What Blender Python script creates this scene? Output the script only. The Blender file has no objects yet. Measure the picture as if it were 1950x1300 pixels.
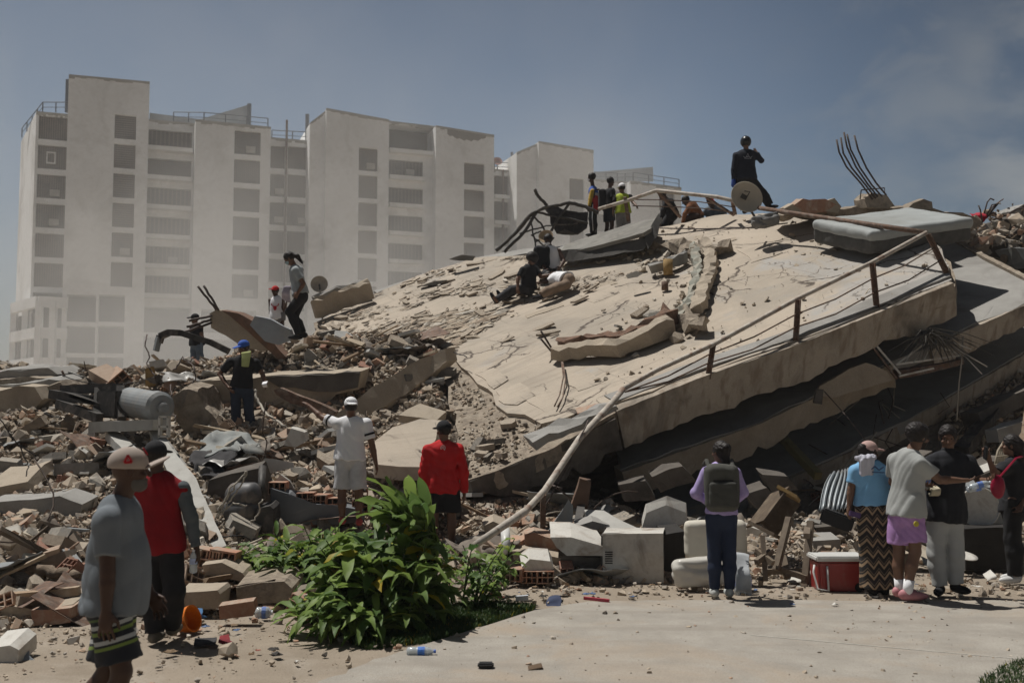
import bpy, bmesh, math, random
import numpy as np
from mathutils import Vector, Matrix, noise as mn
import openvdb
R = math.radians
SC = bpy.context.scene
COL = SC.collection
# ------------------------------------------------------------------ camera
PITCH = math.atan(140/2000.0)
CAMZ = 1.9
cam_d = bpy.data.cameras.new("camera"); cam = bpy.data.objects.new("camera", cam_d); COL.objects.link(cam)
cam.location = (0, 0, CAMZ); cam.rotation_euler = (R(90)+PITCH, 0, 0)
cam_d.sensor_width = 36; cam_d.lens = 36*2000/1950.0; cam_d.clip_end = 3000; cam_d.clip_start = .1
cam_d.dof.use_dof = True; cam_d.dof.focus_distance = 14.0; cam_d.dof.aperture_fstop = 2.8
SC.camera = cam
# ------------------------------------------------------------------ sky and sun
SUN_DIR = Vector((-.33, .20, .93)).normalized()          # towards the sun
SUN_EL = math.asin(SUN_DIR.z); SUN_AZ = math.atan2(SUN_DIR.x, SUN_DIR.y)
w = bpy.data.worlds.new("World"); SC.world = w; w.use_nodes = True
nt = w.node_tree; nt.nodes.clear(); N = nt.nodes; L = nt.links
out = N.new("ShaderNodeOutputWorld"); bg = N.new("ShaderNodeBackground"); sky = N.new("ShaderNodeTexSky")
sky.sky_type = 'NISHITA'; sky.sun_disc = False; sky.sun_elevation = SUN_EL; sky.sun_rotation = SUN_AZ
sky.dust_density = 2.5; sky.air_density = 1.0; sky.ozone_density = 1.5
bg.inputs[1].default_value = 0.066
tc = N.new("ShaderNodeTexCoord")
def cloud(scale, lo, hi, dist, seed):
    mp = N.new("ShaderNodeMapping"); mp.inputs['Location'].default_value = seed; mp.inputs['Scale'].default_value = (1, 1, 1.7)
    nz = N.new("ShaderNodeTexNoise"); nz.inputs['Scale'].default_value = scale; nz.inputs['Detail'].default_value = 6; nz.inputs['Roughness'].default_value = .55
    nz.inputs['Distortion'].default_value = dist
    L.new(tc.outputs['Generated'], mp.inputs[0]); L.new(mp.outputs[0], nz.inputs['Vector'])
    mr = N.new("ShaderNodeMapRange"); mr.interpolation_type = 'SMOOTHSTEP'
    mr.inputs[1].default_value = lo; mr.inputs[2].default_value = hi
    L.new(nz.outputs[0], mr.inputs[0]); return mr.outputs[0]
# cloud bank to the east (right of the frame), thin veils elsewhere
sx = N.new("ShaderNodeSeparateXYZ"); L.new(tc.outputs['Generated'], sx.inputs[0])
east = N.new("ShaderNodeMapRange"); east.inputs[1].default_value = .12; east.inputs[2].default_value = .46; east.interpolation_type = 'SMOOTHSTEP'
L.new(sx.outputs[0], east.inputs[0])
def math_n(op, a, b):
    m = N.new("ShaderNodeMath"); m.operation = op
    for i, v in enumerate((a, b)):
        if isinstance(v, (int, float)): m.inputs[i].default_value = v
        else: L.new(v, m.inputs[i])
    return m.outputs[0]
c1 = cloud(5.2, .50, .72, .25, (3.45, .0, .35))
cm = math_n('MULTIPLY', c1, east.outputs[0])
tint = N.new("ShaderNodeMix"); tint.data_type = 'RGBA'; tint.blend_type = 'MULTIPLY'; tint.inputs[0].default_value = 1.0
ctint = N.new("ShaderNodeMix"); ctint.data_type = 'RGBA'
ctint.inputs[6].default_value = (.69, .72, .71, 1); ctint.inputs[7].default_value = (.40, .44, .455, 1)
L.new(east.outputs[0], ctint.inputs[0])
L.new(sky.outputs[0], tint.inputs[6]); L.new(ctint.outputs[2], tint.inputs[7])
cmix = N.new("ShaderNodeMix"); cmix.data_type = 'RGBA'; fe = N.new("ShaderNodeMapRange"); fe.inputs[1].default_value = .33; fe.inputs[2].default_value = .45; fe.interpolation_type = 'SMOOTHSTEP'; L.new(sx.outputs[0], fe.inputs[0])
c2 = cloud(5.6, .40, .62, .35, (1.2, .4, 2.35)); c3 = cloud(11.0, .50, .70, .5, (2.2, 1.4, .3))
ca_ = math_n('MAXIMUM', math_n('MULTIPLY', math_n('MULTIPLY', c2, fe.outputs[0]), .95), math_n('MULTIPLY', math_n('MULTIPLY', c3, east.outputs[0]), .45))
L.new(math_n('MAXIMUM', math_n('MULTIPLY', cm, .55), ca_), cmix.inputs[0])
L.new(tint.outputs[2], cmix.inputs[6]); cmix.inputs[7].default_value = (2.7, 2.9, 3.05, 1)
# hazy sky: brighter low over the far horizon, deeper overhead and behind
zf = N.new("ShaderNodeMapRange"); zf.interpolation_type = 'SMOOTHSTEP'; zf.inputs[1].default_value = .05; zf.inputs[2].default_value = .72; zf.inputs[3].default_value = 1.62; zf.inputs[4].default_value = .42; L.new(sx.outputs[2], zf.inputs[0])
yf = N.new("ShaderNodeMapRange"); yf.inputs[1].default_value = -.5; yf.inputs[2].default_value = .6; yf.inputs[3].default_value = .62; yf.inputs[4].default_value = 1; L.new(sx.outputs[1], yf.inputs[0])
vs_ = N.new("ShaderNodeVectorMath"); vs_.operation = 'SCALE'; L.new(cmix.outputs[2], vs_.inputs[0]); L.new(math_n('MULTIPLY', zf.outputs[0], yf.outputs[0]), vs_.inputs[3])
we = N.new("ShaderNodeMapRange"); we.inputs[1].default_value = .15; we.inputs[2].default_value = -.45; we.inputs[3].default_value = 0; we.inputs[4].default_value = .5; L.new(sx.outputs[0], we.inputs[0])
wz = N.new("ShaderNodeMapRange"); wz.inputs[1].default_value = .1; wz.inputs[2].default_value = .55; wz.inputs[3].default_value = 1; wz.inputs[4].default_value = 0; L.new(sx.outputs[2], wz.inputs[0])
hz2 = N.new("ShaderNodeMix"); hz2.data_type = 'RGBA'; L.new(math_n('MULTIPLY', we.outputs[0], wz.outputs[0]), hz2.inputs[0]); L.new(vs_.outputs[0], hz2.inputs[6]); hz2.inputs[7].default_value = (3.3, 3.6, 3.95, 1)
L.new(hz2.outputs[2], bg.inputs[0]); L.new(bg.outputs[0], out.inputs[0])
sd = bpy.data.lights.new("sun", 'SUN'); so = bpy.data.objects.new("sun", sd); COL.objects.link(so)
sd.energy = 4.5; sd.angle = R(.53); sd.color = (1, .965, .905)
so.rotation_euler = SUN_DIR.to_track_quat('Z', 'Y').to_euler(); so.location = (-20, 10, 60)
SC.view_settings.view_transform = 'Standard'; SC.view_settings.look = 'None'; SC.view_settings.gamma = 1
SC.view_settings.exposure = -.08
SC.cycles.max_bounces = 5; SC.cycles.diffuse_bounces = 3; SC.cycles.glossy_bounces = 2; SC.cycles.transparent_max_bounces = 6
SC.cycles.transmission_bounces = 3; SC.cycles.volume_bounces = 1
SC.cycles.use_adaptive_sampling = True; SC.cycles.adaptive_threshold = .02
SC.cycles.use_denoising = True
# ------------------------------------------------------------------ helpers: pixels of the 1950x1300 photo to points at a depth
FW = Vector((0, math.cos(PITCH), math.sin(PITCH))); UPV = Vector((0, -math.sin(PITCH), math.cos(PITCH)))
def ray(px, py):
    return Vector(((px-975)/2000.0, 0, 0)) + UPV*(-(py-650)/2000.0) + FW
def P(px, py, d):
    r = ray(px, py); r = r*(d/r.y); return Vector((r.x, r.y, r.z+CAMZ))
def onplane(px, py, pt, n, h=0.0):
    r = ray(px, py); c = Vector((0, 0, CAMZ)); t = (pt-c).dot(n)/r.dot(n); return c+r*t+n*h
def G(px, py):
    return onplane(px, py, Vector((0, 0, 0)), Vector((0, 0, 1)))
rng = random.Random(7)
def U(a, b): return rng.uniform(a, b)
# ------------------------------------------------------------------ materials
MATS = {}
def M(name, c1, c2=None, rough=.85, scale=6., bump=.0, bscale=40., metal=0., vary=0., stain=None, sscale=1.2, samt=.5, rnd='obj', spec=.3, fine=None, dust=0, streak=None):
    """two-tone noise colour, optional large stains, optional per-object / per-island value variation, bump"""
    if name in MATS: return MATS[name]
    m = bpy.data.materials.new(name); MATS[name] = m; m.use_nodes = True
    n = m.node_tree.nodes; l = m.node_tree.links; b = n["Principled BSDF"]
    b.inputs['Roughness'].default_value = rough; b.inputs['Metallic'].default_value = metal
    b.inputs['Specular IOR Level'].default_value = spec
    t = n.new("ShaderNodeTexCoord"); co = t.outputs['Object']
    def nz(s, det=5, ro=.6, dist=0):
        x = n.new("ShaderNodeTexNoise"); x.inputs['Scale'].default_value = s; x.inputs['Detail'].default_value = det
        x.inputs['Roughness'].default_value = ro; x.inputs['Distortion'].default_value = dist; l.new(co, x.inputs['Vector']); return x.outputs[0]
    def mr(v, lo, hi, a=0., c=1.):
        x = n.new("ShaderNodeMapRange"); l.new(v, x.inputs[0]); x.inputs[1].default_value = lo; x.inputs[2].default_value = hi
        x.inputs[3].default_value = a; x.inputs[4].default_value = c; return x.outputs[0]
    def mix(f, a, c, bt='MIX'):
        x = n.new("ShaderNodeMix"); x.data_type = 'RGBA'; x.blend_type = bt
        for s, v in ((0, f), (6, a), (7, c)):
            if isinstance(v, (int, float)): x.inputs[s].default_value = v
            elif isinstance(v, tuple): x.inputs[s].default_value = (*v, 1)
            else: l.new(v, x.inputs[s])
        return x.outputs[2]
    c2 = c2 or tuple(x*.75 for x in c1)
    colr = mix(mr(nz(scale), .35, .65), c1, c2)
    if stain: colr = mix(mr(nz(sscale, 7, .65, .6), .50, .66, 0, samt), colr, stain)
    if fine: colr = mix(mr(nz(fine[0], 3, .7), .45, .7, 0, fine[1]), colr, fine[2])
    if streak:
        mp_ = n.new("ShaderNodeMapping"); mp_.inputs['Scale'].default_value = streak[2] if len(streak) > 2 else (7, 7, .8); l.new(co, mp_.inputs[0]); xx = n.new("ShaderNodeTexNoise"); xx.inputs['Scale'].default_value = 1.; xx.inputs['Detail'].default_value = 5; l.new(mp_.outputs[0], xx.inputs['Vector']); colr = mix(mr(xx.outputs[0], .52, .64, 0, streak[0]), colr, streak[1])
    if vary:
        if rnd == 'obj': rv = n.new("ShaderNodeObjectInfo").outputs['Random']
        else: rv = n.new("ShaderNodeNewGeometry").outputs['Random Per Island']
        h = n.new("ShaderNodeHueSaturation"); l.new(colr, h.inputs['Color'])
        l.new(mr(rv, 0, 1, 1-vary, 1+vary), h.inputs['Value']); colr = h.outputs[0]
    if dust:
        g_ = n.new("ShaderNodeNewGeometry"); sp_ = n.new("ShaderNodeSeparateXYZ"); l.new(g_.outputs['Normal'], sp_.inputs[0])
        mm = n.new("ShaderNodeMath"); mm.operation = 'MULTIPLY'; l.new(mr(sp_.outputs[2], .1, .9, 0, dust), mm.inputs[0]); l.new(mr(nz(13, 4), .34, .56), mm.inputs[1]); colr = mix(mm.outputs[0], colr, (.40, .345, .275))
    l.new(colr, b.inputs['Base Color'])
    if bump:
        bp = n.new("ShaderNodeBump"); bp.inputs['Strength'].default_value = bump; bp.inputs['Distance'].default_value = .02
        l.new(nz(bscale, 6, .65), bp.inputs['Height']); l.new(bp.outputs[0], b.inputs['Normal'])
    return m
def palette(name, cols, rough=.9, bump=.3, rnd='isl', scale=9.):
    """one material whose colour is drawn per loose piece (or per object) from real rubble colours"""
    m = bpy.data.materials.new(name); MATS[name] = m; m.use_nodes = True
    n = m.node_tree.nodes; l = m.node_tree.links; b = n["Principled BSDF"]
    b.inputs['Roughness'].default_value = rough; b.inputs['Specular IOR Level'].default_value = .2
    rv = n.new("ShaderNodeNewGeometry").outputs['Random Per Island'] if rnd == 'isl' else n.new("ShaderNodeObjectInfo").outputs['Random']
    cr = n.new("ShaderNodeValToRGB"); cr.color_ramp.interpolation = 'CONSTANT'; e = cr.color_ramp.elements
    k = len(cols); e[0].color = (*cols[0], 1); e[1].position = 1/k; e[1].color = (*cols[1], 1)
    for i in range(2, k): x = e.new(i/k); x.color = (*cols[i], 1)
    l.new(rv, cr.inputs[0])
    t = n.new("ShaderNodeTexCoord"); x = n.new("ShaderNodeTexNoise"); x.inputs['Scale'].default_value = scale; x.inputs['Detail'].default_value = 6
    l.new(t.outputs['Object'], x.inputs['Vector'])
    mp = n.new("ShaderNodeMapRange"); mp.inputs[1].default_value = .42; mp.inputs[2].default_value = .66; l.new(x.outputs[0], mp.inputs[0]); mp.inputs[4].default_value = .75
    mx = n.new("ShaderNodeMix"); mx.data_type = 'RGBA'; l.new(mp.outputs[0], mx.inputs[0]); l.new(cr.outputs[0], mx.inputs[6]); mx.inputs[7].default_value = (.30, .25, .20, 1)
    g_ = n.new("ShaderNodeNewGeometry"); sp_ = n.new("ShaderNodeSeparateXYZ"); l.new(g_.outputs['Normal'], sp_.inputs[0])
    m2 = n.new("ShaderNodeMapRange"); m2.inputs[1].default_value = .1; m2.inputs[2].default_value = .9; m2.inputs[4].default_value = .6; l.new(sp_.outputs[2], m2.inputs[0])
    m3 = n.new("ShaderNodeMath"); m3.operation = 'MULTIPLY'; l.new(m2.outputs[0], m3.inputs[0]); l.new(mp.outputs[0], m3.inputs[1]); mx2 = n.new("ShaderNodeMix"); mx2.data_type = 'RGBA'; l.new(m3.outputs[0], mx2.inputs[0]); l.new(mx.outputs[2], mx2.inputs[6]); mx2.inputs[7].default_value = (.40, .345, .275, 1)
    l.new(mx2.outputs[2], b.inputs['Base Color'])
    bp = n.new("ShaderNodeBump"); bp.inputs['Strength'].default_value = bump; bp.inputs['Distance'].default_value = .02
    l.new(x.outputs[0], bp.inputs['Height']); l.new(bp.outputs[0], b.inputs['Normal'])
    return m
# ------------------------------------------------------------------ object helpers
def tag(o, label=None, cat=None, group=None, kind=None):
    if label: o['label'] = label
    if cat: o['category'] = cat
    if group: o['group'] = group
    if kind: o['kind'] = kind
    return o
def thing(name, loc, label, cat, group=None):
    o = bpy.data.objects.new(name, None); COL.objects.link(o); o.location = loc; o.empty_display_size = .2
    return tag(o, label, cat, group)
def wpos(o):
    v = Vector(o.location)
    while o.parent: o = o.parent; v = v+Vector(o.location)
    return v
def link(name, me, mat, parent=None, origin=None, smooth=False):
    """me is in world coordinates; the object's origin is moved to its place"""
    og = Vector(origin) if origin is not None else (wpos(parent) if parent else None)
    if og is None:
        n = len(me.vertices); co = np.empty(n*3); me.vertices.foreach_get('co', co); co = co.reshape(-1, 3)
        og = Vector(((co[:, 0].min()+co[:, 0].max())/2, (co[:, 1].min()+co[:, 1].max())/2, co[:, 2].min())) if n else Vector()
    me.transform(Matrix.Translation(-og))
    o = bpy.data.objects.new(name, me); COL.objects.link(o)
    if parent: o.parent = parent; o.location = og-wpos(parent)
    else: o.location = og
    if mat:
        for x in (mat if isinstance(mat, (list, tuple)) else [mat]): me.materials.append(x)
    if smooth: me.polygons.foreach_set('use_smooth', [True]*len(me.polygons))
    return o
class MB:
    def __init__(s): s.v = []; s.f = []; s.mi = []; s.m = 0
    def add(s, vs, fs):
        b = len(s.v); s.v += [tuple(x) for x in vs]; s.f += [tuple(b+i for i in f) for f in fs]; s.mi += [s.m]*len(fs); return s
    def box(s, c, size, rot=None, jit=0.):
        c = Vector(c); hx, hy, hz = [x/2 for x in size]; rot = rot or Matrix.Identity(3)
        vs = [c+rot@Vector((x*hx+U(-jit, jit), y*hy+U(-jit, jit), z*hz+U(-jit, jit))) for z in (-1, 1) for y in (-1, 1) for x in (-1, 1)]
        return s.add(vs, [(0, 2, 3, 1), (4, 5, 7, 6), (0, 1, 5, 4), (2, 6, 7, 3), (0, 4, 6, 2), (1, 3, 7, 5)])
    def bar(s, a, b, w, h, up=(0, 0, 1)):
        a = Vector(a); b = Vector(b); d = (b-a); z = d.normalized(); x = Vector(up).cross(z)
        if x.length < 1e-4: x = Vector((1, 0, 0))
        x.normalize(); y = z.cross(x); return s.box((a+b)/2, (w, h, d.length), Matrix((x, y, z)).transposed())
    def tube(s, pts, r, n=8, cap=True):
        pts = [Vector(p) for p in pts]; rs = r if isinstance(r, (list, tuple)) else [r]*len(pts); rings = []
        t0 = (pts[1]-pts[0]).normalized(); x = t0.orthogonal().normalized()
        for i, p in enumerate(pts):
            t = (pts[min(i+1, len(pts)-1)]-pts[max(i-1, 0)]).normalized(); x = (x-t*x.dot(t)).normalized(); y = t.cross(x)
            rings.append([p+(x*math.cos(2*math.pi*k/n)+y*math.sin(2*math.pi*k/n))*rs[i] for k in range(n)])
        vs = [q for g in rings for q in g]; fs = []
        for i in range(len(pts)-1):
            for k in range(n): fs.append((i*n+k, i*n+(k+1) % n, (i+1)*n+(k+1) % n, (i+1)*n+k))
        if cap: fs.append(tuple(reversed(range(n)))); fs.append(tuple((len(pts)-1)*n+k for k in range(n)))
        return s.add(vs, fs)
    def lathe(s, c, axis, prof, n=20):
        """prof: (distance along axis, radius)"""
        c = Vector(c); z = Vector(axis).normalized(); x = z.orthogonal().normalized(); y = z.cross(x)
        vs = [c+z*h+(x*math.cos(2*math.pi*k/n)+y*math.sin(2*math.pi*k/n))*max(r, 1e-4) for h, r in prof for k in range(n)]
        fs = [(i*n+k, i*n+(k+1) % n, (i+1)*n+(k+1) % n, (i+1)*n+k) for i in range(len(prof)-1) for k in range(n)]
        fs.append(tuple(reversed(range(n)))); fs.append(tuple((len(prof)-1)*n+k for k in range(n)))
        return s.add(vs, fs)
    def sheet(s, f, nu, nv, thick=0.):
        """grid surface f(u,v)->Vector, made a thin shell when thick"""
        vs = [f(i/nu, j/nv) for j in range(nv+1) for i in range(nu+1)]
        fs = [(j*(nu+1)+i, j*(nu+1)+i+1, (j+1)*(nu+1)+i+1, (j+1)*(nu+1)+i) for j in range(nv) for i in range(nu)]
        if not thick: return s.add(vs, fs)
        me = [Vector(v) for v in vs]; no = [Vector() for _ in me]
        for q in fs:
            nn = (me[q[2]]-me[q[0]]).cross(me[q[3]]-me[q[1]])
            for k in q: no[k] += nn
        bot = [m-nn.normalized()*thick if nn.length > 0 else m for m, nn in zip(me, no)]
        k = len(me); f2 = [tuple(reversed([a+k for a in q])) for q in fs]
        edge = [i for i in range(nu+1)]+[(j)*(nu+1)+nu for j in range(1, nv+1)]+[nv*(nu+1)+i for i in range(nu-1, -1, -1)]+[j*(nu+1) for j in range(nv-1, 0, -1)]
        f3 = [(edge[i], edge[i]+k, edge[(i+1) % len(edge)]+k, edge[(i+1) % len(edge)]) for i in range(len(edge))]
        return s.add(me+bot, fs+f2+f3)
    def hull(s, pts):
        bm = bmesh.new()
        for p in pts: bm.verts.new(p)
        r = bmesh.ops.convex_hull(bm, input=bm.verts[:])
        dead = [v for v in bm.verts if not v.link_faces]
        bmesh.ops.delete(bm, geom=dead, context='VERTS')
        bm.verts.index_update(); s.add([v.co.copy() for v in bm.verts], [tuple(v.index for v in f.verts) for f in bm.faces]); bm.free(); return s
    def mesh(s, name):
        me = bpy.data.meshes.new(name); me.from_pydata(s.v, [], s.f); me.update()
        bm = bmesh.new(); bm.from_mesh(me); bmesh.ops.recalc_face_normals(bm, faces=bm.faces); bm.to_mesh(me); bm.free()
        return me
    def build(s, name, mat, parent=None, origin=None, smooth=False):
        me = s.mesh(name); o = link(name, me, mat, parent, origin, smooth)
        if isinstance(mat, (list, tuple)) and len(me.polygons) == len(s.mi): me.polygons.foreach_set('material_index', s.mi)
        return o
def bevel(o, w, seg=2):
    bm = bmesh.new(); bm.from_mesh(o.data); bmesh.ops.remove_doubles(bm, verts=bm.verts, dist=1e-5)
    es = [e for e in bm.edges if len(e.link_faces) == 2 and e.calc_face_angle(0) > .5]
    bmesh.ops.bevel(bm, geom=es, offset=w, segments=seg, affect='EDGES', clamp_overlap=True); bm.to_mesh(o.data); bm.free(); return o
def jag(poly, step, amp, seed=0, skip=()):
    """break a 3D outline into short ragged pieces (in its own plane roughly: jitter along xyz small)"""
    r = random.Random(seed); out_ = []
    for i, a in enumerate(poly):
        b = poly[(i+1) % len(poly)]; L_ = (b-a).length; n = max(1, int(L_/step)); out_.append(a.copy())
        if i in skip: n = max(1, int(L_/(step*3)))
        am = amp*.12 if i in skip else amp
        d = (b-a).normalized(); 
        for k in range(1, n):
            p = a.lerp(b, k/n); out_.append(p+Vector((r.uniform(-am, am), r.uniform(-am, am), 0))+d*r.uniform(-am, am)*.6)
    return out_
def slab_mesh(poly, n, thick, cell=.5, amp=.02, nscale=.8, under=.0, proj=True):
    """solid from a planar outline: top face, bottom face thick below along n; cut to cells and roughened"""
    n = Vector(n).normalized(); c = sum(poly, Vector())/len(poly)
    if proj: poly = [p-n*(p-c).dot(n) for p in poly]
    bm = bmesh.new(); top = [bm.verts.new(p) for p in poly]
    r = random.Random(len(poly))
    bot = [bm.verts.new(p-n*(thick*(1+r.uniform(-under, under)))) for p in poly]
    bm.faces.new(top); bm.faces.new(list(reversed(bot)))
    for i in range(len(poly)):
        j = (i+1) % len(poly); bm.faces.new((top[j], top[i], bot[i], bot[j]))
    x = n.orthogonal().normalized(); y = n.cross(x)
    if cell:
        bmesh.ops.triangulate(bm, faces=[f for f in bm.faces if len(f.verts) > 4])
        for ax in (x, y):
            ds = [v.co.dot(ax) for v in bm.verts]; lo, hi = min(ds), max(ds); k = math.ceil(lo/cell)*cell+cell*.37
            while k < hi:
                bmesh.ops.bisect_plane(bm, geom=bm.verts[:]+bm.edges[:]+bm.faces[:], plane_co=ax*k, plane_no=ax); k += cell
        if amp:
            for v in bm.verts:
                v.co += n*amp*mn.noise(v.co*nscale)*2+Vector((mn.noise(v.co*2.1), mn.noise(v.co*2.3+Vector((9, 0, 0))), mn.noise(v.co*2.7+Vector((0, 9, 0)))))*amp*.5
    bmesh.ops.recalc_face_normals(bm, faces=bm.faces)
    me = bpy.data.meshes.new("slab"); bm.to_mesh(me); bm.free(); return me
# ---- signed-distance modelling (people, clothes, soft things)
class SDF:
    def __init__(s, lo, hi, vox):
        s.lo = np.array(lo, float); s.vox = vox; s.n = np.maximum(np.ceil((np.array(hi)-s.lo)/vox).astype(int), 2)
        s.D = np.full(tuple(s.n), .12, np.float32); s.ax = [s.lo[i]+np.arange(s.n[i])*vox for i in range(3)]
    def _blk(s, lo, hi):
        a = np.clip(np.floor((np.array(lo)-s.lo)/s.vox).astype(int), 0, s.n); b = np.clip(np.ceil((np.array(hi)-s.lo)/s.vox).astype(int)+1, 0, s.n)
        if np.any(b <= a): return None
        sl = tuple(slice(a[i], b[i]) for i in range(3))
        X = s.ax[0][sl[0]][:, None, None]; Y = s.ax[1][sl[1]][None, :, None]; Z = s.ax[2][sl[2]][None, None, :]
        return sl, X, Y, Z
    def _mn(s, sl, d, k):
        a = s.D[sl]; h = np.maximum(k-np.abs(a-d), 0)/k; s.D[sl] = np.minimum(a, d)-h*h*k*.25
    def cone(s, a, b, ra, rb, k=.02, flat=False):
        a = np.array(a, float); b = np.array(b, float); m = max(ra, rb)+.07
        q = s._blk(np.minimum(a, b)-m, np.maximum(a, b)+m)
        if q is None: return
        sl, X, Y, Z = q; ba = b-a; l2 = max(ba@ba, 1e-9)
        tt = ((X-a[0])*ba[0]+(Y-a[1])*ba[1]+(Z-a[2])*ba[2])/l2; t = np.clip(tt, 0, 1)
        d = np.sqrt((X-a[0]-t*ba[0])**2+(Y-a[1]-t*ba[1])**2+(Z-a[2]-t*ba[2])**2)-(ra+(rb-ra)*t)
        if flat: d = np.maximum(d, (tt-1)*math.sqrt(l2))
        s._mn(sl, d.astype(np.float32), k)
    def ell(s, c, r, A=None, k=.03):
        c = np.array(c, float); A = np.eye(3) if A is None else np.array(A, float); r = np.array(r, float); m = r.max()+.07
        q = s._blk(c-m, c+m)
        if q is None: return
        sl, X, Y, Z = q; X = X-c[0]; Y = Y-c[1]; Z = Z-c[2]
        u = (X*A[0][0]+Y*A[0][1]+Z*A[0][2]); v = (X*A[1][0]+Y*A[1][1]+Z*A[1][2]); w_ = (X*A[2][0]+Y*A[2][1]+Z*A[2][2])
        k0 = np.sqrt((u/r[0])**2+(v/r[1])**2+(w_/r[2])**2); k1 = np.sqrt((u/r[0]**2)**2+(v/r[1]**2)**2+(w_/r[2]**2)**2)
        s._mn(sl, (k0*(k0-1)/np.maximum(k1, 1e-6)).astype(np.float32), k)
    def rbox(s, c, h, A=None, rad=.01, k=.01):
        c = np.array(c, float); A = np.eye(3) if A is None else np.array(A, float); h = np.array(h, float); m = np.linalg.norm(h)+.05
        q = s._blk(c-m, c+m)
        if q is None: return
        sl, X, Y, Z = q; X = X-c[0]; Y = Y-c[1]; Z = Z-c[2]
        g = [np.abs(X*A[i][0]+Y*A[i][1]+Z*A[i][2])-(h[i]-rad) for i in range(3)]
        d = np.sqrt(sum(np.maximum(x, 0)**2 for x in g))+np.minimum(np.maximum(np.maximum(g[0], g[1]), g[2]), 0)-rad
        s._mn(sl, d.astype(np.float32), k)
    def clip(s, p, n, wob=0.):
        """keep the side n points away from"""
        p = np.array(p, float); n = np.array(n, float); n = n/np.linalg.norm(n)
        X = s.ax[0][:, None, None]-p[0]; Y = s.ax[1][None, :, None]-p[1]; Z = s.ax[2][None, None, :]-p[2]
        e = X*n[0]+Y*n[1]+Z*n[2]
        if wob: e = e+wob*np.sin(X*31+Y*23+1)+wob*.6*np.sin(X*57-Y*41)
        s.D = np.maximum(s.D, e.astype(np.float32))
    def merge(s, o, k=.015):
        h = np.maximum(k-np.abs(s.D-o.D), 0)/k; s.D = np.minimum(s.D, o.D)-h*h*k*.25
    def folds(s, amp, freq=22., seed=0, stretch=(1, 1, .45)):
        r = np.random.RandomState(seed); X = s.ax[0][:, None, None]; Y = s.ax[1][None, :, None]; Z = s.ax[2][None, None, :]
        D = 0
        wx = .05*np.sin(X*7+Z*5+seed)+.04*np.sin(Y*9-Z*6); 
        for i in range(7):
            kk = r.normal(size=3)*np.array(stretch); kk = kk/np.linalg.norm(kk)*freq*r.uniform(.5, 2.1)
            q = np.sin((X+wx)*kk[0]+Y*kk[1]+(Z+wx)*kk[2]+r.uniform(0, 6)); D = D+(q*.45 if i < 3 else 1.0-2.2*np.abs(q)**.8)
        s.D = s.D+(amp*D/2.4).astype(np.float32)
    def mesh(s, name):
        s.D[0, :, :] = s.D[-1, :, :] = .12; s.D[:, 0, :] = s.D[:, -1, :] = .12; s.D[:, :, 0] = s.D[:, :, -1] = .12
        g = openvdb.FloatGrid(.12); g.copyFromArray(np.ascontiguousarray(s.D)); p, t, q = g.convertToPolygons(0.0, .0)
        me = bpy.data.meshes.new(name); p = p*s.vox+s.lo
        nq = len(q); nt_ = len(t); me.vertices.add(len(p)); me.vertices.foreach_set('co', p.astype(np.float32).ravel())
        me.loops.add(nq*4+nt_*3); me.polygons.add(nq+nt_)
        idx = np.concatenate([q[:, ::-1].ravel(), t[:, ::-1].ravel()]).astype(np.int32) if nt_ else q[:, ::-1].ravel().astype(np.int32)
        me.loops.foreach_set('vertex_index', idx)
        st = np.concatenate([np.arange(nq)*4, nq*4+np.arange(nt_)*3]).astype(np.int32)
        me.polygons.foreach_set('loop_start', st); me.update(calc_edges=True); me.validate()
        return me
    def build(s, name, mat, parent=None, origin=None):
        return link(name, s.mesh(name), mat, parent, origin, True)
# ------------------------------------------------------------------ the collapsed floors: three parallel tilted planes
SA, SB = .251, .415
def plane_z(x, y, drop=0.): return .82-drop+SA*(x+.6)+SB*(y-14)
SN = Vector((-SA, -SB, 1)).normalized()
def S(px, py, h=0., drop=0.): return onplane(px, py, Vector((-.6, 14, .82-drop)), SN, h)
# ------------------------------------------------------------------ mound height field
CTRL = [(P(*c)) for c in [
 (30, 700, 20.5), (-120, 690, 20), (160, 712, 20.5), (300, 706, 21), (400, 688, 21), (500, 672, 20.5), (590, 645, 19.6), (700, 655, 19.5), (800, 650, 20.2),
 (845, 690, 19.0), (420, 700, 19.5), (600, 690, 18.9), (720, 690, 18.8),
 (60, 800, 17.0), (-120, 800, 17), (200, 800, 17.2), (330, 790, 17.4), (380, 860, 16.0), (500, 850, 16.2), (600, 850, 16.0), (720, 880, 15.6),
 (60, 900, 14.6), (-150, 900, 14.5), (200, 880, 14.8), (350, 920, 14.2), (450, 905, 14.8), (600, 920, 14.6), (780, 905, 14.9),
 (60, 985, 12.6), (-150, 985, 12.5), (200, 985, 12.6), (350, 1010, 12.6), (480, 1000, 13.3), (640, 1000, 13.9), (740, 1005, 13.9), (850, 1040, 13.2),
 (40, 1090, 10.6), (-150, 1090, 10.5), (180, 1090, 10.8), (320, 1110, 10.6), (440, 1100, 11), (560, 1090, 11.6), (950, 1060, 12.6), (1050, 1050, 12.9)]]
for px, py in [(0, 1215), (-150, 1230), (120, 1190), (230, 1190), (380, 1180), (500, 1172), (620, 1160), (760, 1130), (900, 1130), (980, 1118), (1150, 1116), (1300, 1113), (1500, 1108), (1700, 1085), (1950, 1070), (2150, 1070)]:
    CTRL.append(G(px, py))
for x in (-9, -6, -3, 0, 3, 6, 9, 12): CTRL.append(Vector((x, 6.5, 0)))
for x in (2, 4, 6.5, 9, 12): CTRL.append(Vector((x, 14.2, .3 if x < 6 else .18))); CTRL.append(Vector((x, 16.5, .55)))
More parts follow.
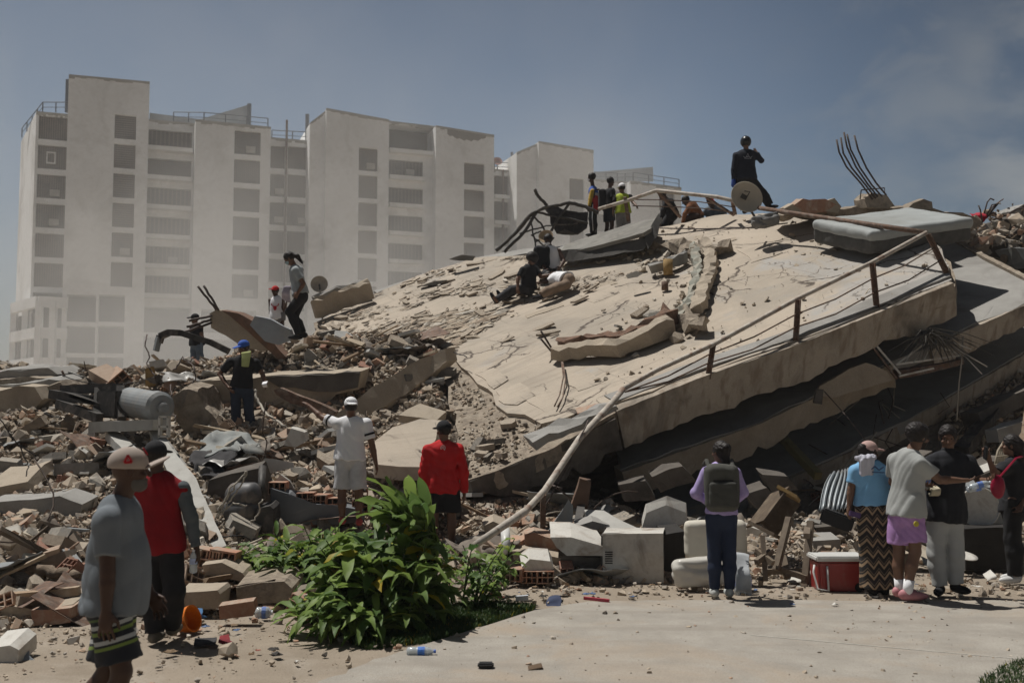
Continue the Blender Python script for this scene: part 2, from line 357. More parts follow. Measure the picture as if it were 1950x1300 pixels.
for x in (0, 3, 6, 9, 12): CTRL.append(Vector((x, 21, 1.9+.2*x))); CTRL.append(Vector((x, 26, 3.6+.18*x))); CTRL.append(Vector((x, 33, 2.)))
for x in (-12, -8, -4): CTRL.append(Vector((x, 24, 2.3))); CTRL.append(Vector((x, 29, .9)))
for x in (-16, -8, 0, 8, 16): CTRL.append(Vector((x, 40, 0)))
CX = np.array([[c.x, c.y] for c in CTRL]); CZ = np.array([c.z for c in CTRL])
def _phi(r): return np.sqrt(r*r+.35**2)
_A = _phi(np.linalg.norm(CX[:, None]-CX[None], axis=2)); _W = np.linalg.solve(_A-1e-6*np.eye(len(CX)), CZ-CZ.mean())
FOOT = [S(*c) for c in [(862, 668), (846, 700), (852, 760), (872, 820), (884, 880), (890, 903), (1000, 862), (1172, 780), (1340, 714), (1650, 602), (1818, 536), (1784, 452), (1640, 418), (1500, 402), (1360, 409), (1120, 467), (1000, 483), (905, 489), (730, 549), (596, 610), (630, 640), (720, 636), (800, 644)]]
def inpoly(x, y, poly):
    r_ = np.zeros(np.shape(x), bool)
    for i in range(len(poly)):
        a, b = poly[i], poly[(i+1) % len(poly)]
        c = ((a.y > y) != (b.y > y))&(x < (b.x-a.x)*(y-a.y)/((b.y-a.y) or 1e-9)+a.x); r_ ^= c
    return r_
def under_cap(x, y):
    """the mound stays below whatever floor lies on it"""
    c = np.full(np.shape(x), 99.)
    z1 = .82+SA*(x+.6)+SB*(y-14); z3 = z1-2.65-.35
    c = np.where(inpoly(x, y, FOOT), z1-.4, c)
    m3 = (x > 1.2)&(y > 15.6); return np.where(m3, np.minimum(c, np.maximum(z3, .2)), c)
def mound(x, y, rough=True):
    x = np.asarray(x, float); y = np.asarray(y, float); sh = x.shape; q = np.stack([x.ravel(), y.ravel()], 1)
    z = (_phi(np.linalg.norm(q[:, None]-CX[None], axis=2))@_W+CZ.mean()).reshape(sh)
    if rough:
        f = np.clip(z/.5, 0, 1)
        z = z+f*(.10*np.sin(x*2.9+1.3*np.sin(y*1.7))*np.sin(y*2.3+x*.7)+.05*np.sin(x*6.1+y*2)*np.sin(y*5.3-x*1.9))
    z = np.maximum(z, -.25); return np.minimum(z, under_cap(x, y))
def mz(x, y): return max(0., float(mound(np.array([x]), np.array([y]))[0]))
def onm(px, py, h=0., dmin=7., dmax=34.):
    """where the sight line through a pixel first meets the mound or the ground"""
    ds = np.arange(dmin, dmax, .1); r = ray(px, py); xs = r.x/r.y*ds; zs = CAMZ+r.z/r.y*ds
    hh = np.maximum(mound(xs, ds), 0); k = np.argmax(zs <= hh) if np.any(zs <= hh) else len(ds)-1
    return Vector((xs[k], ds[k], hh[k]+h))
# ------------------------------------------------------------------ ground
dirt = M('dirt', (.33, .275, .215), (.26, .215, .165), rough=.95, scale=1.6, bump=.6, bscale=55, stain=(.44, .39, .33), sscale=.9, samt=.5, fine=(60, .55, (.20, .165, .13)))
mb = MB(); mb.sheet(lambda u, v: Vector((-700+1400*u, -60+1400*v, -.012)), 2, 2); tag(mb.build('ground', dirt), kind='structure')
def gz(x, y): return .012*mn.noise(Vector((x*.9, y*.9, 0)))
mb = MB(); mb.sheet(lambda u, v: Vector((-16+32*u, 3+14*v, .004+.02*mn.noise(Vector((u*20, v*9, 0))))), 128, 64); tag(mb.build('trodden_ground', dirt), kind='structure')
pav = M('pavement', (.40, .37, .325), (.31, .285, .25), rough=.93, scale=2.4, bump=.5, bscale=120, stain=(.38, .31, .24), sscale=.8, samt=.85, fine=(75, .6, (.22, .195, .165)), streak=(.5, (.27, .24, .205), (.35, 3.2, 1)))
edge = [G(*c) for c in [(560, 1330), (700, 1268), (790, 1238), (900, 1204), (1020, 1166), (1120, 1150), (1300, 1147), (1500, 1146), (1700, 1150), (1950, 1146), (2150, 1142), (2500, 1180), (2300, 1900), (560, 1900)]]
poly = jag(edge, .12, .035, 3, skip=(2, 3, 9, 10, 11, 12, 13)); 
poly = [Vector((p.x, p.y, .028)) for p in poly]
tag(link('pavement', slab_mesh(poly, (0, 0, 1), .03, cell=1.0, amp=0), pav), kind='structure')
# joint lines cast in the pavement
for a, b in (((1430, 1215), (1950, 1262)),):
    pa, pb = G(*a), G(*b); mb = MB(); mb.bar(Vector((pa.x, pa.y, .0292)), Vector((pb.x, pb.y, .0292)), .016, .004); tag(mb.build('pavement_joint', M('joint', (.50, .47, .42), rough=.95)), kind='structure')
# ------------------------------------------------------------------ rubble mound (terrain under the loose pieces)
moundm = M('rubble_soil', (.22, .18, .14), (.14, .115, .09), rough=.97, scale=3.5, bump=1.0, bscale=16, stain=(.42, .36, .29), sscale=1.6, samt=.4, fine=(38, .6, (.10, .085, .07)))  # soil colour darkened to paint deeper gaps between the loose pieces
nx, ny = 230, 260; xs = np.linspace(-17, 19, nx); ys = np.linspace(7, 41, ny); X, Y = np.meshgrid(xs, ys)
Z = mound(X, Y)-.03
rr = np.random.RandomState(5); Z = Z+np.where(Z > .05, rr.uniform(-.035, .035, Z.shape), 0)
mb = MB(); mb.v = [tuple(t) for t in np.stack([X, Y, Z], 2).reshape(-1, 3)]; mb.f = [(j*nx+i, j*nx+i+1, (j+1)*nx+i+1, (j+1)*nx+i) for j in range(ny-1) for i in range(nx-1)]; mb.mi = [0]*len(mb.f)
tag(mb.build('rubble_hill', moundm), kind='structure')
# ------------------------------------------------------------------ concrete materials of the floors
def topping_mat():
    m = bpy.data.materials.new('screed'); m.use_nodes = True; n = m.node_tree.nodes; l = m.node_tree.links; b = n["Principled BSDF"]
    b.inputs['Roughness'].default_value = .82; b.inputs['Specular IOR Level'].default_value = .25
    t = n.new("ShaderNodeTexCoord")
    # align texture axes with the slab's own edges
    mp = n.new("ShaderNodeMapping"); mp.inputs['Rotation'].default_value = (0, 0, R(-24)); l.new(t.outputs['Object'], mp.inputs[0]); co = mp.outputs[0]
    def nz(s, det=6, ro=.6, dist=0., vec=None):
        x = n.new("ShaderNodeTexNoise"); x.inputs['Scale'].default_value = s; x.inputs['Detail'].default_value = det; x.inputs['Roughness'].default_value = ro; x.inputs['Distortion'].default_value = dist
        l.new(vec or co, x.inputs['Vector']); return x
    def mr(v, lo, hi, a=0., c=1.):
        x = n.new("ShaderNodeMapRange"); l.new(v, x.inputs[0]); x.inputs[1].default_value = lo; x.inputs[2].default_value = hi; x.inputs[3].default_value = a; x.inputs[4].default_value = c; return x.outputs[0]
    def mix(f, a, c):
        x = n.new("ShaderNodeMix"); x.data_type = 'RGBA'
        for s, v in ((0, f), (6, a), (7, c)):
            if isinstance(v, (int, float)): x.inputs[s].default_value = v
            elif isinstance(v, tuple): x.inputs[s].default_value = (*v, 1)
            else: l.new(v, x.inputs[s])
        return x.outputs[2]
    def mul(a, c, op='MULTIPLY'):
        x = n.new("ShaderNodeMath"); x.operation = op
        for i, v in enumerate((a, c)):
            if isinstance(v, (int, float)): x.inputs[i].default_value = v
            else: l.new(v, x.inputs[i])
        return x.outputs[0]
    col_ = mix(mr(nz(.55).outputs[0], .4, .62), (.45, .385, .31), (.37, .32, .26))
    # grey cement patches, stronger toward the high corner
    sp = n.new("ShaderNodeSeparateXYZ"); l.new(t.outputs['Object'], sp.inputs[0])
    g = mr(mul(mul(sp.outputs[0], 1.0), mul(sp.outputs[1], -.55), 'ADD'), .5, 5.5)
    gp = mul(mr(mul(nz(.8, 7, .62, .8).outputs[0], mul(g, .28), 'ADD'), .60, .72), .8)
    col_ = mix(gp, col_, (.36, .35, .335))
    col_ = mix(mr(nz(.42, 7, .68, 1.1).outputs[0], .50, .60, 0, .55), col_, (.29, .26, .22))
    # dragged dust streaks
    st = n.new("ShaderNodeMapping"); st.inputs['Scale'].default_value = (.5, 5.5, 1); l.new(co, st.inputs[0])
    col_ = mix(mul(mr(nz(1.3, 6, .7, .4, st.outputs[0]).outputs[0], .50, .66, 0, .38), mr(sp.outputs[0], -1.5, 1.5, 1.3, .3)), col_, (.25, .21, .17))
    col_ = mix(mr(nz(26, 4, .7).outputs[0], .5, .75, 0, .45), col_, (.33, .26, .2))
    # floor-tile bed joints
    wv = n.new("ShaderNodeTexBrick"); wv.offset = 0; wv.inputs['Scale'].default_value = 1; wv.inputs['Mortar Size'].default_value = .012
    wv.inputs['Brick Width'].default_value = .9; wv.inputs['Row Height'].default_value = .9; l.new(co, wv.inputs['Vector'])
    jm = mul(mul(wv.outputs['Fac'], mr(nz(.9, 4).outputs[0], .47, .56)), .45)
    col_ = mix(jm, col_, (.22, .19, .16))
    # cracks
    ds = n.new("ShaderNodeVectorMath"); ds.operation = 'ADD'; nn = nz(1.7, 5, .6); vs = n.new("ShaderNodeVectorMath"); vs.operation = 'SCALE'; vs.inputs[3].default_value = .55
    l.new(nn.outputs[1], vs.inputs[0]); l.new(co, ds.inputs[0]); l.new(vs.outputs[0], ds.inputs[1])
    vo = n.new("ShaderNodeTexVoronoi"); vo.feature = 'DISTANCE_TO_EDGE'; vo.inputs['Scale'].default_value = .42; l.new(ds.outputs[0], vo.inputs['Vector'])
    ck = mul(mr(vo.outputs[0], .004, .013, 1, 0), mr(nz(.7, 3).outputs[0], .47, .53))
    vo2 = n.new("ShaderNodeTexVoronoi"); vo2.feature = 'DISTANCE_TO_EDGE'; vo2.inputs['Scale'].default_value = 1.9; l.new(ds.outputs[0], vo2.inputs['Vector'])
    ck2 = mul(mr(vo2.outputs[0], .006, .02, .8, 0), mr(nz(.8, 3, .5, 0, None).outputs[0], .56, .60))
    ca = mul(ck, ck2, 'MAXIMUM'); col_ = mix(ca, col_, (.10, .08, .065)); l.new(col_, b.inputs['Base Color'])
    hh = mul(mul(nz(14, 6, .7).outputs[0], .35), mul(ca, -1.0), 'ADD')
    bp = n.new("ShaderNodeBump"); bp.inputs['Strength'].default_value = .6; bp.inputs['Distance'].default_value = .03; l.new(hh, bp.inputs['Height']); l.new(bp.outputs[0], b.inputs['Normal'])
    return m
screed = topping_mat()
fascia = M('fascia_concrete', (.45, .39, .32), (.37, .32, .26), streak=(.6, (.20, .15, .11)), rough=.9, scale=2.2, bump=.5, bscale=22, stain=(.10, .085, .07), sscale=1.1, samt=.7, fine=(50, .35, (.24, .20, .16)))
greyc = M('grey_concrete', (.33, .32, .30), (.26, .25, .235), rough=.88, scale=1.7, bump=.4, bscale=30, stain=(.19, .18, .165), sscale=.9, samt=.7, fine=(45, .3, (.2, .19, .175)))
darkc = M('dark_concrete', (.13, .115, .10), (.075, .066, .058), rough=.95, scale=2.5, bump=.5, bscale=20, stain=(.22, .19, .16), sscale=2.1, samt=.5)  # dark concrete tone for the darkest blocks and edges
beigec = M('beige_concrete', (.40, .335, .26), (.33, .275, .21), rough=.9, scale=2.5, bump=.5, bscale=26, stain=(.24, .20, .16), sscale=1.6, samt=.6, fine=(40, .4, (.24, .2, .16)), dust=.5)
brick = M('fired_clay', (.36, .205, .14), (.29, .16, .11), rough=.92, scale=9, bump=.4, bscale=40, stain=(.42, .33, .26), sscale=5, samt=.8, vary=.12, dust=.7)
broken = M('broken_core', (.33, .275, .215), (.20, .165, .13), rough=.97, scale=9, bump=1., bscale=24, stain=(.40, .35, .28), sscale=3, samt=.6)
rust = M('rusty_steel', (.19, .115, .08), (.10, .07, .055), rough=.75, scale=14, bump=.3, bscale=60, stain=(.34, .30, .26), sscale=6, samt=.5, metal=.2)
rebar = M('rebar_steel', (.11, .085, .075), (.075, .06, .055), rough=.7, scale=20, metal=.3)
palep = M('chipped_pale_paint', (.52, .48, .42), (.38, .33, .28), rough=.6, scale=9, bump=.2, stain=(.22, .13, .09), sscale=7, samt=.8)
# ------------------------------------------------------------------ first (top) floor
T1 = [(S(*c)) for c in [(862, 668), (878, 700), (903, 722), (938, 748), (944, 772), (966, 788), (1000, 790), (1030, 806), (1080, 795), (1120, 778), (1172, 768),
      (1340, 708), (1500, 655), (1650, 598), (1812, 532), (1806, 505), (1780, 455), (1640, 420), (1500, 404), (1360, 412), (1250, 434), (1120, 470), (1000, 486), (905, 492), (820, 516), (730, 552), (655, 585), (604, 612), (640, 636), (720, 632), (800, 640)]]
B1 = [(S(*c, -.075)) for c in [(862, 668), (846, 700), (852, 760), (872, 820), (884, 880), (890, 903), (1000, 862), (1090, 822), (1172, 780),
      (1340, 714), (1500, 660), (1650, 602), (1818, 536), (1812, 505), (1784, 452), (1640, 418), (1500, 402), (1360, 409), (1250, 431), (1120, 467), (1000, 483), (905, 489), (820, 513), (730, 549), (655, 581), (596, 610), (630, 640), (720, 636), (800, 644)]]
cb = thing('collapsed_floor', S(1300, 560), 'huge tilted concrete floor slab with bare beige screed topping the collapsed building', 'floor slab', 'floors of the collapsed building')
o = link('screed_topping', slab_mesh(jag(T1, .3, .05, 1, skip=(11, 12, 13, 14)), SN, .07, cell=.55, amp=.018), [screed], cb)
o = link('deck', slab_mesh(jag(B1, .35, .07, 2, skip=(8, 9, 10, 11)), SN, .26, cell=.6, amp=.03, under=.15), [broken], cb)
def fascia_run(name, pts, drop, top, depth, back, mat, parent, seed=0, wob=.05):
    """edge beam below a floor's rim, following pixel points of its top edge"""
    q = [S(px, py, top, drop) for px, py in pts]; fr = []
    for i in range(len(q)-1):
        n_ = max(2, int((q[i+1]-q[i]).length/.13)); fr += [q[i].lerp(q[i+1], k/n_) for k in range(n_)]
    fr.append(q[-1]); rr_ = random.Random(seed); dr = (q[-1]-q[0]).normalized(); inn = (SN.cross(dr)).normalized()
    if inn.y < 0: inn = -inn
    mbb = MB(); sec = []
    for i, p in enumerate(fr):
        t = i/(len(fr)-1); de = depth(t) if callable(depth) else depth
        dft = .7*globals().get('_dft', 0)+rr_.uniform(-wob, wob)*.7; globals()['_dft'] = dft; e = SN*(dft+(rr_.uniform(0, wob*1.6) if rr_.random() < .12 else 0)); j = inn*rr_.uniform(-.012, .012)
        sec.append([p+j, p+inn*back, p+inn*back-SN*de, p-SN*(de)+e+j*2, p-SN*de*.66+inn*rr_.uniform(-.015, .015), p-SN*de*.33+inn*rr_.uniform(-.012, .012)])
    k = 6; vs = [v for s_ in sec for v in s_]
    fs = [(i*k+a, i*k+(a+1) % k, (i+1)*k+(a+1) % k, (i+1)*k+a) for i in range(len(sec)-1) for a in range(k)]+[tuple(range(k)), tuple((len(sec)-1)*k+a for a in reversed(range(k)))]
    mbb.add(vs, fs); return mbb.build(name, mat, parent)
fascia_run('edge_beam', [(1174, 781), (1340, 715), (1500, 661), (1650, 603), (1816, 537)], 0, -.012, lambda t: .62-.02*t, .3, [fascia], cb, 4)
fascia_run('edge_beam', [(892, 905), (1000, 863), (1090, 823), (1170, 785)], 0, -.1, lambda t: .30+.30*t, .5, [darkc], cb, 5, .08)
# plaster lip along the free edge
fascia_run('edge_lip', [(1170, 768), (1340, 704), (1500, 651), (1650, 594), (1812, 528)], 0, .035, .05, .34, [greyc], cb, 8, .01)
# ------------------------------------------------------------------ second floor
D2 = 1.22
cb2 = thing('collapsed_floor', S(1800, 640, 0, D2), 'grey cracked floor slab lying under the beige topped slab', 'floor slab', 'floors of the collapsed building')
B2 = [(S(*c, 0, D2)) for c in [(1180, 893), (1450, 800), (1560, 748), (1660, 706), (1720, 680), (1770, 662), (1830, 628), (1960, 572), (2200, 465), (2150, 420), (1960, 533), (1880, 492), (1812, 452), (1700, 400), (1560, 480), (1300, 560), (1150, 700)]]
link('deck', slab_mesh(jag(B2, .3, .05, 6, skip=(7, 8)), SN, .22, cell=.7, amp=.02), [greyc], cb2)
fascia_run('edge_beam', [(1185, 897), (1450, 803), (1560, 751), (1700, 691)], D2, -.02, .42, .3, [beigec], cb2, 11, .06)
fascia_run('edge_beam', [(1775, 664), (1830, 632), (1960, 575), (2200, 468)], D2, -.02, .40, .3, [fascia], cb2, 12, .03)
fascia_run('curb', [(1812, 452), (1880, 490), (1960, 531), (2100, 600)], D2, .05, .07, .10, [broken], cb2, 13, .02)
# ------------------------------------------------------------------ third floor
D3 = 2.65
cb3 = thing('collapsed_floor', S(1800, 760, 0, D3), 'lowest tilted floor slab, dark and dusty, behind the standing people', 'floor slab', 'floors of the collapsed building')
B3 = [(S(*c, 0, D3)) for c in [(1240, 1010), (1450, 930), (1620, 856), (1780, 768), (1960, 664), (2250, 520), (2250, 420), (1960, 520), (1400, 620), (1250, 760)]]
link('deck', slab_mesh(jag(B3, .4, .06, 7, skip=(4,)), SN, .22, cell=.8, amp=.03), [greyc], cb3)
fascia_run('edge_beam', [(1300, 988), (1450, 932), (1620, 859), (1780, 771), (1960, 668), (2250, 524)], D3, -.02, .46, .3, [fascia], cb3, 14, .06)
for c in (cb, cb2, cb3): c['kind'] = 'thing'
# ------------------------------------------------------------------ apartment blocks in the background
pl = M('weathered_white_render', (.85, .85, .84), (.79, .785, .77), rough=.9, scale=.25, stain=(.40, .38, .34), sscale=.16, samt=.55, fine=(2.5, .25, (.46, .44, .40)))
topst = M('parapet_grime', (.30, .28, .25), (.42, .40, .36), rough=.95, scale=1.1)
dkint = M('dark_room', (.12, .105, .09), (.08, .07, .06), rough=.95, scale=.8)  # dark tone painted in for unlit rooms
rail_m = M('roof_rail_paint', (.10, .12, .15), rough=.6)
def grille_mat(name, gap, bar, s=5.5):
    m = bpy.data.materials.new(name); m.use_nodes = True; n = m.node_tree.nodes; l = m.node_tree.links; b = n["Principled BSDF"]; b.inputs['Roughness'].default_value = .9
    t = n.new("ShaderNodeTexCoord"); mp = n.new("ShaderNodeMapping"); mp.inputs['Rotation'].default_value = (R(90), 0, 0); l.new(t.outputs['UV'], mp.inputs[0])
    br = n.new("ShaderNodeTexBrick"); br.offset = 0; br.inputs['Scale'].default_value = s; br.inputs['Brick Width'].default_value = 1; br.inputs['Row Height'].default_value = 1; br.inputs['Mortar Size'].default_value = .17; br.inputs['Mortar Smooth'].default_value = .2
    l.new(t.outputs['UV'], br.inputs['Vector']); br.inputs['Color1'].default_value = (*gap, 1); br.inputs['Color2'].default_value = (*[g*.8 for g in gap], 1); br.inputs['Mortar'].default_value = (*bar, 1)
    nz = n.new("ShaderNodeTexNoise"); nz.inputs['Scale'].default_value = .9; nz.inputs['Detail'].default_value = 4; l.new(t.outputs['UV'], nz.inputs['Vector'])
    mr = n.new("ShaderNodeMapRange"); mr.inputs[1].default_value = .55; mr.inputs[2].default_value = .6; mr.inputs[4].default_value = .45; l.new(nz.outputs[0], mr.inputs[0])
    mx = n.new("ShaderNodeMix"); mx.data_type = 'RGBA'; l.new(mr.outputs[0], mx.inputs[0]); l.new(br.outputs[0], mx.inputs[6]); mx.inputs[7].default_value = (.05, .045, .04, 1); l.new(mx.outputs[2], b.inputs['Base Color'])
    return m
gr_m = grille_mat('ventilation_blocks', (.045, .037, .03), (.20, .16, .125))
gr_m2 = grille_mat('ventilation_blocks_dark', (.04, .034, .028), (.17, .14, .115))
class Facade:
    def __init__(s, px, d, yaw):
        p = P(px, 250, d); s.o = Vector((p.x, p.y)); s.u = Vector((math.cos(R(yaw)), math.sin(R(yaw)))); s.n = Vector((s.u.y, -s.u.x))
    def t(s, px, off=0.):
        o = s.o+s.n*off; r = ray(px, 250); k = r.x/r.y; return (k*o.y-o.x)/(s.u.x-k*s.u.y)
    def pt(s, t, z, off=0.):
        q = s.o+s.n*off+s.u*t; return Vector((q.x, q.y, z))
    def z(s, px, py, off=0.):
        q = s.pt(s.t(px, off), 0, off); r = ray(px, py); return CAMZ+r.z/r.y*q.y
def section(F, root, px0, px1, ztop, off=0., wins=(), zbot=-1.5, back=9., ztop1=None, gm=None, side=True, ledge=.0):
    """wins: (px0, px1, z0, z1, kind)"""
    t0, t1 = F.t(px0, off), F.t(px1, off); ztop1 = ztop if ztop1 is None else ztop1
    W = [(max(t0, F.t(a, off)), min(t1, F.t(b, off)), z0, z1, k) for a, b, z0, z1, k in wins]
    us = sorted({t0, t1, *[w_[0] for w_ in W], *[w_[1] for w_ in W]}); zmax = max([w_[3] for w_ in W], default=0)
    zs = sorted({zbot, max(zmax+.05, min(ztop, ztop1)-.5), *[w_[2] for w_ in W], *[w_[3] for w_ in W]})
    mb = MB()
    for i in range(len(us)-1):
        for j in range(len(zs)-1):
            um, zm = (us[i]+us[i+1])/2, (zs[j]+zs[j+1])/2
            if any(w_[0] < um < w_[1] and w_[2] < zm < w_[3] for w_ in W) or us[i+1]-us[i] < 1e-3 or zs[j+1]-zs[j] < 1e-3: continue
            mb.add([F.pt(us[i], zs[j], off), F.pt(us[i+1], zs[j], off), F.pt(us[i+1], zs[j+1], off), F.pt(us[i], zs[j+1], off)], [(0, 1, 2, 3)])
    z9 = zs[-1]; q = lambda t, z, b=0.: F.pt(t, z, off-b)
    mb.add([q(t0, z9), q(t1, z9), q(t1, ztop1), q(t0, ztop)], [(0, 1, 2, 3)])
    mb.add([q(t0, zbot), q(t0, ztop), q(t0, ztop, back), q(t0, zbot, back), q(t1, zbot), q(t1, ztop1), q(t1, ztop1, back), q(t1, zbot, back)], [(0, 1, 2, 3), (4, 7, 6, 5), (1, 5, 6, 2), (3, 2, 6, 7)])
    mb.build('wall', pl, root)
    for a, b, z0, z1, k in W:
        if k == 'void': continue
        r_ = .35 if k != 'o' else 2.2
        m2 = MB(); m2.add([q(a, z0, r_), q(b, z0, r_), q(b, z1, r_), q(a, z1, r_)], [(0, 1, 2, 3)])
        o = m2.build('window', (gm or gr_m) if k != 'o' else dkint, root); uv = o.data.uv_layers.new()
        for i, (uu, vv) in enumerate(((0, 0), (b-a, 0), (b-a, z1-z0), (0, z1-z0))): uv.data[i].uv = (uu, vv)
        m3 = MB(); m3.add([q(a, z0), q(b, z0), q(b, z1), q(a, z1), q(a, z0, r_), q(b, z0, r_), q(b, z1, r_), q(a, z1, r_)], [(0, 4, 5, 1), (1, 5, 6, 2), (2, 6, 7, 3), (3, 7, 4, 0)])
        m3.build('reveal', pl, o)
        if k == 'f':
            m4 = MB(); w_ = (b-a)*.16; c_ = (a+b)/2-(b-a)*.05; zc = (z0+z1)/2
            for x0, x1, y0, y1 in ((c_-w_, c_+w_, zc+.45, zc+.6), (c_-w_, c_+w_, zc-.6, zc-.45), (c_-w_, c_-w_+.12, zc-.45, zc+.45), (c_+w_-.12, c_+w_, zc-.45, zc+.45)):
                p0 = q((x0+x1)/2, (y0+y1)/2, r_-.08); m4.box(p0, (x1-x0, .06, y1-y0), Matrix.Rotation(math.atan2(F.u.y, F.u.x), 3, 'Z'))
            m4.build('sash', pl, o)
        if ledge:
            m5 = MB(); p0 = q((a+b)/2, z0-.22, -ledge/2+.02); m5.box(p0, (b-a+.1, ledge, .42), Matrix.Rotation(math.atan2(F.u.y, F.u.x), 3, 'Z')); m5.build('balcony_slab', pl, root)
        if (int(a*7)+int(z0*3)) % 4 == 0 and k == 'g':
            m5 = MB(); p0 = q(a+(b-a)*.62, z0+.55, .1); m5.box(p0, (.9, .5, .6), Matrix.Rotation(math.atan2(F.u.y, F.u.x), 3, 'Z')); m5.build('air_conditioner', topst, root)
            m5 = MB(); p0 = q(a+(b-a)*.3, z0+1.1, r_-.06); m5.box(p0, (.7, .1, .8), Matrix.Rotation(math.atan2(F.u.y, F.u.x), 3, 'Z')); m5.build('dark_blotch', dkint, root)  # dark blotch box set on the blocks to break up flat windows
    # weathered coping
    m6 = MB(); n_ = 14; rr_ = random.Random(int(px0))
    for i in range(n_):
        a, b = t0+(t1-t0)*i/n_, t0+(t1-t0)*(i+1)/n_; za, zb = ztop+(ztop1-ztop)*i/n_, ztop+(ztop1-ztop)*(i+1)/n_; h = rr_.uniform(.12, .34)
        m6.add([q(a, za-h, -.04), q(b, zb-h, -.04), q(b, zb+.06, -.04), q(a, za+.06, -.04), q(a, za-h, .3), q(b, zb-h, .3), q(b, zb+.06, .3), q(a, za+.06, .3)], [(0, 1, 2, 3), (4, 7, 6, 5), (3, 2, 6, 7), (0, 4, 5, 1), (0, 3, 7, 4), (1, 5, 6, 2)])
    m6.build('coping', topst, root)
def rows(F, a, b, py0, pitch, hpx, n, off, k='g', start=0, special={}):
    pm = (a+b)/2; z0 = F.z(pm, py0, off); d = F.pt(F.t(pm, off), 0, off).y; s_ = d/2000.
    return [(a, b, z0-i*pitch*s_-hpx*s_, z0-i*pitch*s_, special.get(i, k)) for i in range(start, n)]
def railing(F, root, pts, h=1.0, off=0.):
    """pts: (px, py of deck)"""
    q = [F.pt(F.t(px, off+do), F.z(px, py, off+do), off+do) for px, py, do in pts]; mb = MB()
    for i in range(len(q)-1):
        n_ = max(2, int((q[i+1]-q[i]).length/1.6))
        for f in (h, h*.5): mb.tube([q[i]+Vector((0, 0, f)), q[i+1]+Vector((0, 0, f))], .05 if f == h else .035, 5)
        for k in range(n_+1): p = q[i].lerp(q[i+1], k/n_); mb.tube([p, p+Vector((0, 0, h))], .06, 5)
    mb.build('roof_railing', rail_m, root)
FA = Facade(240, 101, 20); FB = Facade(700, 109, 20); FC = Facade(1060, 115, 20)
ba = thing('apartment_block', FA.pt(FA.t(240), 0), 'white high-rise block on the far side with the damaged lower floors and corner balconies', 'apartment block', 'white apartment blocks behind the rubble')
# corner bay with its receding side wall
zt = FA.z(100, 216, -2.6)
section(FA, ba, 68, 132, zt, -2.6, rows(FA, 73, 129, 222, 57.2, 46, 6, -2.6, special={1: 'f'})+rows(FA, 73, 129, 222, 57.2, 50, 9, -2.6, 'o', 6), back=14, ztop1=zt)
pa = FA.pt(FA.t(68, -2.6), 0, -2.6); pb = P(40, 265, 112); mb = MB()
mb.add([(pa.x, pa.y, -1.5), (pb.x, pb.y, -1.5), (pb.x, pb.y, zt), (pa.x, pa.y, zt), (pb.x+9, pb.y+10, -1.5), (pb.x+9, pb.y+10, zt), (pa.x+4, pa.y+22, -1.5), (pa.x+4, pa.y+22, zt)], [(0, 3, 2, 1), (1, 2, 5, 4), (4, 5, 7, 6), (3, 7, 5, 2)]); mb.build('side_wall', pl, ba)
# projecting damaged lower floors of the corner
for i, py in enumerate((568, 626, 682)):
    z0 = FA.z(80, py, -1.); mb = MB(); a = P(24, 600, 104); b = P(72, 600, 97.5); c = P(128, 600, 99)
    for p, q_ in ((a, b), (b, c)): mb.bar((p.x, p.y, z0-.5), (q_.x, q_.y, z0-.5), .5, 1.0)
    mb.build('balcony_slab', pl, ba)
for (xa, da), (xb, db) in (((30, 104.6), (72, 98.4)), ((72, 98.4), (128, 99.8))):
    mb = MB(); p, q_ = P(xa, 600, da), P(xb, 600, db); mb.bar((p.x, p.y+.5, 5.2), (q_.x, q_.y+.5, 5.2), .3, 13); mb.build('shade_panel', dkint, ba)  # dark panels paint in the shade of the recessed lower floors
for px, d_ in ((26, 103.8), (48, 101), (73, 97.6), (100, 98.2)):
    mb = MB(); p = P(px, 650, d_); mb.box((p.x, p.y, 4.5), (.55, .55, 16)); mb.build('column', pl, ba)
section(FA, ba, 128, 283, FA.z(128, 143, .3), .3, rows(FA, 218, 259, 219.5, 57.4, 47, 6, .3)+rows(FA, 137, 192, 561, 60, 52, 9, .3, 'o')[:3]+rows(FA, 197, 246, 561, 60, 52, 9, .3, 'o')[:3], ztop1=FA.z(283, 157, .3), back=11)
zt = FA.z(325, 232, -2.)
section(FA, ba, 281, 374, zt, -2., rows(FA, 282, 366, 249, 56.6, 36, 6, -2.)+rows(FA, 282, 370, 585, 57, 50, 9, -2., 'o')[:3], ledge=1.2)
section(FA, ba, 372, 516, FA.z(372, 229, .1), .1, rows(FA, 447, 497, 250, 55.8, 46, 6, .1)+rows(FA, 390, 494, 590, 57, 44, 8, .1, 'o')[:2], ztop1=FA.z(516, 243, .1), gm=gr_m2)
zt = FA.z(555, 266, -2.5)
section(FA, ba, 513, 598, zt, -2.5, rows(FA, 516, 544, 278, 55, 44, 6, -2.5)+rows(FA, 549, 594, 280, 55, 44, 6, -2.5), ledge=.0)
mb = MB(); p = FA.pt(FA.t(546, -2.3), 0, -2.3); mb.tube([p, p+Vector((0, 0, zt+2.))], .13, 6); mb.build('downpipe', rust, ba)
railing(FA, ba, [(42, 262, -10), (80, 214, -2.8), (130, 214, -2.8)]); railing(FA, ba, [(330, 232, -3), (388, 233, 0), (510, 244, 0)]); railing(FA, ba, [(518, 266, -2.7), (596, 270, -2.7)])
for px, py0, py1 in ((127, 215, 152), (585, 268, 218), (474, 240, 198)):
    mb = MB(); p = FA.pt(FA.t(px, -3), 0, -3); mb.box((p.x, p.y, (FA.z(px, py0, -3)+FA.z(px, py1, -3))/2), (.35, .35, FA.z(px, py1, -3)-FA.z(px, py0, -3))); mb.build('roof_post', rail_m, ba)
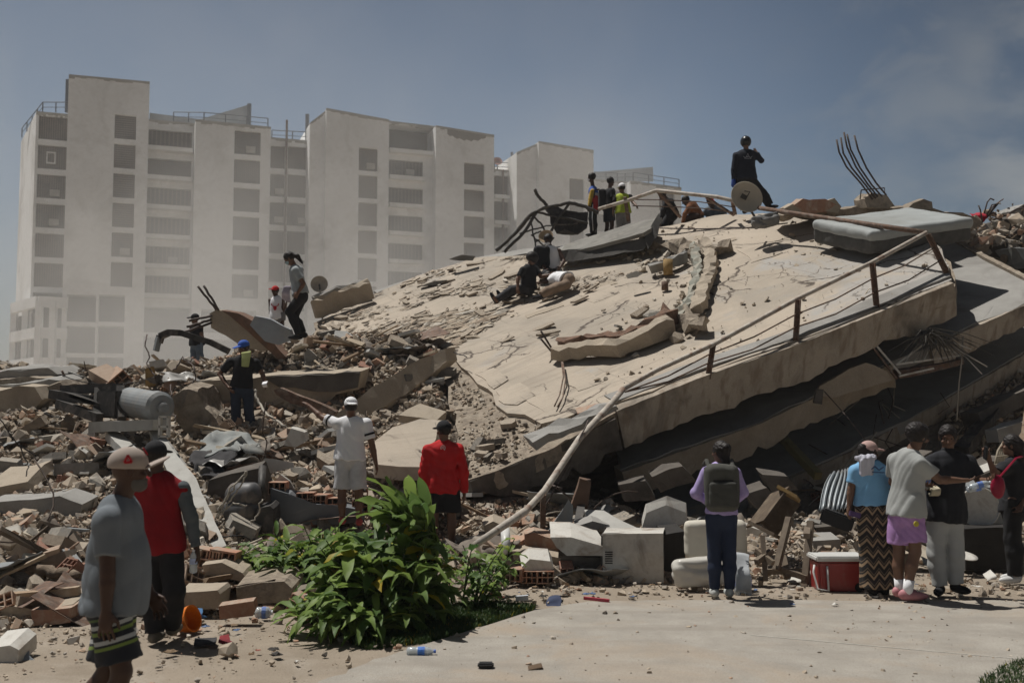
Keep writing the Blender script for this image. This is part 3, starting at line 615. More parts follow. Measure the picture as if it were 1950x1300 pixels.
mesh_m = M('wind_screen', (.36, .38, .40), (.27, .29, .31), rough=.8, scale=.7)
def screen(F, root, a, b, off):
    mb = MB(); q = [F.pt(F.t(px, off), F.z(px, py, off), off) for px, py in (*a, *b)]; nn = Vector((F.n.x, F.n.y, 0))*.08
    mb.add([*q, *[x-nn for x in q]], [(0, 1, 2, 3), (4, 7, 6, 5), (0, 4, 5, 1), (1, 5, 6, 2), (2, 6, 7, 3), (3, 7, 4, 0)]); mb.build('wind_screen', mesh_m, root)
screen(FA, ba, ((284, 240), (474, 245)), ((474, 199), (385, 226)), -3.4); screen(FA, ba, ((284, 238), (386, 240)), ((386, 228), (284, 215)), -3.5)
# middle tower
bb = thing('apartment_block', FB.pt(FB.t(700), 0), 'tall white block in the middle with a peaked parapet and an open roof bay', 'apartment block', 'white apartment blocks behind the rubble')
section(FB, bb, 590, 622, FB.z(590, 232), -.6, ztop1=FB.z(622, 207), back=10)
section(FB, bb, 621, 741, FB.z(621, 207), 0, rows(FB, 684, 720, 282, 53.5, 45, 8, 0), ztop1=FB.z(741, 229), back=10)
zb = FB.z(785, 288, -1.4)
section(FB, bb, 739, 832, FB.z(739, 231, -1.4), -1.4, [(741, 829, FB.z(785, 288, -1.4), FB.z(785, 240, -1.4), 'o')]+rows(FB, 741, 806, 306, 54, 32, 7, -1.4), ztop1=FB.z(832, 242, -1.4), ledge=.8, gm=gr_m2)
mb = MB(); 
for i, pk in enumerate((747, 792)):
    pass
section(FB, bb, 830, 941, FB.z(830, 240), 0, rows(FB, 884, 923, 311, 51.7, 42, 7, 0), ztop1=FB.z(941, 258), back=9)
mb = MB(); t0, t1 = FB.t(852, .05), FB.t(925, .05); vs = []; n_ = 16
for i in range(n_+1):
    t = t0+(t1-t0)*i/n_; zt_ = FB.z(830, 240)+(FB.z(941, 258)-FB.z(830, 240))*((t-FB.t(830))/(FB.t(941)-FB.t(830)))-.15; vs += [FB.pt(t, zt_, .05), FB.pt(t, zt_-.9*math.sin(math.pi*min(1, .12+i/n_*.86))**.5-.1*math.sin(i*2.1), .05)]
mb.add(vs, [(2*i, 2*i+1, 2*i+3, 2*i+2) for i in range(n_)]); mb.build('bare_patch', M('bare_render', (.26, .235, .20), rough=.95), bb)
zt = FB.z(968, 325, -2.)
section(FB, bb, 939, 1000, zt, -2., rows(FB, 941, 996, 336, 50, 38, 6, -2., 'g'), ledge=.5)
mb = MB(); p = FB.pt(FB.t(958, -1.8), 0, -1.8); mb.tube([p, p+Vector((0, 0, zt))], .13, 6); mb.build('downpipe', rust, bb)
railing(FB, bb, [(942, 326, -2.2), (996, 328, -2.2)])
for px, py in ((947, 309), (975, 290)):
    mb = MB(); p = FB.pt(FB.t(px, -2.5), zt, -2.5); z1 = FB.z(px, py, -2.5); mb.tube([p, Vector((p.x, p.y, z1))], .07 if px < 960 else .16, 6); mb.build('roof_post', rail_m, bb)
mb = MB(); p = FB.pt(FB.t(947, -2.5), FB.z(947, 309, -2.5), -2.5); mb.lathe(p, (.2, -1, .5), [(0, .05), (.08, .35), (.2, .55), (.22, .55), (.1, .3)], 14); mb.build('satellite_dish', M('red_dish', (.45, .22, .18), rough=.6), bb)
# right tower and low wing
bc = thing('apartment_block', FC.pt(FC.t(1060), 0), 'plain white block beside the jacketed people with a roof terrace wing', 'apartment block', 'white apartment blocks behind the rubble')
section(FC, bc, 984, 1027, FC.z(984, 288), -.6, ztop1=FC.z(1027, 270), back=10)
section(FC, bc, 1026, 1130, FC.z(1026, 270), 0, rows(FC, 1084, 1112, 340, 49, 41, 6, 0), ztop1=FC.z(1130, 287), back=10)
section(FC, bc, 1128, 1201, FC.z(1165, 345, -2), -2, rows(FC, 1134, 1196, 362, 48, 34, 4, -2))
section(FC, bc, 1200, 1296, FC.z(1200, 345, -.4), -.4, rows(FC, 1254, 1284, 366, 47, 36, 4, -.4), ztop1=FC.z(1296, 358, -.4))
screen(FC, bc, ((1130, 346), (1243, 346)), ((1243, 318), (1130, 328)), -4.)
railing(FC, bc, [(1132, 344, -2.4), (1175, 346, -2.4), (1205, 345, -.8), (1292, 358, -.8)])
# low structures far left and distant wing behind, seen in gaps
# ------------------------------------------------------------------ dust in the air
def vol(name, mesh, dens, colr, aniso=.3):
    m = bpy.data.materials.new(name); m.use_nodes = True; n = m.node_tree.nodes; l = m.node_tree.links; n.clear()
    o_ = n.new("ShaderNodeOutputMaterial"); v = n.new("ShaderNodeVolumePrincipled"); v.inputs['Color'].default_value = (*colr, 1); v.inputs['Anisotropy'].default_value = aniso
    v.inputs['Density'].default_value = dens; l.new(v.outputs[0], o_.inputs['Volume']); o = link(name, mesh, m); tag(o, kind='stuff'); return o, m, v
mb = MB(); mb.box((-10, 75, 20), (190, 180, 44)); hz, hm, hv = vol('haze', mb.mesh('haze'), .0005, (.86, .88, .93), .2)
# dust cloud drifting between the pile and the blocks: dense and brown low down, thin pale veils higher
mb = MB(); mb.box((-22, 56.5, 21), (74, 55, 41)); du, dm_, dv = vol('dust_cloud', mb.mesh('dust_cloud'), .02, (.90, .885, .86), .1)
n = dm_.node_tree.nodes; l = dm_.node_tree.links
t = n.new("ShaderNodeTexCoord"); sp = n.new("ShaderNodeSeparateXYZ"); l.new(t.outputs['Generated'], sp.inputs[0])
def vn(s, lo, hi, a=0., c=1., sc=(1, 1, 1), det=3):
    mp = n.new("ShaderNodeMapping"); mp.inputs['Scale'].default_value = sc; mp.inputs['Location'].default_value = (3.1, 1.7, .4); l.new(t.outputs['Object'], mp.inputs[0])
    x = n.new("ShaderNodeTexNoise"); x.inputs['Scale'].default_value = s; x.inputs['Detail'].default_value = det; x.inputs['Distortion'].default_value = .6; l.new(mp.outputs[0], x.inputs['Vector'])
    m_ = n.new("ShaderNodeMapRange"); m_.interpolation_type = 'SMOOTHSTEP'; l.new(x.outputs[0], m_.inputs[0]); m_.inputs[1].default_value = lo; m_.inputs[2].default_value = hi; m_.inputs[3].default_value = a; m_.inputs[4].default_value = c; return m_.outputs[0]
def vr(v, lo, hi, a, c):
    m_ = n.new("ShaderNodeMapRange"); m_.interpolation_type = 'SMOOTHSTEP'; l.new(v, m_.inputs[0]); m_.inputs[1].default_value = lo; m_.inputs[2].default_value = hi; m_.inputs[3].default_value = a; m_.inputs[4].default_value = c; return m_.outputs[0]
def vm(a, c, op='MULTIPLY'):
    x = n.new("ShaderNodeMath"); x.operation = op
    for i, v in enumerate((a, c)):
        if isinstance(v, (int, float)): x.inputs[i].default_value = v
        else: l.new(v, x.inputs[i])
    return x.outputs[0]
hgt = vr(sp.outputs[2], .05, .62, 1.25, .05); lr = vm(vr(sp.outputs[0], .22, .66, .10, 1), vr(sp.outputs[0], .80, 1, 1, 0)); fade = vm(vr(sp.outputs[2], .8, 1, 1, 0), vr(sp.outputs[1], 0, .45, 0, 1))
nzv = vn(.11, .40, .64, .10, 1.8)
l.new(vm(vm(vm(hgt, lr), vm(fade, nzv)), .0175), dv.inputs["Density"])
SC.cycles.volume_step_rate = 2.5; SC.cycles.volume_max_steps = 48
# ------------------------------------------------------------------ loose rubble
NR = np.random.RandomState(11)
def tmpl_lump(seed, flat=1., n=11):
    r = random.Random(seed); mb = MB(); pts = []
    for _ in range(n):
        v = Vector((r.gauss(0, 1), r.gauss(0, 1), r.gauss(0, 1))).normalized()*r.uniform(.75, 1.1); v.z *= flat; v.x = max(-.8, min(.8, v.x)); pts.append(v*.6)
    mb.hull(pts); return np.array(mb.v), mb.f
def tmpl_shard(seed, th=.09):
    r = random.Random(seed); k = r.choice((4, 5, 5, 6)); a0 = r.uniform(0, 6); out_ = []
    for i in range(k): a = a0+6.283*(i+r.uniform(-.3, .3))/k; out_.append((math.cos(a)*.6*r.uniform(.6, 1.1), math.sin(a)*.45*r.uniform(.6, 1.1)))
    vs = [(x, y, th) for x, y in out_]+[(x*1.04, y*1.03, -th) for x, y in out_]
    return np.array(vs), [tuple(range(k)), tuple(reversed(range(k, 2*k)))]+[(i, k+i, k+(i+1) % k, (i+1) % k) for i in range(k)]
def tmpl_stick(seed):
    r = random.Random(seed); mb = MB(); global rng; mb.box((0, 0, 0), (1.3, .1, .06), None, .03); return np.array(mb.v), mb.f
LIB = [tmpl_lump(i) for i in range(10)]+[tmpl_lump(40+i, .55, 9) for i in range(6)]+[tmpl_shard(i) for i in range(12)]+[tmpl_shard(60+i, .2) for i in range(6)]+[tmpl_stick(i) for i in range(3)]
def rots(n, tilt):
    a = NR.uniform(0, 6.283, n); b = NR.normal(0, tilt, n); c = NR.normal(0, tilt, n)
    ca, sa, cb_, sb, cc, sc = np.cos(a), np.sin(a), np.cos(b), np.sin(b), np.cos(c), np.sin(c); O = np.zeros(n); I = np.ones(n)
    Rz = np.stack([ca, -sa, O, sa, ca, O, O, O, I], 1).reshape(n, 3, 3); Rx = np.stack([I, O, O, O, cb_, -sb, O, sb, cb_], 1).reshape(n, 3, 3); Ry = np.stack([cc, O, sc, O, I, O, -sc, O, cc], 1).reshape(n, 3, 3)
    return Rx@Ry@Rz
def scatter(name, pos, size, mat, tilt=.4, weights=None, kind='stuff', base=None, drag=False):
    """many small pieces as one mesh"""
    n = len(pos); which = NR.choice(len(LIB), n, p=weights); Rm = rots(n, tilt)
    if drag: Rm = rots(n, tilt*.5); an = NR.normal(.44, .45, n); q_ = NR.uniform(.7, 2.6, n); c_, s__ = np.cos(an), np.sin(an); Rm = np.stack([c_*q_, -s__*.7, 0*c_, s__*q_, c_*.7, 0*c_, 0*c_, 0*c_, .5+0*c_], 1).reshape(n, 3, 3)
    if base is not None: Rm = np.array(base)[None]@Rm
    V = []; F = []; nb = 0
    for k, (tv, tf) in enumerate(LIB):
        idx = np.where(which == k)[0]
        if not len(idx): continue
        vv = np.einsum('nij,vj->nvi', Rm[idx], tv)*size[idx][:, None, None]+pos[idx][:, None, :]; m = len(tv); V.append(vv.reshape(-1, 3))
        for q in range(len(idx)): o_ = nb+q*m; F += [tuple(o_+i for i in f) for f in tf]
        nb += m*len(idx)
    me = bpy.data.meshes.new(name); me.from_pydata(np.concatenate(V).tolist(), [], F); me.update()
    o = link(name, me, mat, origin=(0, 0, 0)); 
    if kind: tag(o, kind=kind)
    return o
def wts(lump=1., flat=1., shard=1., thick=1., stick=1.):
    w_ = np.array([lump]*10+[flat]*6+[shard]*12+[thick]*6+[stick]*3, float); return w_/w_.sum()
rub = palette('rubble_mix', [(.38, .31, .235), (.33, .27, .205), (.42, .35, .27), (.33, .30, .265), (.38, .35, .31), (.38, .225, .155), (.37, .30, .225), (.42, .29, .205), (.54, .49, .42), (.18, .15, .125), (.13, .115, .10), (.47, .39, .30), (.29, .24, .185), (.40, .33, .25)])
chunk_m = palette('chunk_mix', [(.38, .32, .25), (.34, .28, .22), (.30, .285, .26), (.36, .34, .31), (.42, .35, .27), (.25, .22, .185)], rnd='obj', scale=5, bump=.6)
# world-uniform cover of the hill
def cover(n, x0, x1, y0, y1, smin, smax, pw, zmin=.02, lift=.0):
    x = NR.uniform(x0, x1, n); y = NR.uniform(y0, y1, n); z = mound(x, y); k = (np.abs(x) < y*.56+1.2)&(z > zmin)&~inpoly(x, y, FOOT)
    x, y, z = x[k], y[k], z[k]; s_ = smin+(smax-smin)*NR.uniform(0, 1, len(x))**pw; return np.stack([x, y, z+s_*.05+lift], 1), s_
p_, s_ = cover(60000, -13, 4, 9, 23, .025, .17, 3.4); scatter('rubble', p_, s_, rub, .45, wts(1, 1, 1.3, .9, 1.2))
p_, s_ = cover(7000, -13, 2.5, 9, 23, .10, .26, 2.8); scatter('rubble', p_, s_, rub, .5, wts(.9, 1, 1.2, 1, .8))
p_, s_ = cover(26000, .5, 12, 11, 20, .025, .19, 3.2); scatter('rubble', p_, s_, rub, .5, wts(1, 1, 1.1, .9, 2))
p_, s_ = cover(34000, -9, 4, 9, 15.5, .012, .05, 1.6, lift=.03); scatter('gravel', p_, s_, rub, .6, wts(1, 1, 1.3, .6, 2))
# foot of the pile thinning out over the dirt
n = 9000; x = NR.uniform(-7, 9, n); y = NR.uniform(7.3, 13.5, n); z = np.maximum(mound(x, y), 0)
ef = np.interp(x, [-7, -4, -2, 0, 9], [9.0, 9.2, 9.9, 11.3, 11.7]); k = (y > ef-np.abs(NR.normal(0, .55, n)))&(z < .12); x, y, z = x[k], y[k], z[k]; s_ = .015+.09*NR.uniform(0, 1, len(x))**3
scatter('gravel', np.stack([x, y, z+.01+s_*.1], 1), s_, rub, .4, wts())
n = 5200; x = NR.uniform(-7, 8, n); y = 6.6+5.5*NR.uniform(0, 1, n)**.8; dirtside = (x < -1.2+ (y-8)*.6); k = dirtside|(NR.uniform(0, 1, n) < .3); x, y = x[k], y[k]; s_ = .008+.05*NR.uniform(0, 1, len(x))**4
scatter('gravel', np.stack([x, y, .03*np.ones(len(x))], 1), s_, rub, .3, wts(1, 1, .6, .5, .2))
# flakes lying on the bare floor: dense toward its low left edge, streaks running with the slope
def onslab(poly_px, n, smin, smax, pw, lift=.02, dens=None):
    q = [S(*c) for c in poly_px]; xs_ = [v.x for v in q]; ys_ = [v.y for v in q]; x = NR.uniform(min(xs_), max(xs_), n); y = NR.uniform(min(ys_), max(ys_), n); k = inpoly(x, y, q)
    if dens is not None: k &= NR.uniform(0, 1, n) < dens(x, y)
    x, y = x[k], y[k]; s_ = smin+(smax-smin)*NR.uniform(0, 1, len(x))**pw; return np.stack([x, y, plane_z(x, y)+lift+s_*.06], 1), s_
BM = Matrix((SN.cross(Vector((0, 1, 0))).cross(SN).cross(SN), Vector((0, 1, 0)), SN)); BR = [[1, 0, -SA], [0, 1, -SB], [SA*.93, SB*.93, .9]]
_nz = lambda x, y: np.clip(.5+.8*np.sin(x*1.3+y*2.6+np.sin(y*1.1)*1.5)*np.sin(x*.9-y*.6+1)+.25*np.sin(x*5+y*7), 0, 1)
shard_m = palette('flake_mix', [(.40, .33, .25), (.36, .29, .22), (.45, .38, .29), (.31, .24, .18), (.50, .46, .40), (.30, .26, .21), (.17, .145, .12)])
zoneL = [(604, 612), (640, 638), (800, 645), (860, 668), (960, 610), (1120, 560), (1250, 500), (1120, 470), (1000, 486), (820, 516), (700, 565)]
p_, s_ = onslab(zoneL, 5600, .012, .15, 2.6, dens=_nz); scatter('rubble', p_, s_, shard_m, .22, wts(.2, .5, 1.6, .8, 1.6), base=BR, drag=True)
zoneT = [(700, 630), (800, 645), (860, 668), (905, 640), (960, 600), (900, 590), (780, 612)]
p_, s_ = onslab(zoneT, 2600, .03, .22, 2.6); scatter('rubble', p_, s_, shard_m, .3, wts(.5, 1, 1.6, .8, 1.8), base=BR, drag=True)
zoneA = [(870, 700), (940, 760), (1000, 800), (1060, 800), (1000, 858), (890, 898), (855, 760)]
p_, s_ = onslab(zoneA, 2200, .01, .10, 3.6, lift=-.05); scatter('rubble', p_, s_, shard_m, .35, wts(1, 1, 1, .8, .8), base=BR)
zoneC = [(1180, 470), (1290, 455), (1330, 490), (1350, 600), (1330, 650), (1240, 640), (1300, 560), (1200, 510)]
p_, s_ = onslab(zoneC, 900, .03, .20, 2.4, dens=_nz); scatter('rubble', p_, s_, shard_m, .35, wts(1, 1, 1, .8, .8), base=BR)
zoneR = [(1260, 435), (1500, 404), (1790, 460), (1812, 530), (1180, 770), (1100, 700)]
p_, s_ = onslab(zoneR, 500, .02, .13, 3.2); scatter('rubble', p_, s_, shard_m, .3, wts(1, 1, 1, .8, 1.5), base=BR)
# small stuff on the 2nd floor's high end and along the ridge
q = [S(*c, 0, D2) for c in [(1812, 455), (1960, 530), (2150, 600), (2150, 420), (1900, 400)]]
n = 2600; x = NR.uniform(6.5, 13, n); y = NR.uniform(16, 27, n); k = inpoly(x, y, q)&(y > 21.5-(x-8)*.2); x, y = x[k], y[k]; s_ = .05+.3*NR.uniform(0, 1, len(x))**2
scatter('rubble', np.stack([x, y, plane_z(x, y)-D2+.05+NR.uniform(0, .15, len(x))], 1), s_, rub, .7, wts(1, 1, 1, 1, 2.5))
# ---- individual chunks one can tell apart: copies of a few shapes
def chunk_obj(name, v, f, mat): mb = MB(); mb.add(v, f); me = mb.mesh(name); me.materials.append(mat); return me
lumps = []
for i in range(8):
    v, f = tmpl_lump(100+i, .7 if i % 2 else .95, 16); lumps.append(chunk_obj('concrete_chunk', v, f, chunk_m))
slabs_ = []
for i in range(8):
    v, f = tmpl_shard(200+i, .13); slabs_.append(chunk_obj('slab_fragment', v, f, chunk_m))
pale_m = palette('pale_plaster', [(.55, .52, .47), (.48, .45, .40), (.44, .43, .41), (.52, .46, .38)], rnd='obj', scale=4)
pales = []
for i in range(6):
    v, f = tmpl_shard(300+i, .06); pales.append(chunk_obj('plaster_shard', v, f, pale_m))
def hollow_mesh(nx_=3, nz_=2, L_=1., br=True, seed=0):
    """clay block with square tubes running through it"""
    r = random.Random(seed); mb = MB(); W, H = .62, .42; t = .035
    for i in range(nx_+1): mb.box((0, -W/2+W*i/nx_, 0), (L_*r.uniform(.85, 1), t, H), None, .008)
    for j in range(nz_+1): mb.box((r.uniform(-.03, .03), 0, -H/2+H*j/nz_+.001*j), (L_*r.uniform(.85, 1)+.01, W+t, t), None, .008)
    return mb
blocks = []
for i in range(4): me = hollow_mesh(3, 2, 1. if i < 2 else .7, True, i).mesh('hollow_brick'); me.materials.append(palette('clay_mix%d' % i if i == 0 else 'clay_mix', [(.40, .21, .14), (.36, .18, .12), (.43, .27, .19), (.38, .26, .19)], rnd='obj') if 'clay_mix0' not in MATS else MATS['clay_mix0']); blocks.append(me)
sticks = []
for i in range(3):
    mb = MB(); mb.box((0, 0, 0), (1.4, .10-.02*i, .05), None, .02); me = mb.mesh('timber_strip'); me.materials.append(M('old_timber', (.30, .22, .15), (.22, .16, .11), rough=.9, scale=7, vary=.35, stain=(.4, .35, .28), sscale=5)); sticks.append(me)
TONES = dict(concrete=[('grey', M('chunk_grey', (.33, .315, .29), (.25, .24, .22), bump=.7, dust=.75, scale=5, fine=(30, .4, (.2, .18, .16)))), ('beige', M('chunk_beige', (.42, .35, .27), (.34, .28, .22), bump=.7, dust=.75, scale=5, fine=(30, .4, (.24, .2, .16)))), ('brown', M('chunk_brown', (.30, .24, .18), (.22, .175, .135), bump=.8, dust=.75, scale=5)), ('dark grey', M('chunk_dark', (.19, .18, .165), (.13, .12, .11), bump=.7, dust=.75, scale=5))],
    screed=[('beige', M('chunk_beige', (.4, .33, .25))), ('brown', M('chunk_brown', (.3, .24, .18)))],
    pale=[('white', M('shard_white', (.57, .55, .50), (.48, .46, .42), scale=5)), ('pale grey', M('shard_grey', (.43, .43, .41), (.36, .355, .34), scale=5)), ('cream', M('shard_cream', (.52, .46, .37), (.44, .39, .31), scale=5))],
    clay=[('orange', M('clay_orange', (.40, .23, .15), (.34, .19, .125), scale=7, stain=(.4, .33, .26), sscale=6, dust=.8)), ('dark red', M('clay_red', (.30, .155, .11), (.24, .125, .09), scale=7, stain=(.36, .3, .24), sscale=6)), ('dusty', M('clay_dusty', (.38, .29, .22), (.33, .24, .18), scale=7))],
    wood=[('pale', M('wood_pale', (.38, .31, .23), (.30, .24, .17), scale=9)), ('brown', M('wood_brown', (.24, .17, .11), (.18, .125, .08), scale=9)), ('dark', M('wood_dark', (.12, .09, .065), (.09, .07, .05), scale=9))])
def place(meshes, name, p, s, label, cat, group, tilt=.5, nrm=None, sq=(1, 1, 1), tone='concrete', srange=None):
    o = bpy.data.objects.new(name, rng.choice(meshes)); COL.objects.link(o); o.location = p
    cn, cmat = rng.choice(TONES[tone]); o.material_slots[0].link = 'OBJECT'; o.material_slots[0].material = cmat; lo_, hi_ = srange or (.12, .5)
    label = ('small', 'medium', 'big')[min(2, int(3*(s-lo_)/(hi_-lo_+1e-6)))]+' '+cn+' '+label
    m = Matrix.Rotation(U(0, 6.28), 3, 'Z'); m = Matrix.Rotation(rng.gauss(0, tilt), 3, 'X')@Matrix.Rotation(rng.gauss(0, tilt), 3, 'Y')@m
    if nrm is not None: m = Vector((0, 0, 1)).rotation_difference(nrm).to_matrix()@m
    if (m@Vector((0, 0, 1))).angle(Vector((0, 0, 1))) > (.55 if nrm is None else .75) and len(label.split()) < 16: label = 'tipped '+label
    o.rotation_euler = m.to_euler(); o.scale = (s*sq[0], s*sq[1], s*sq[2]); return tag(o, label, cat, group)
ZONES = [  # region of the photo, how many of each kind, where it is in words
 ('by the layered concrete stack', (-10, 200, 815, 940), 16, 14, 6, 8, 4),
 ('on the low slope behind the capped man', (-10, 170, 1015, 1170), 14, 12, 4, 9, 7),
 ('on the crest below the white blocks', (120, 420, 690, 745), 8, 8, 3, 6, 6),
 ('below the woman in the blue cap', (380, 640, 830, 915), 14, 14, 12, 10, 8),
 ('under the feet of the woman in the grey shirt', (560, 850, 640, 735), 14, 14, 8, 12, 8),
 ('between the white-shirted and red-shirted men', (690, 900, 870, 1000), 8, 8, 3, 5, 3),
 ('behind the leafy bush at the foot of the pile', (330, 640, 1000, 1150), 9, 9, 5, 8, 3),
 ('between the bush and the white machine', (900, 1150, 985, 1110), 8, 10, 6, 9, 4),
 ('in the shade under the tilted floors', (1030, 1560, 930, 1050), 12, 14, 4, 6, 6),
 ('behind the four standing people', (1560, 1950, 930, 1090), 9, 9, 4, 4, 3)]
for zi, (where, (x0, x1, y0, y1), a, b, c, d, e) in enumerate(ZONES):
    for cnt, ms, nm, desc, cat, smin, smax, tl in ((a, lumps, 'concrete_chunk', 'concrete lump', 'concrete chunk', .16, .34, .7), (b, slabs_, 'slab_fragment', 'slab piece', 'slab fragment', .24, .58, .4),
            (c, pales, 'plaster_shard', 'plaster shard', 'plaster shard', .25, .55, .4), (d, blocks, 'hollow_brick', 'hollow brick', 'brick', .26, .36, .6), (e, sticks, 'timber_strip', 'wooden strip', 'timber', .5, .9, .3)):
        for _ in range(cnt):
            px, py = U(x0, x1), U(y0, y1); p = onm(px, py); s = smin+(smax-smin)*rng.random()**1.6
            if p.y > 23: continue
            p.z += s*.12; place(ms, nm, p, s, f'{desc} {where}', cat, f'{cat}s {where}', tl, tone={'plaster_shard': 'pale', 'hollow_brick': 'clay', 'timber_strip': 'wood'}.get(nm, 'concrete'), srange=(smin, smax*.85))
for _ in range(46):
    px, py = U(640, 1180), U(500, 650); p = S(px, py, .04)
    if not inpoly(np.array([p.x]), np.array([p.y]), FOOT)[0]: continue
    place(slabs_, 'slab_fragment', p, U(.12, .38), 'screed flake on the bare floor below the seated men', 'slab fragment', 'flakes on the bare floor', .10, SN, (1.6, .7, .5), tone='screed')
for _ in range(7):
    px, py = U(880, 1010), U(790, 870); p = S(px, py, .0)
    place(slabs_, 'slab_fragment', p, U(.18, .4), 'screed piece on the dusty corner above the red-shirted man', 'slab fragment', 'screed pieces on the dusty corner', .2, SN)
for _ in range(14):
    px, py = U(1130, 1340), U(460, 480) if rng.random() < .5 else U(600, 655); p = S(px, py, .05)
    place(lumps+slabs_, 'concrete_chunk', p, U(.15, .34), 'concrete lump beside the broken upstands on the bare floor', 'concrete chunk', 'lumps on the bare floor', .5, SN)

# cables, bars and pipes tangled through the pile
wm_ = [M('rebar_thin', (.10, .075, .06), rough=.8), M('cable_black', (.03, .03, .032), rough=.6), M('cable_pale', (.38, .34, .28), rough=.7)]
for zi, (where, (x0, x1, y0, y1), *_) in enumerate(ZONES):
    for _k in range(9 if zi in (0, 3, 4, 8) else 6):
        p = onm(U(x0, x1), U(y0, y1))
        if p.y > 23: continue
        a = U(0, 6.28); L_ = U(.35, 1.3); d = Vector((math.cos(a), math.sin(a)*.6, U(-.1, .5))).normalized(); pts = [p]
        for i in range(7): d = (d+Vector((U(-.45, .45), U(-.45, .45), U(-.5, .3)))).normalized(); q = pts[-1]+d*L_/6; q.z = max(q.z, mz(q.x, q.y)+.03); pts.append(q)
        k = rng.randrange(3); mb = MB(); mb.tube(pts, (.010, .009, .008)[k], 5); tag(mb.build('loose_wire', wm_[k], smooth=True), ('thin steel bar', 'black cable', 'pale cable')[k]+' poking out '+where, 'wire', 'loose wires '+where)
# ------------------------------------------------------------------ large pieces read off the photo
def W3(c, dflt=None): return P(c[0], c[1], c[2] if len(c) > 2 else dflt)
def prism(name, pts, d, depth, mat, label=None, cat=None, group=None, parent=None, tilt=(0, 1, .12), cell=.3, amp=.025, jg=.035, jstep=.22):
    """block whose camera-side outline is pts; it reaches back by depth"""
    q = [W3(c, d) for c in pts]; ex = Vector(tilt).normalized(); n = Vector((0, 0, 0))
    for i in range(len(q)): a, b = q[i], q[(i+1) % len(q)]; n += a.cross(b)
    n.normalize(); n = n if n.y < 0 else -n
    if jg: q2 = []
    r = random.Random(int(pts[0][0]*7+pts[0][1]))
    if jg:
        for i, a in enumerate(q):
            b = q[(i+1) % len(q)]; k = max(1, int((b-a).length/jstep)); q2.append(a)
            for t in range(1, k): q2.append(a.lerp(b, t/k)+Vector((r.uniform(-jg, jg), r.uniform(-jg, jg)*.5, r.uniform(-jg, jg))))
        q = q2
    bm = bmesh.new(); top = [bm.verts.new(p) for p in q]; bot = [bm.verts.new(p+ex*depth*(1+r.uniform(-.06, .06))) for p in q]
    bm.faces.new(top); bm.faces.new(list(reversed(bot)))
    for i in range(len(q)): j = (i+1) % len(q); bm.faces.new((top[j], top[i], bot[i], bot[j]))
    bmesh.ops.triangulate(bm, faces=[f for f in bm.faces if len(f.verts) > 4])
    if cell:
        for ax in (Vector((1, 0, 0)), Vector((0, 1, 0)), Vector((0, 0, 1))):
            ds = [v.co.dot(ax) for v in bm.verts]; k = math.ceil(min(ds)/cell)*cell+cell*.31
            while k < max(ds): bmesh.ops.bisect_plane(bm, geom=bm.verts[:]+bm.edges[:]+bm.faces[:], plane_co=ax*k, plane_no=ax); k += cell
        for v in bm.verts: v.co += mn.noise_vector(v.co*2.3)*amp+mn.noise_vector(v.co*7)*amp*.4
    bmesh.ops.recalc_face_normals(bm, faces=bm.faces); me = bpy.data.meshes.new(name); bm.to_mesh(me); bm.free()
    return tag(link(name, me, mat, parent), label, cat, group)
def plate(name, pts, thick, mat, label=None, cat=None, group=None, parent=None, cell=.25, amp=.015, jg=.03, h=None):
    """plate through points (px, py[, depth]); points without a depth lie on the pile"""
    q = [P(*c) if len(c) > 2 else onm(*c, h=.05 if h is None else h) for c in pts]; c = sum(q, Vector())/len(q); n = Vector()
    for i in range(len(q)): n += (q[i]-c).cross(q[(i+1) % len(q)]-c)
    n.normalize(); n = n if n.z > 0 or (abs(n.z) < .2 and n.y < 0) else -n
    if n.z < 0: n = -n
    return tag(link(name, slab_mesh(jag(q, .2, jg, int(pts[0][0])) if jg else q, n, thick, cell=cell, amp=amp), mat, parent), label, cat, group)
def rod(name, pts, r, mat, label=None, cat=None, group=None, parent=None, n=8, d=None, smooth=True, dent=0):
    q = [W3(c, d) if not isinstance(c, Vector) else c for c in pts]
    if dent:
        q2 = []
        for i in range(len(q)-1):
            for k in range(6): q2.append(q[i].lerp(q[i+1], k/6)+Vector((U(-dent, dent), U(-dent, dent), U(-dent, dent))))
        q = q2+[q[-1]]
    mb = MB(); mb.tube(q, r, n); return tag(mb.build(name, mat, parent, smooth=smooth), label, cat, group)
def beam(name, a, b, w, h, mat, label=None, cat=None, group=None, parent=None, up=(0, 0, 1), cell=.25, amp=.015, bev=0):
    A, B = (W3(a) if not isinstance(a, Vector) else a), (W3(b) if not isinstance(b, Vector) else b); mb = MB(); mb.bar(A, B, w, h, up); o = mb.build(name, mat, parent)
    if bev: bevel(o, bev)
    if cell:
        bm = bmesh.new(); bm.from_mesh(o.data)
        for ax in (Vector((1, 0, 0)), Vector((0, 1, 0)), Vector((0, 0, 1))):
            ds = [v.co.dot(ax) for v in bm.verts]; k = math.ceil(min(ds)/cell)*cell+.05
            while k < max(ds): bmesh.ops.bisect_plane(bm, geom=bm.verts[:]+bm.edges[:]+bm.faces[:], plane_co=ax*k, plane_no=ax); k += cell
        for v in bm.verts: v.co += mn.noise_vector(v.co*3)*amp
        bm.to_mesh(o.data); bm.free()
    return tag(o, label, cat, group)
steel = M('dark_steel', (.075, .07, .065), (.05, .047, .045), rough=.6, scale=8, metal=.3, stain=(.22, .19, .16), sscale=4, samt=.6)
greyp = M('grey_paint', (.26, .275, .28), (.20, .21, .215), rough=.5, scale=3, stain=(.34, .31, .27), sscale=3, samt=.5)
lightg = M('light_grey_concrete', (.43, .42, .39), (.36, .35, .325), rough=.85, scale=3, bump=.3, stain=(.25, .235, .21), sscale=1.4, samt=.6)
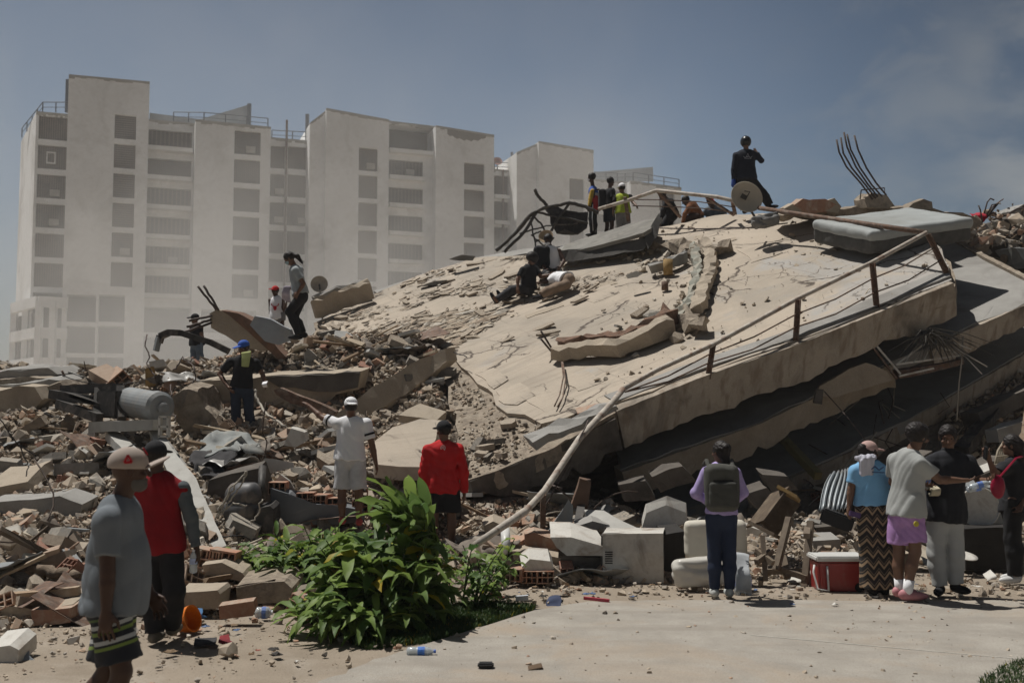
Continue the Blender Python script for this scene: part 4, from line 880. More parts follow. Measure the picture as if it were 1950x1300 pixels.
whitep = M('dirty_white_paint', (.60, .58, .53), (.52, .50, .46), rough=.5, scale=3, stain=(.26, .20, .15), sscale=2.2, samt=.85, fine=(30, .25, (.35, .3, .25)))
cloth_d = M('dark_cloth', (.06, .058, .06), (.035, .034, .036), rough=.95, scale=10, bump=.3)
clay1 = MATS['clay_mix0']
timber = MATS['old_timber']
yell = M('yellow_timber', (.36, .24, .10), (.26, .17, .07), rough=.85, scale=9, stain=(.2, .17, .12), sscale=5, samt=.6)
# --- far left stack
prism('concrete_block', [(-30, 742), (66, 737), (80, 760), (64, 782), (22, 800), (-30, 808)], 17.4, 1.3, [beigec], 'massive beige concrete block under the layered stack', 'concrete block')
for i, (pts, d) in enumerate(([[(-30, 712), (40, 700), (90, 702), (110, 716), (60, 716), (-30, 724)], 18.6], [[(-30, 726), (50, 718), (100, 722), (60, 730), (-30, 738)], 18.2], [[(-30, 739), (30, 733), (88, 722), (110, 727), (104, 736), (60, 738), (-30, 746)], 17.9], [[(60, 740), (112, 728), (120, 738), (84, 752), (66, 750)], 17.8])):
    prism('floor_layer', pts, d, 1.1, [broken if i % 2 else greyc], ('topmost', 'second', 'third', 'lowest')[i]+' of the thin bent floor layers stacked on the beige block', 'floor layer', 'thin floor layers on the beige block', cell=.2, amp=.05)
prism('concrete_block', [(-30, 808), (60, 790), (118, 785), (124, 812), (60, 830), (-30, 838)], 17.6, 1.2, [darkc], 'dark concrete block below the massive beige block', 'concrete block')  # block in the dark concrete tone
# --- lift motor: frame, housing, drum
lm = thing('lift_machine', P(210, 800, 16.2), 'wrecked grey lift motor with round drum lying in a dark steel frame', 'machine')
for a, b in (((120, 742, 17), (228, 738, 16.4)), ((188, 742, 16.6), (184, 800, 16.3)), ((228, 738, 16.4), (232, 798, 16.1)), ((112, 768, 16.9), (190, 796, 16.2)), ((98, 750, 17), (180, 762, 16.6))):
    beam('frame_bar', a, b, .12, .14, [steel], parent=lm, amp=.004)
beam('housing', (206, 770, 16.6), (244, 770, 16.3), .42, .44, [steel], parent=lm, up=(0, 1, 0), amp=.006, bev=.02)
ax0, ax1 = P(246, 764, 16.4), P(308, 776, 15.7); axd = (ax1-ax0).normalized(); ln = (ax1-ax0).length
mb = MB(); mb.lathe(ax0, axd, [(0, .05), (0, .20), (.03, .225), (ln*.8, .225), (ln*.82, .24), (ln*.95, .235), (ln, .19), (ln+.02, .02)], 28); mb.build('drum', greyp, lm, smooth=False)
mb = MB(); mb.lathe(ax1, axd, [(-.02, .08), (.07, .085), (.09, .06), (.09, .01)], 16); mb.build('hub', greyp, lm)
for i in range(4): mb = MB(); mb.box(P(150+i*9, 756+i*3, 16.5), (.34, .3, .05), Matrix.Rotation(.3, 3, 'Y')); mb.build('cooling_fin', steel, lm)
beam('concrete_beam', (182, 813, 15.6), (304, 809, 15.2), .3, .15, [lightg], 'light grey beam lying level below the lift motor', 'beam', 'pale grey beams under the lift motor')
beam('concrete_beam', (214, 828, 15.6), (305, 925, 13.6), .2, .12, [lightg], 'short light grey beam leaning down between the two caps', 'beam', 'pale grey beams under the lift motor')
plate('concrete_beam', [(284, 822, 15.4), (302, 822, 15.4), (372, 905, 13.8), (432, 1044, 12.2), (392, 1046, 12.1), (330, 920, 13.7)], .16, [lightg], 'long light grey beam slanting down behind the red-backed man', 'beam', 'pale grey beams under the lift motor', jg=.008)
plate('concrete_beam', [(300, 838, 15.6), (318, 838, 15.6), (392, 925, 14.0), (436, 1040, 12.6), (425, 1042, 12.5), (376, 935, 13.9)], .2, [greyc], 'shaded grey beam lying just behind the long slanting one', 'beam', 'pale grey beams under the lift motor', jg=.008)
mb = MB(); c = P(313, 812, 15.1)
for dx in (-.06, .06): mb.bar(c+Vector((dx, 0, -.14)), c+Vector((dx, 0, .14)), .03, .1)
for dz in (-.14, 0, .14): mb.bar(c+Vector((-.07, 0, dz)), c+Vector((.07, 0, dz)), .1, .025)
tag(mb.build('glazing_bars', whitep), 'small white window frame fragment beside the level grey beam', 'window frame')
prism('concrete_chunk', [(333, 800), (330, 752), (352, 738), (382, 745), (392, 775), (420, 822), (408, 838), (372, 826)], 16.6, 1.2, [broken], 'big rough heap of bare concrete beside the thick beige slab', 'concrete chunk', amp=.09, cell=.15, jg=.05)
# --- thick beige slab, diagonal beam, tilted column
ts = thing('concrete_slab', P(520, 790, 17.6), 'thick beige slab edge with a black soot stain behind the woman in the blue cap', 'concrete slab')
prism('block', [(366, 729), (400, 724), (690, 706), (684, 742), (640, 750), (600, 783), (545, 805), (400, 822), (384, 790)], 17.5, 1.6, [beigec], parent=ts, jg=.02)
prism('soot_stain', [(505, 720), (560, 716), (687, 709), (681, 738), (640, 746), (590, 745), (530, 737)], 17.42, .12, [darkc], parent=ts, jg=.04)
prism('concrete_beam', [(846, 664, 18.6), (850, 688, 18.5), (800, 728, 18), (700, 798, 17), (640, 836, 16.4), (612, 806, 16.4), (690, 752, 17.1), (800, 682, 18.2)], 17, .45, [beigec], 'long beige beam lying diagonally up to the bare floor', 'beam', amp=.02, tilt=(.4, 1, .1))
cl = thing('fallen_column', P(450, 650, 19), 'snapped concrete column tilted on the crest with bare reinforcement', 'column')
prism('shaft', [(399, 598), (412, 590), (440, 596), (484, 622), (520, 650), (528, 664), (496, 668), (451, 655), (402, 626)], 19, .5, [beigec], parent=cl, jg=.03)
prism('broken_end', [(420, 590), (452, 596), (500, 622), (545, 680), (536, 690), (508, 664), (482, 628), (440, 604)], 18.95, .45, [M('red_core', (.22, .13, .09), (.15, .10, .075), rough=.97, scale=12, bump=.8)], parent=cl, jg=.05)
for a, b in (((412, 590, 19), (377, 545, 18.9)), ((417, 590, 19), (388, 544, 19)), ((403, 608, 19), (356, 622, 18.7)), ((402, 615, 19), (352, 632, 18.6)), ((404, 600, 19), (360, 611, 18.8))): rod('reinforcement_bar', [a, b], .022, rebar, parent=cl, dent=.01)
prism('wall_fragment', [(476, 618), (486, 602), (515, 609), (552, 628), (557, 646), (531, 657), (505, 650)], 18.7, .25, [M('blue_grey_render', (.30, .325, .35), (.26, .28, .305), rough=.85, scale=4, bump=.3, stain=(.36, .34, .31), sscale=3)], 'smooth blue-grey wall fragment leaning on the fallen column', 'wall fragment')
sb_ = thing('bent_girder', P(380, 660, 18), 'curved dark steel girder arching over the crest toward the woman in the blue cap', 'girder')
mb = MB(); pts = [(302, 652), (306, 640), (322, 633), (345, 634), (372, 643), (402, 652), (434, 668)]; qs = [P(*c, 18) for c in pts]
for i in range(len(qs)-1): mb.bar(qs[i]-(qs[i+1]-qs[i])*.04, qs[i+1]+(qs[i+1]-qs[i])*.04, .16, .10)
mb.build('flange', steel, sb_); mb = MB(); mb.bar(P(303, 642, 17.95), P(297, 668, 17.9), .05, .1); mb.build('torn_end', greyp, sb_)
# --- crest of the pile
plate('door_leaf', [(240, 712, 20.3), (262, 722, 19.6), (340, 708, 19.6), (338, 694, 20.6)], .06, [M('pale_board', (.50, .46, .39), (.44, .40, .34), rough=.7, scale=4)], 'pale flat door leaf lying on the crest below the white blocks', 'door leaf', jg=0)
prism('timber_crate', [(243, 724), (275, 720), (277, 738), (246, 738)], 19.5, .3, [timber], 'brown timber box under the pale door leaf', 'timber', jg=.01)
prism('post_stump', [(276, 702), (287, 698), (290, 712), (297, 712), (296, 735), (278, 740)], 18.6, .15, [yell], 'ochre wooden post stump standing on the crest', 'post', jg=.02)
for i, (x, y) in enumerate(((136, 726), (205, 722), (222, 724))): 
    p = P(x, y, 19.2); place([blocks[0]] if i else slabs_, 'wall_fragment', p, .6, ('leaning wall fragment', 'hollow wall piece', 'ribbed wall piece')[i]+' on the crest beside the lift motor', 'wall fragment', 'wall pieces on the crest', .5, tone='clay' if i else 'concrete')
rod('steel_bar', [(124, 735, 18.6), (126, 722, 18.6), (118, 706, 18.5)], .02, rust, 'short bent rusty bar sticking up beside the lift motor', 'steel bar')
# --- slope under the white-shirted man
plate('slab_fragment', [(713, 884, 14.3), (714, 838, 15.0), (748, 812, 15.5), (800, 796, 15.8), (846, 800, 15.8), (824, 846, 15.0), (806, 888, 14.3), (760, 886, 14.25)], .2, [screed], 'smooth beige slab piece between the white-shirted and red-shirted men', 'slab fragment')
plate('slab_fragment', [(760, 790, 16.1), (800, 768, 16.5), (850, 784, 16.3), (830, 800, 16.0)], .12, [beigec], 'tilted brown slab piece above the smooth one near the red-shirted man', 'slab fragment')
prism('wall_fragment', [(396, 914), (440, 902), (491, 890), (503, 930), (504, 985), (440, 990), (392, 950)], 13.8, .5, [darkc], 'brown shaded wall block under the small debris beside the grey brick wall', 'wall fragment')  # dark tone paints shade onto a beige-grey wall block
gw = thing('brick_wall_fragment', P(600, 985, 13.6), 'grey-rendered fragment of hollow brick wall behind the white-shirted man', 'wall fragment')
prism('render', [(515, 928), (552, 938), (566, 955), (640, 962), (690, 968), (692, 990), (640, 998), (518, 992)], 13.55, .18, [M('blue_render', (.17, .18, .195), (.14, .15, .16), rough=.9, scale=4)], parent=gw, jg=.02)
for i, (x, y, s) in enumerate(((531, 928, .34), (584, 948, .34), (612, 952, .34), (640, 958, .34), (690, 962, .32), (686, 935, .3))):
    mb = hollow_mesh(3, 2, 1, True, i); me = mb.mesh('hollow_brick'); me.transform(Matrix.Translation(P(x, y, 13.75))@Matrix.Rotation(R(90+U(-8, 8)), 4, 'Z')@Matrix.Scale(s, 4)); link('hollow_brick', me, clay1, gw)
prism('plaster_sheet', [(489, 893), (506, 872), (560, 882), (562, 890), (520, 895), (503, 905)], 14.4, .03, [M('white_board', (.62, .59, .53), (.54, .51, .46), rough=.8, scale=5)], 'bright white board lying under the pointing man', 'board', jg=.02, tilt=(0, 1, -.1))
prism('plaster_sheet', [(522, 917), (535, 902), (552, 916), (560, 932), (545, 934)], 13.9, .04, [lightg], 'crumpled pale cement bag on the grey brick wall fragment', 'bag', jg=.02)
prism('slab_fragment', [(540, 848), (552, 815), (580, 822), (584, 838), (562, 852)], 15.6, .2, [whitep], 'upright white slab piece near the pointing man\'s arm', 'slab fragment', jg=.01)
# gas tanks and tangled wire
for i, (x0, x1, y, r, lab) in enumerate(((436, 490, 943, .16, 'upper dark gas tank lying below the debris by the slanting beam'), (432, 488, 972, .17, 'lower dark gas tank lying below the debris by the slanting beam'))):
    a, b = P(x0, y, 13.4), P(x1, y-1, 13.2); dd = (b-a).normalized(); l_ = (b-a).length; mb = MB(); mb.lathe(a, dd, [(0, .03), (.03, r*.7), (.09, r), (l_-.06, r), (l_, r*.75), (l_+.03, .03)], 20)
    tag(mb.build('gas_tank', M('dark_tank', (.10, .10, .105), (.07, .07, .072), rough=.5, scale=5, stain=(.25, .2, .16), sscale=5, samt=.6), smooth=True), lab, 'gas tank', 'dark gas tanks')
prism('metal_casing', [(490, 968), (514, 962), (520, 968), (518, 1018), (505, 1024), (480, 1006)], 13.1, .4, [steel], 'dark dented appliance casing beside the gas tanks', 'casing', jg=.01)
mb = MB(); mb.tube([P(500, 890, 13.6), P(498, 925, 13.3), P(503, 948, 13.3)], .05, 10); tag(mb.build('pipe_bend', steel, smooth=True), 'short dark pipe elbow above the dented casing', 'pipe')
for i, (pts) in enumerate(([(470, 895), (440, 930), (418, 968), (412, 990)], [(472, 898), (448, 940), (420, 975)], [(412, 985), (440, 958), (470, 962)], [(500, 950), (486, 985), (470, 1010)], [(450, 920), (430, 955), (415, 985), (425, 992)])):
    rod('cable', [(*c, 13.0) for c in pts], .010, M('pale_cable', (.42, .38, .32), rough=.7), 'thin pale cable tangled over the dark gas tanks', 'cable', 'cables over the gas tanks', dent=.02)
rod('cable', [(485, 742, 16.6), (492, 765, 16.5), (515, 795, 16), (545, 812, 15.6)], .02, M('pale_cable', (.4, .36, .3), rough=.7), 'pale thick cable sagging beside the woman in the blue cap', 'cable', dent=.02)
for i, pts in enumerate((((278, 640, 17.9), (284, 700, 17.5), (296, 720, 17.4)), ((330, 705, 17.5), (350, 680, 17.6), (372, 700, 17.4), (368, 740, 17.2)), ((326, 735, 17), (322, 770, 16.6), (332, 800, 16.2)), ((345, 700, 20), (362, 690, 20), (372, 680, 20)))):
    rod('wire', pts, .012, rebar, 'thin loose wire hanging over the crest near the bent girder', 'wire', 'loose wires on the crest', dent=.03)
bg_ = prism('broken_girder', [(522, 742), (534, 738), (560, 748), (640, 782), (636, 790), (580, 775), (528, 752)], 16.4, .18, [rust], 'rusty lattice girder end pointing at the pointing man\'s hand', 'girder', jg=.03)
# crumpled sheeting
def crumple(name, pts, d, mat, label, cat, amp=.14, nu=16, nv=10, thick=.01, seed=0, tilt=.5):
    q = [W3(c, d) for c in pts]
    def f(u, v):
        p = q[0].lerp(q[1], u).lerp(q[3].lerp(q[2], u), v); return p+Vector((0, -tilt*(.5-abs(v-.5)), 0))*.3+mn.noise_vector(p*3.1+Vector((seed, 0, 0)))*amp+mn.noise_vector(p*8+Vector((seed, 3, 0)))*amp*.35
    mb = MB(); mb.sheet(f, nu, nv, thick); return tag(mb.build(name, mat, smooth=True), label, cat)
tarp = M('grey_tarp', (.24, .255, .25), (.17, .18, .178), rough=.65, scale=4, stain=(.33, .3, .25), sscale=3)
crumple('tarpaulin', [(375, 836, 15.9), (470, 822, 16), (505, 862, 15.2), (400, 872, 15)], None, tarp, 'crumpled grey tarpaulin at the feet of the woman in the blue cap', 'tarpaulin', seed=1)
crumple('tarpaulin', [(368, 868, 15.2), (440, 868, 15), (420, 905, 14.3), (372, 905, 14.3)], None, cloth_d, 'dark crumpled sheeting on the debris beside the slanting beams', 'sheeting', seed=2)
# --- lower left
prism('concrete_beam', [(-30, 958), (60, 950), (112, 944), (156, 960), (146, 1000), (60, 1006), (-30, 1014)], 12.7, .55, [greyc], 'broad grey beam lying low behind the capped man', 'beam', jg=.03)
prism('slab_fragment', [(-30, 930), (20, 922), (52, 916), (58, 934), (30, 948), (-30, 952)], 13.4, .7, [beigec], 'pale beige slab piece resting above the broad grey beam', 'slab fragment', tilt=(0, 1, .35))
crumple('car_panel', [(-40, 1010, 11.6), (30, 998, 11.9), (96, 1050, 11.4), (-40, 1086, 11.0)], None, M('cream_panel', (.46, .43, .37), (.40, .37, .32), rough=.25, scale=2, stain=(.3, .25, .2), sscale=2, samt=.5, spec=.6), 'glossy cream metal panel curling out of the pile', 'metal panel', amp=.07, seed=4, thick=.015, tilt=1.4)
for i, (a, b) in enumerate((((104, 1016, 11.4), (150, 1084, 10.6)), ((118, 1030, 11.3), (152, 1076, 10.7)), ((100, 1004, 11.9), (168, 1010, 11.8)))):
    beam('metal_strip', a, b, .07, .03, [greyp], ('wide', 'narrow', 'level')[i]+' grey metal strip behind the capped man\'s back', 'metal strip', 'grey metal strips', amp=.003)
rod('branch', [(-30, 1084, 10.7), (40, 1081, 10.6), (100, 1086, 10.5), (150, 1100, 10.4)], .055, M('bark', (.24, .19, .14), (.16, .12, .09), rough=.95, scale=12, bump=.8), 'long dead branch lying across the pile behind the capped man', 'branch', dent=.03)
beam('plank', (-20, 1142, 9.9), (150, 1124, 10.0), .12, .08, [timber], 'weathered plank lying level behind the capped man\'s hips', 'plank')
prism('slab_fragment', [(-30, 1154), (40, 1152), (62, 1158), (138, 1148), (140, 1172), (60, 1180), (-30, 1178)], 9.7, .6, [beigec], 'pale-topped slab piece with bricks under it near the shorts', 'slab fragment', tilt=(0, 1, .12))
prism('brick_wall_fragment', [(60, 1160), (136, 1156), (134, 1186), (62, 1190)], 9.6, .3, [brick], 'red brick block under the pale-topped slab piece', 'brick block', jg=.02)
prism('foam_block', [(-20, 1234), (20, 1230), (37, 1240), (36, 1270), (-20, 1276)], 8.2, .3, [whitep], 'white-topped square block on the dirt at the photo\'s edge', 'block', jg=.01, tilt=(0, 1, .25))
crumple('plastic_bag', [(38, 1236, 8.45), (62, 1232, 8.45), (76, 1258, 8.3), (42, 1262, 8.25)], None, M('grey_bag', (.30, .33, .36), rough=.35), 'crumpled grey plastic bag beside the white-topped block', 'plastic bag', amp=.06, seed=7)
for i, (x, y, s, lab) in enumerate(((400, 1062, .42, 'wide broken hollow brick piece behind the water bottle'), (428, 1064, .42, 'second hollow brick next to the wide one beside the bush'))):
    me = hollow_mesh(4, 2, .6, True, 9+i).mesh('hollow_brick'); me.transform(Matrix.Translation(P(x, y, 11.0))@Matrix.Rotation(R(90+U(-12, 12)), 4, 'Z')@Matrix.Rotation(.15, 4, 'X')@Matrix.Scale(s, 4)); tag(link('hollow_brick', me, clay1), lab, 'brick', 'hollow bricks beside the bush')
prism('slab_fragment', [(384, 1074), (420, 1070), (462, 1090), (474, 1108), (420, 1098), (390, 1092)], 10.7, .3, [beigec], 'curved beige slab piece under the hollow bricks', 'slab fragment', jg=.015)
prism('concrete_block', [(342, 1126), (412, 1122), (417, 1130), (416, 1158), (344, 1160)], 9.95, .35, [beigec], 'smooth rectangular concrete block behind the walking man\'s legs', 'concrete block', jg=.006, tilt=(0, 1, .05))
prism('clay_tile', [(418, 1152), (484, 1144), (487, 1160), (482, 1172), (420, 1178)], 9.6, .12, [brick], 'flat red clay brick beside the clear jug', 'brick', jg=.006)
prism('concrete_block', [(446, 1118), (540, 1108), (556, 1120), (552, 1150), (450, 1152)], 10.3, .6, [broken], 'rough brown concrete block under the leaning shrub leaves', 'concrete block')
me = hollow_mesh(4, 3, .8, True, 30).mesh('hollow_brick'); me.transform(Matrix.Translation(P(583, 1150, 9.75))@Matrix.Rotation(R(74), 4, 'Z')@Matrix.Rotation(R(20), 4, 'X')@Matrix.Scale(.36, 4)); bk = tag(link('hollow_brick', me, clay1), 'whitewashed hollow brick tipped on its edge beside the bush', 'brick')
prism('whitewash', [(578, 1132), (592, 1127), (610, 1158), (606, 1174), (590, 1175)], 9.62, .02, [whitep], parent=bk, jg=0)
crumple('plastic_bag', [(604, 1130, 9.9), (640, 1130, 10), (632, 1168, 9.7), (600, 1172, 9.6)], None, M('clear_film', (.42, .45, .46), rough=.2, spec=.6), 'crumpled clear plastic film beside the tipped brick', 'plastic film', amp=.08, seed=9)
# orange helmet-like bowl, cloths, stone, litter
c = P(354, 1179, 9.3); mb = MB(); mb.lathe(c+Vector((-.06, 0, -.02)), (.85, -.3, .25), [(0, .01), (0, .085), (.03, .10), (.13, .115), (.15, .118), (.15, .105), (.03, .085), (.02, .01)], 22); tag(mb.build('orange_bucket', M('orange_plastic', (.75, .20, .02), (.68, .17, .015), rough=.35), smooth=False), 'bright orange plastic bucket tipped over behind the walking man', 'bucket')
crumple('blue_cloth', [(368, 1158, 9.75), (384, 1158, 9.75), (396, 1174, 9.6), (372, 1176, 9.6)], None, M('blue_cloth', (.07, .17, .32), (.05, .12, .24), rough=.9), 'crumpled blue cloth behind the orange bucket', 'cloth', amp=.05, seed=12)
crumple('red_rag', [(414, 1212, 8.8), (440, 1206, 8.9), (444, 1222, 8.7), (418, 1226, 8.65)], None, M('red_rag', (.22, .025, .03), (.14, .02, .025), rough=.9), 'dark red rag lying on the dirt near the walking man\'s shoe', 'cloth', amp=.04, seed=13)
crumple('black_rag', [(372, 1214, 8.85), (412, 1212, 8.85), (416, 1226, 8.7), (372, 1226, 8.7)], None, cloth_d, 'black rag lying flat beside the red rag', 'cloth', amp=.03, seed=14)
v, f = tmpl_lump(500, .75, 18); mb = MB(); pp = G(431, 1256); mb.add([pp+Vector(a)*.15+Vector((0, .05, .06)) for a in v], f); tag(mb.build('stone', chunk_m), 'single grey stone lying apart on the dirt', 'stone')
def bottle(p, ax, L_, r, label, liquid=(.62, .68, .72), cap=(.8, .85, .9), lab_col=None, parent=None, name='water_bottle', group=None):
    ax = Vector(ax).normalized(); t = thing(name, p, label, 'bottle', group) if parent is None else parent
    mb = MB(); mb.lathe(p, ax, [(0, r*.7), (.01, r), (L_*.3, r*.97), (L_*.32, r*.9), (L_*.35, r*.97), (L_*.68, r), (L_*.8, r*.75), (L_*.9, r*.35), (L_*.93, r*.33)], 14)
    gm = bpy.data.materials.get('bottle_plastic') 
    if not gm:
        gm = bpy.data.materials.new('bottle_plastic'); gm.use_nodes = True; b = gm.node_tree.nodes["Principled BSDF"]; b.inputs['Base Color'].default_value = (.72, .78, .82, 1); b.inputs['Roughness'].default_value = .12; b.inputs['Transmission Weight'].default_value = .55; b.inputs['IOR'].default_value = 1.3
    mb.build('bottle_body', gm, t, smooth=True)
    mb = MB(); mb.lathe(p+ax*L_*.92, ax, [(0, r*.4), (L_*.07, r*.4), (L_*.075, .002)], 12); mb.build('cap', M('cap_%d' % int(cap[0]*100), cap, rough=.4), t)
    if lab_col: mb = MB(); mb.lathe(p+ax*L_*.38, ax, [(0, r*1.02), (L_*.24, r*1.02)], 14); mb.build('paper_band', M('band_%d' % int(lab_col[2]*100), lab_col, tuple(min(1, x*1.6) for x in lab_col), rough=.5, scale=30), t)
    return t
pp = G(775, 1252); bottle(pp+Vector((0, 0, .05)), (1, -.05, .02), .23, .036, 'clear water bottle with blue band lying on the pavement edge', lab_col=(.05, .14, .42), cap=(.1, .2, .6))
pp = G(486, 1183); bottle(pp+Vector((0, 0, .08)), (1, .1, .0), .16, .055, 'squat clear jug with blue band lying on the dirt', lab_col=(.08, .14, .35), name='water_jug')
mb = MB(); mb.box(G(925, 1278)+Vector((0, 0, .05)), (.12, .09, .035)); o = mb.build('black_box', M('black_plastic', (.02, .02, .022), rough=.4)); bevel(o, .012, 3); tag(o, 'small black box lying alone on the pavement', 'box')
crumple('leaf_scrap', [(1008, 1263, 7.98), (1032, 1260, 8.0), (1036, 1270, 7.95), (1010, 1272, 7.92)], None, M('dry_leaf', (.12, .08, .05), rough=.9), 'curled dark dry leaf on the pavement', 'leaf', amp=.02, seed=21, thick=.004)
crumple('navy_cap', [(1046, 1138, 10.9), (1066, 1134, 10.95), (1076, 1152, 10.6), (1048, 1154, 10.55)], None, M('navy_cloth', (.05, .065, .12), rough=.9), 'small navy bundle lying on the dirt in front of the broken bricks', 'bundle', amp=.07, seed=22)
beam('paper_carton', (982, 1139, 10.8), (1006, 1137, 10.8), .05, .05, [M('carton', (.55, .57, .62), rough=.5)], 'small white and blue carton lying by the navy bundle', 'carton', cell=0)
beam('red_stick', (1112, 1138, 10.8), (1160, 1143, 10.7), .03, .03, [M('red_plastic', (.5, .07, .1), rough=.5)], 'thin stick with red end on the dirt near the white machine', 'stick', cell=0)
# --- rubble row at the foot
def fblock(name, pts, d, depth, mat, lab, cat='slab fragment', **k): return prism(name, pts, d, depth, [mat], lab, cat, **k)
fblock('slab_fragment', [(1050, 1022), (1090, 1022), (1148, 1038), (1148, 1056), (1080, 1056), (1062, 1042)], 12.1, .7, whitep, 'cracked white-topped slab resting against the white machine', tilt=(0, 1, .15))
fblock('slab_fragment', [(1064, 1056), (1148, 1060), (1148, 1106), (1090, 1108), (1062, 1088)], 12.2, .6, darkc, 'dark block under the cracked white-topped slab')  # dark block fills the dark space below the slab
fblock('brick_wall_fragment', [(1000, 1018), (1018, 1014), (1062, 1028), (1066, 1048), (1030, 1052), (1000, 1036)], 12.5, .35, brick, 'red-brown wall piece with pale render next to the cracked slab', 'wall fragment')
fblock('slab_fragment', [(978, 1048), (1020, 1052), (1072, 1062), (1076, 1078), (1010, 1074), (980, 1064)], 12.2, .5, beigec, 'beige slab strip above the white-topped brick chunk')
bc_ = thing('brick_wall_fragment', P(1018, 1108, 11.7), 'chunk of hollow bricks with bright white top near the bush', 'wall fragment')
prism('render', [(992, 1080), (1008, 1066), (1046, 1066), (1054, 1080), (1040, 1086), (1000, 1090)], 11.75, .3, [whitep], parent=bc_, tilt=(0, 1, .3), jg=.015)
for i, (x, y, an) in enumerate(((1010, 1096, 82), (1036, 1096, 95), (985, 1092, 60))):
    me = hollow_mesh(3, 2, .8, True, 70+i).mesh('hollow_brick'); me.transform(Matrix.Translation(P(x, y, 11.8))@Matrix.Rotation(R(an), 4, 'Z')@Matrix.Scale(.3, 4)); link('hollow_brick', me, clay1, bc_)
me = hollow_mesh(3, 2, 1., True, 77).mesh('hollow_brick'); me.transform(Matrix.Translation(P(980, 1040, 12.6))@Matrix.Rotation(R(60), 4, 'Z')@Matrix.Rotation(R(-12), 4, 'Y')@Matrix.Scale(.36, 4)); tag(link('hollow_brick', me, clay1), 'hollow brick next to the short white pipe', 'brick')
fblock('concrete_chunk', [(920, 1000), (940, 990), (962, 1000), (975, 1020), (950, 1030), (925, 1022)], 13, .4, beigec, 'pale rounded wall lump behind the white pole end', 'concrete chunk')
fblock('slab_fragment', [(1222, 1004), (1232, 976), (1270, 962), (1308, 974), (1310, 992), (1282, 1004)], 12.9, .12, whitep, 'pale five-sided slab piece leaning above the white machine', tilt=(.1, .5, 1))
plate('slab_fragment', [(1112, 968, 13.6), (1150, 972, 13.5), (1212, 1004, 12.9), (1200, 1012, 12.8), (1120, 1000, 13.1)], .07, [lightg], 'thin grey slab piece lying beside the five-sided one', 'slab fragment')
fblock('slab_fragment', [(1096, 1000), (1130, 992), (1160, 1000), (1130, 1012), (1100, 1014)], 13, .3, greyc, 'small grey slab piece under the thin grey one')
fblock('clay_tray', [(1086, 965), (1104, 908), (1126, 914), (1118, 970)], 13.8, .12, M('dark_clay', (.17, .11, .08), rough=.9), 'upright dark clay block standing in the shade of the floors', 'clay block', jg=.01)
fblock('metal_sheet', [(1044, 1010), (1082, 950), (1090, 962), (1088, 1008), (1060, 1012)], 13.2, .02, greyp, 'triangular bent grey metal sheet near the white pole', 'metal sheet', jg=.01)
fblock('post_stump', [(1030, 945), (1040, 942), (1040, 1008), (1028, 1010)], 13.4, .08, rust, 'rusty upright post beside the triangular sheet', 'post', jg=.01)
beam('concrete_beam', (1108, 960, 13.9), (1098, 1020, 13.2), .1, .1, [steel], 'thin dark post leaning behind the triangular sheet', 'post', amp=.01)
mb = MB(); mb.tube([P(962, 1008, 12.5), P(964, 1048, 12.2)], .055, 14); tag(mb.build('short_pipe', M('white_pvc', (.62, .62, .6), rough=.4), smooth=True), 'short white plastic pipe standing under the pole end', 'pipe')
# --- white cabinet (machine)
wm = thing('white_machine', P(1205, 1110, 12.05), 'dented white metal appliance with dark stains and vent slots, standing in front of the floors', 'appliance')
a, b = P(1148, 1110, 12.1), P(1264, 1110, 12.0); hh = P(1148, 1016, 12.1).z-a.z; ux = (b-a).normalized(); bk_ = Vector((.18, 1, 0)).normalized()*.55
def sheetbox(name, o_, u, v, th, mat, parent):
    n = u.cross(v).normalized(); mb = MB(); 
    def f(s, t): p = o_+u*s+v*t; return p+n*.018*mn.noise(p*4)
    mb.sheet(f, 8, 8, th); return mb.build(name, mat, parent)
dent = M('soot_on_white', (.52, .49, .44), (.46, .43, .385), rough=.5, scale=2, stain=(.10, .075, .055), sscale=1.7, samt=.92, fine=(12, .4, (.3, .24, .19)))
sheetbox('front_panel', a, b-a, Vector((0, 0, hh)), .02, dent, wm); sheetbox('top_panel', a+Vector((0, .02, hh)), b-a, bk_, .02, whitep, wm)
sheetbox('side_panel', b+Vector((0, .02, 0)), bk_, Vector((0, 0, hh-.02)), .02, steel, wm); sheetbox('side_panel', a+Vector((0, .02, 0)), bk_, Vector((0, 0, hh-.02)), .02, steel, wm)
for i in range(6): mb = MB(); p = P(1159, 1050+i*4.2, 12.05); mb.box(p+Vector((0, -.02, 0)), (.085, .012, .012)); mb.build('vent_slot', M('slot_black', (.02, .018, .016)), wm)
mb = MB(); mb.box(P(1158, 1092, 12.05)+Vector((0, -.02, 0)), (.09, .012, .09)); mb.build('hatch', steel, wm)
prism('metal_casing', [(1263, 1018), (1304, 1012), (1306, 1105), (1266, 1108)], 12.35, .5, [M('black_casing', (.03, .027, .025), rough=.7)], 'black casing between the white appliance and the foam cushions', 'casing', jg=.01)  # black box at the appliance's dark side
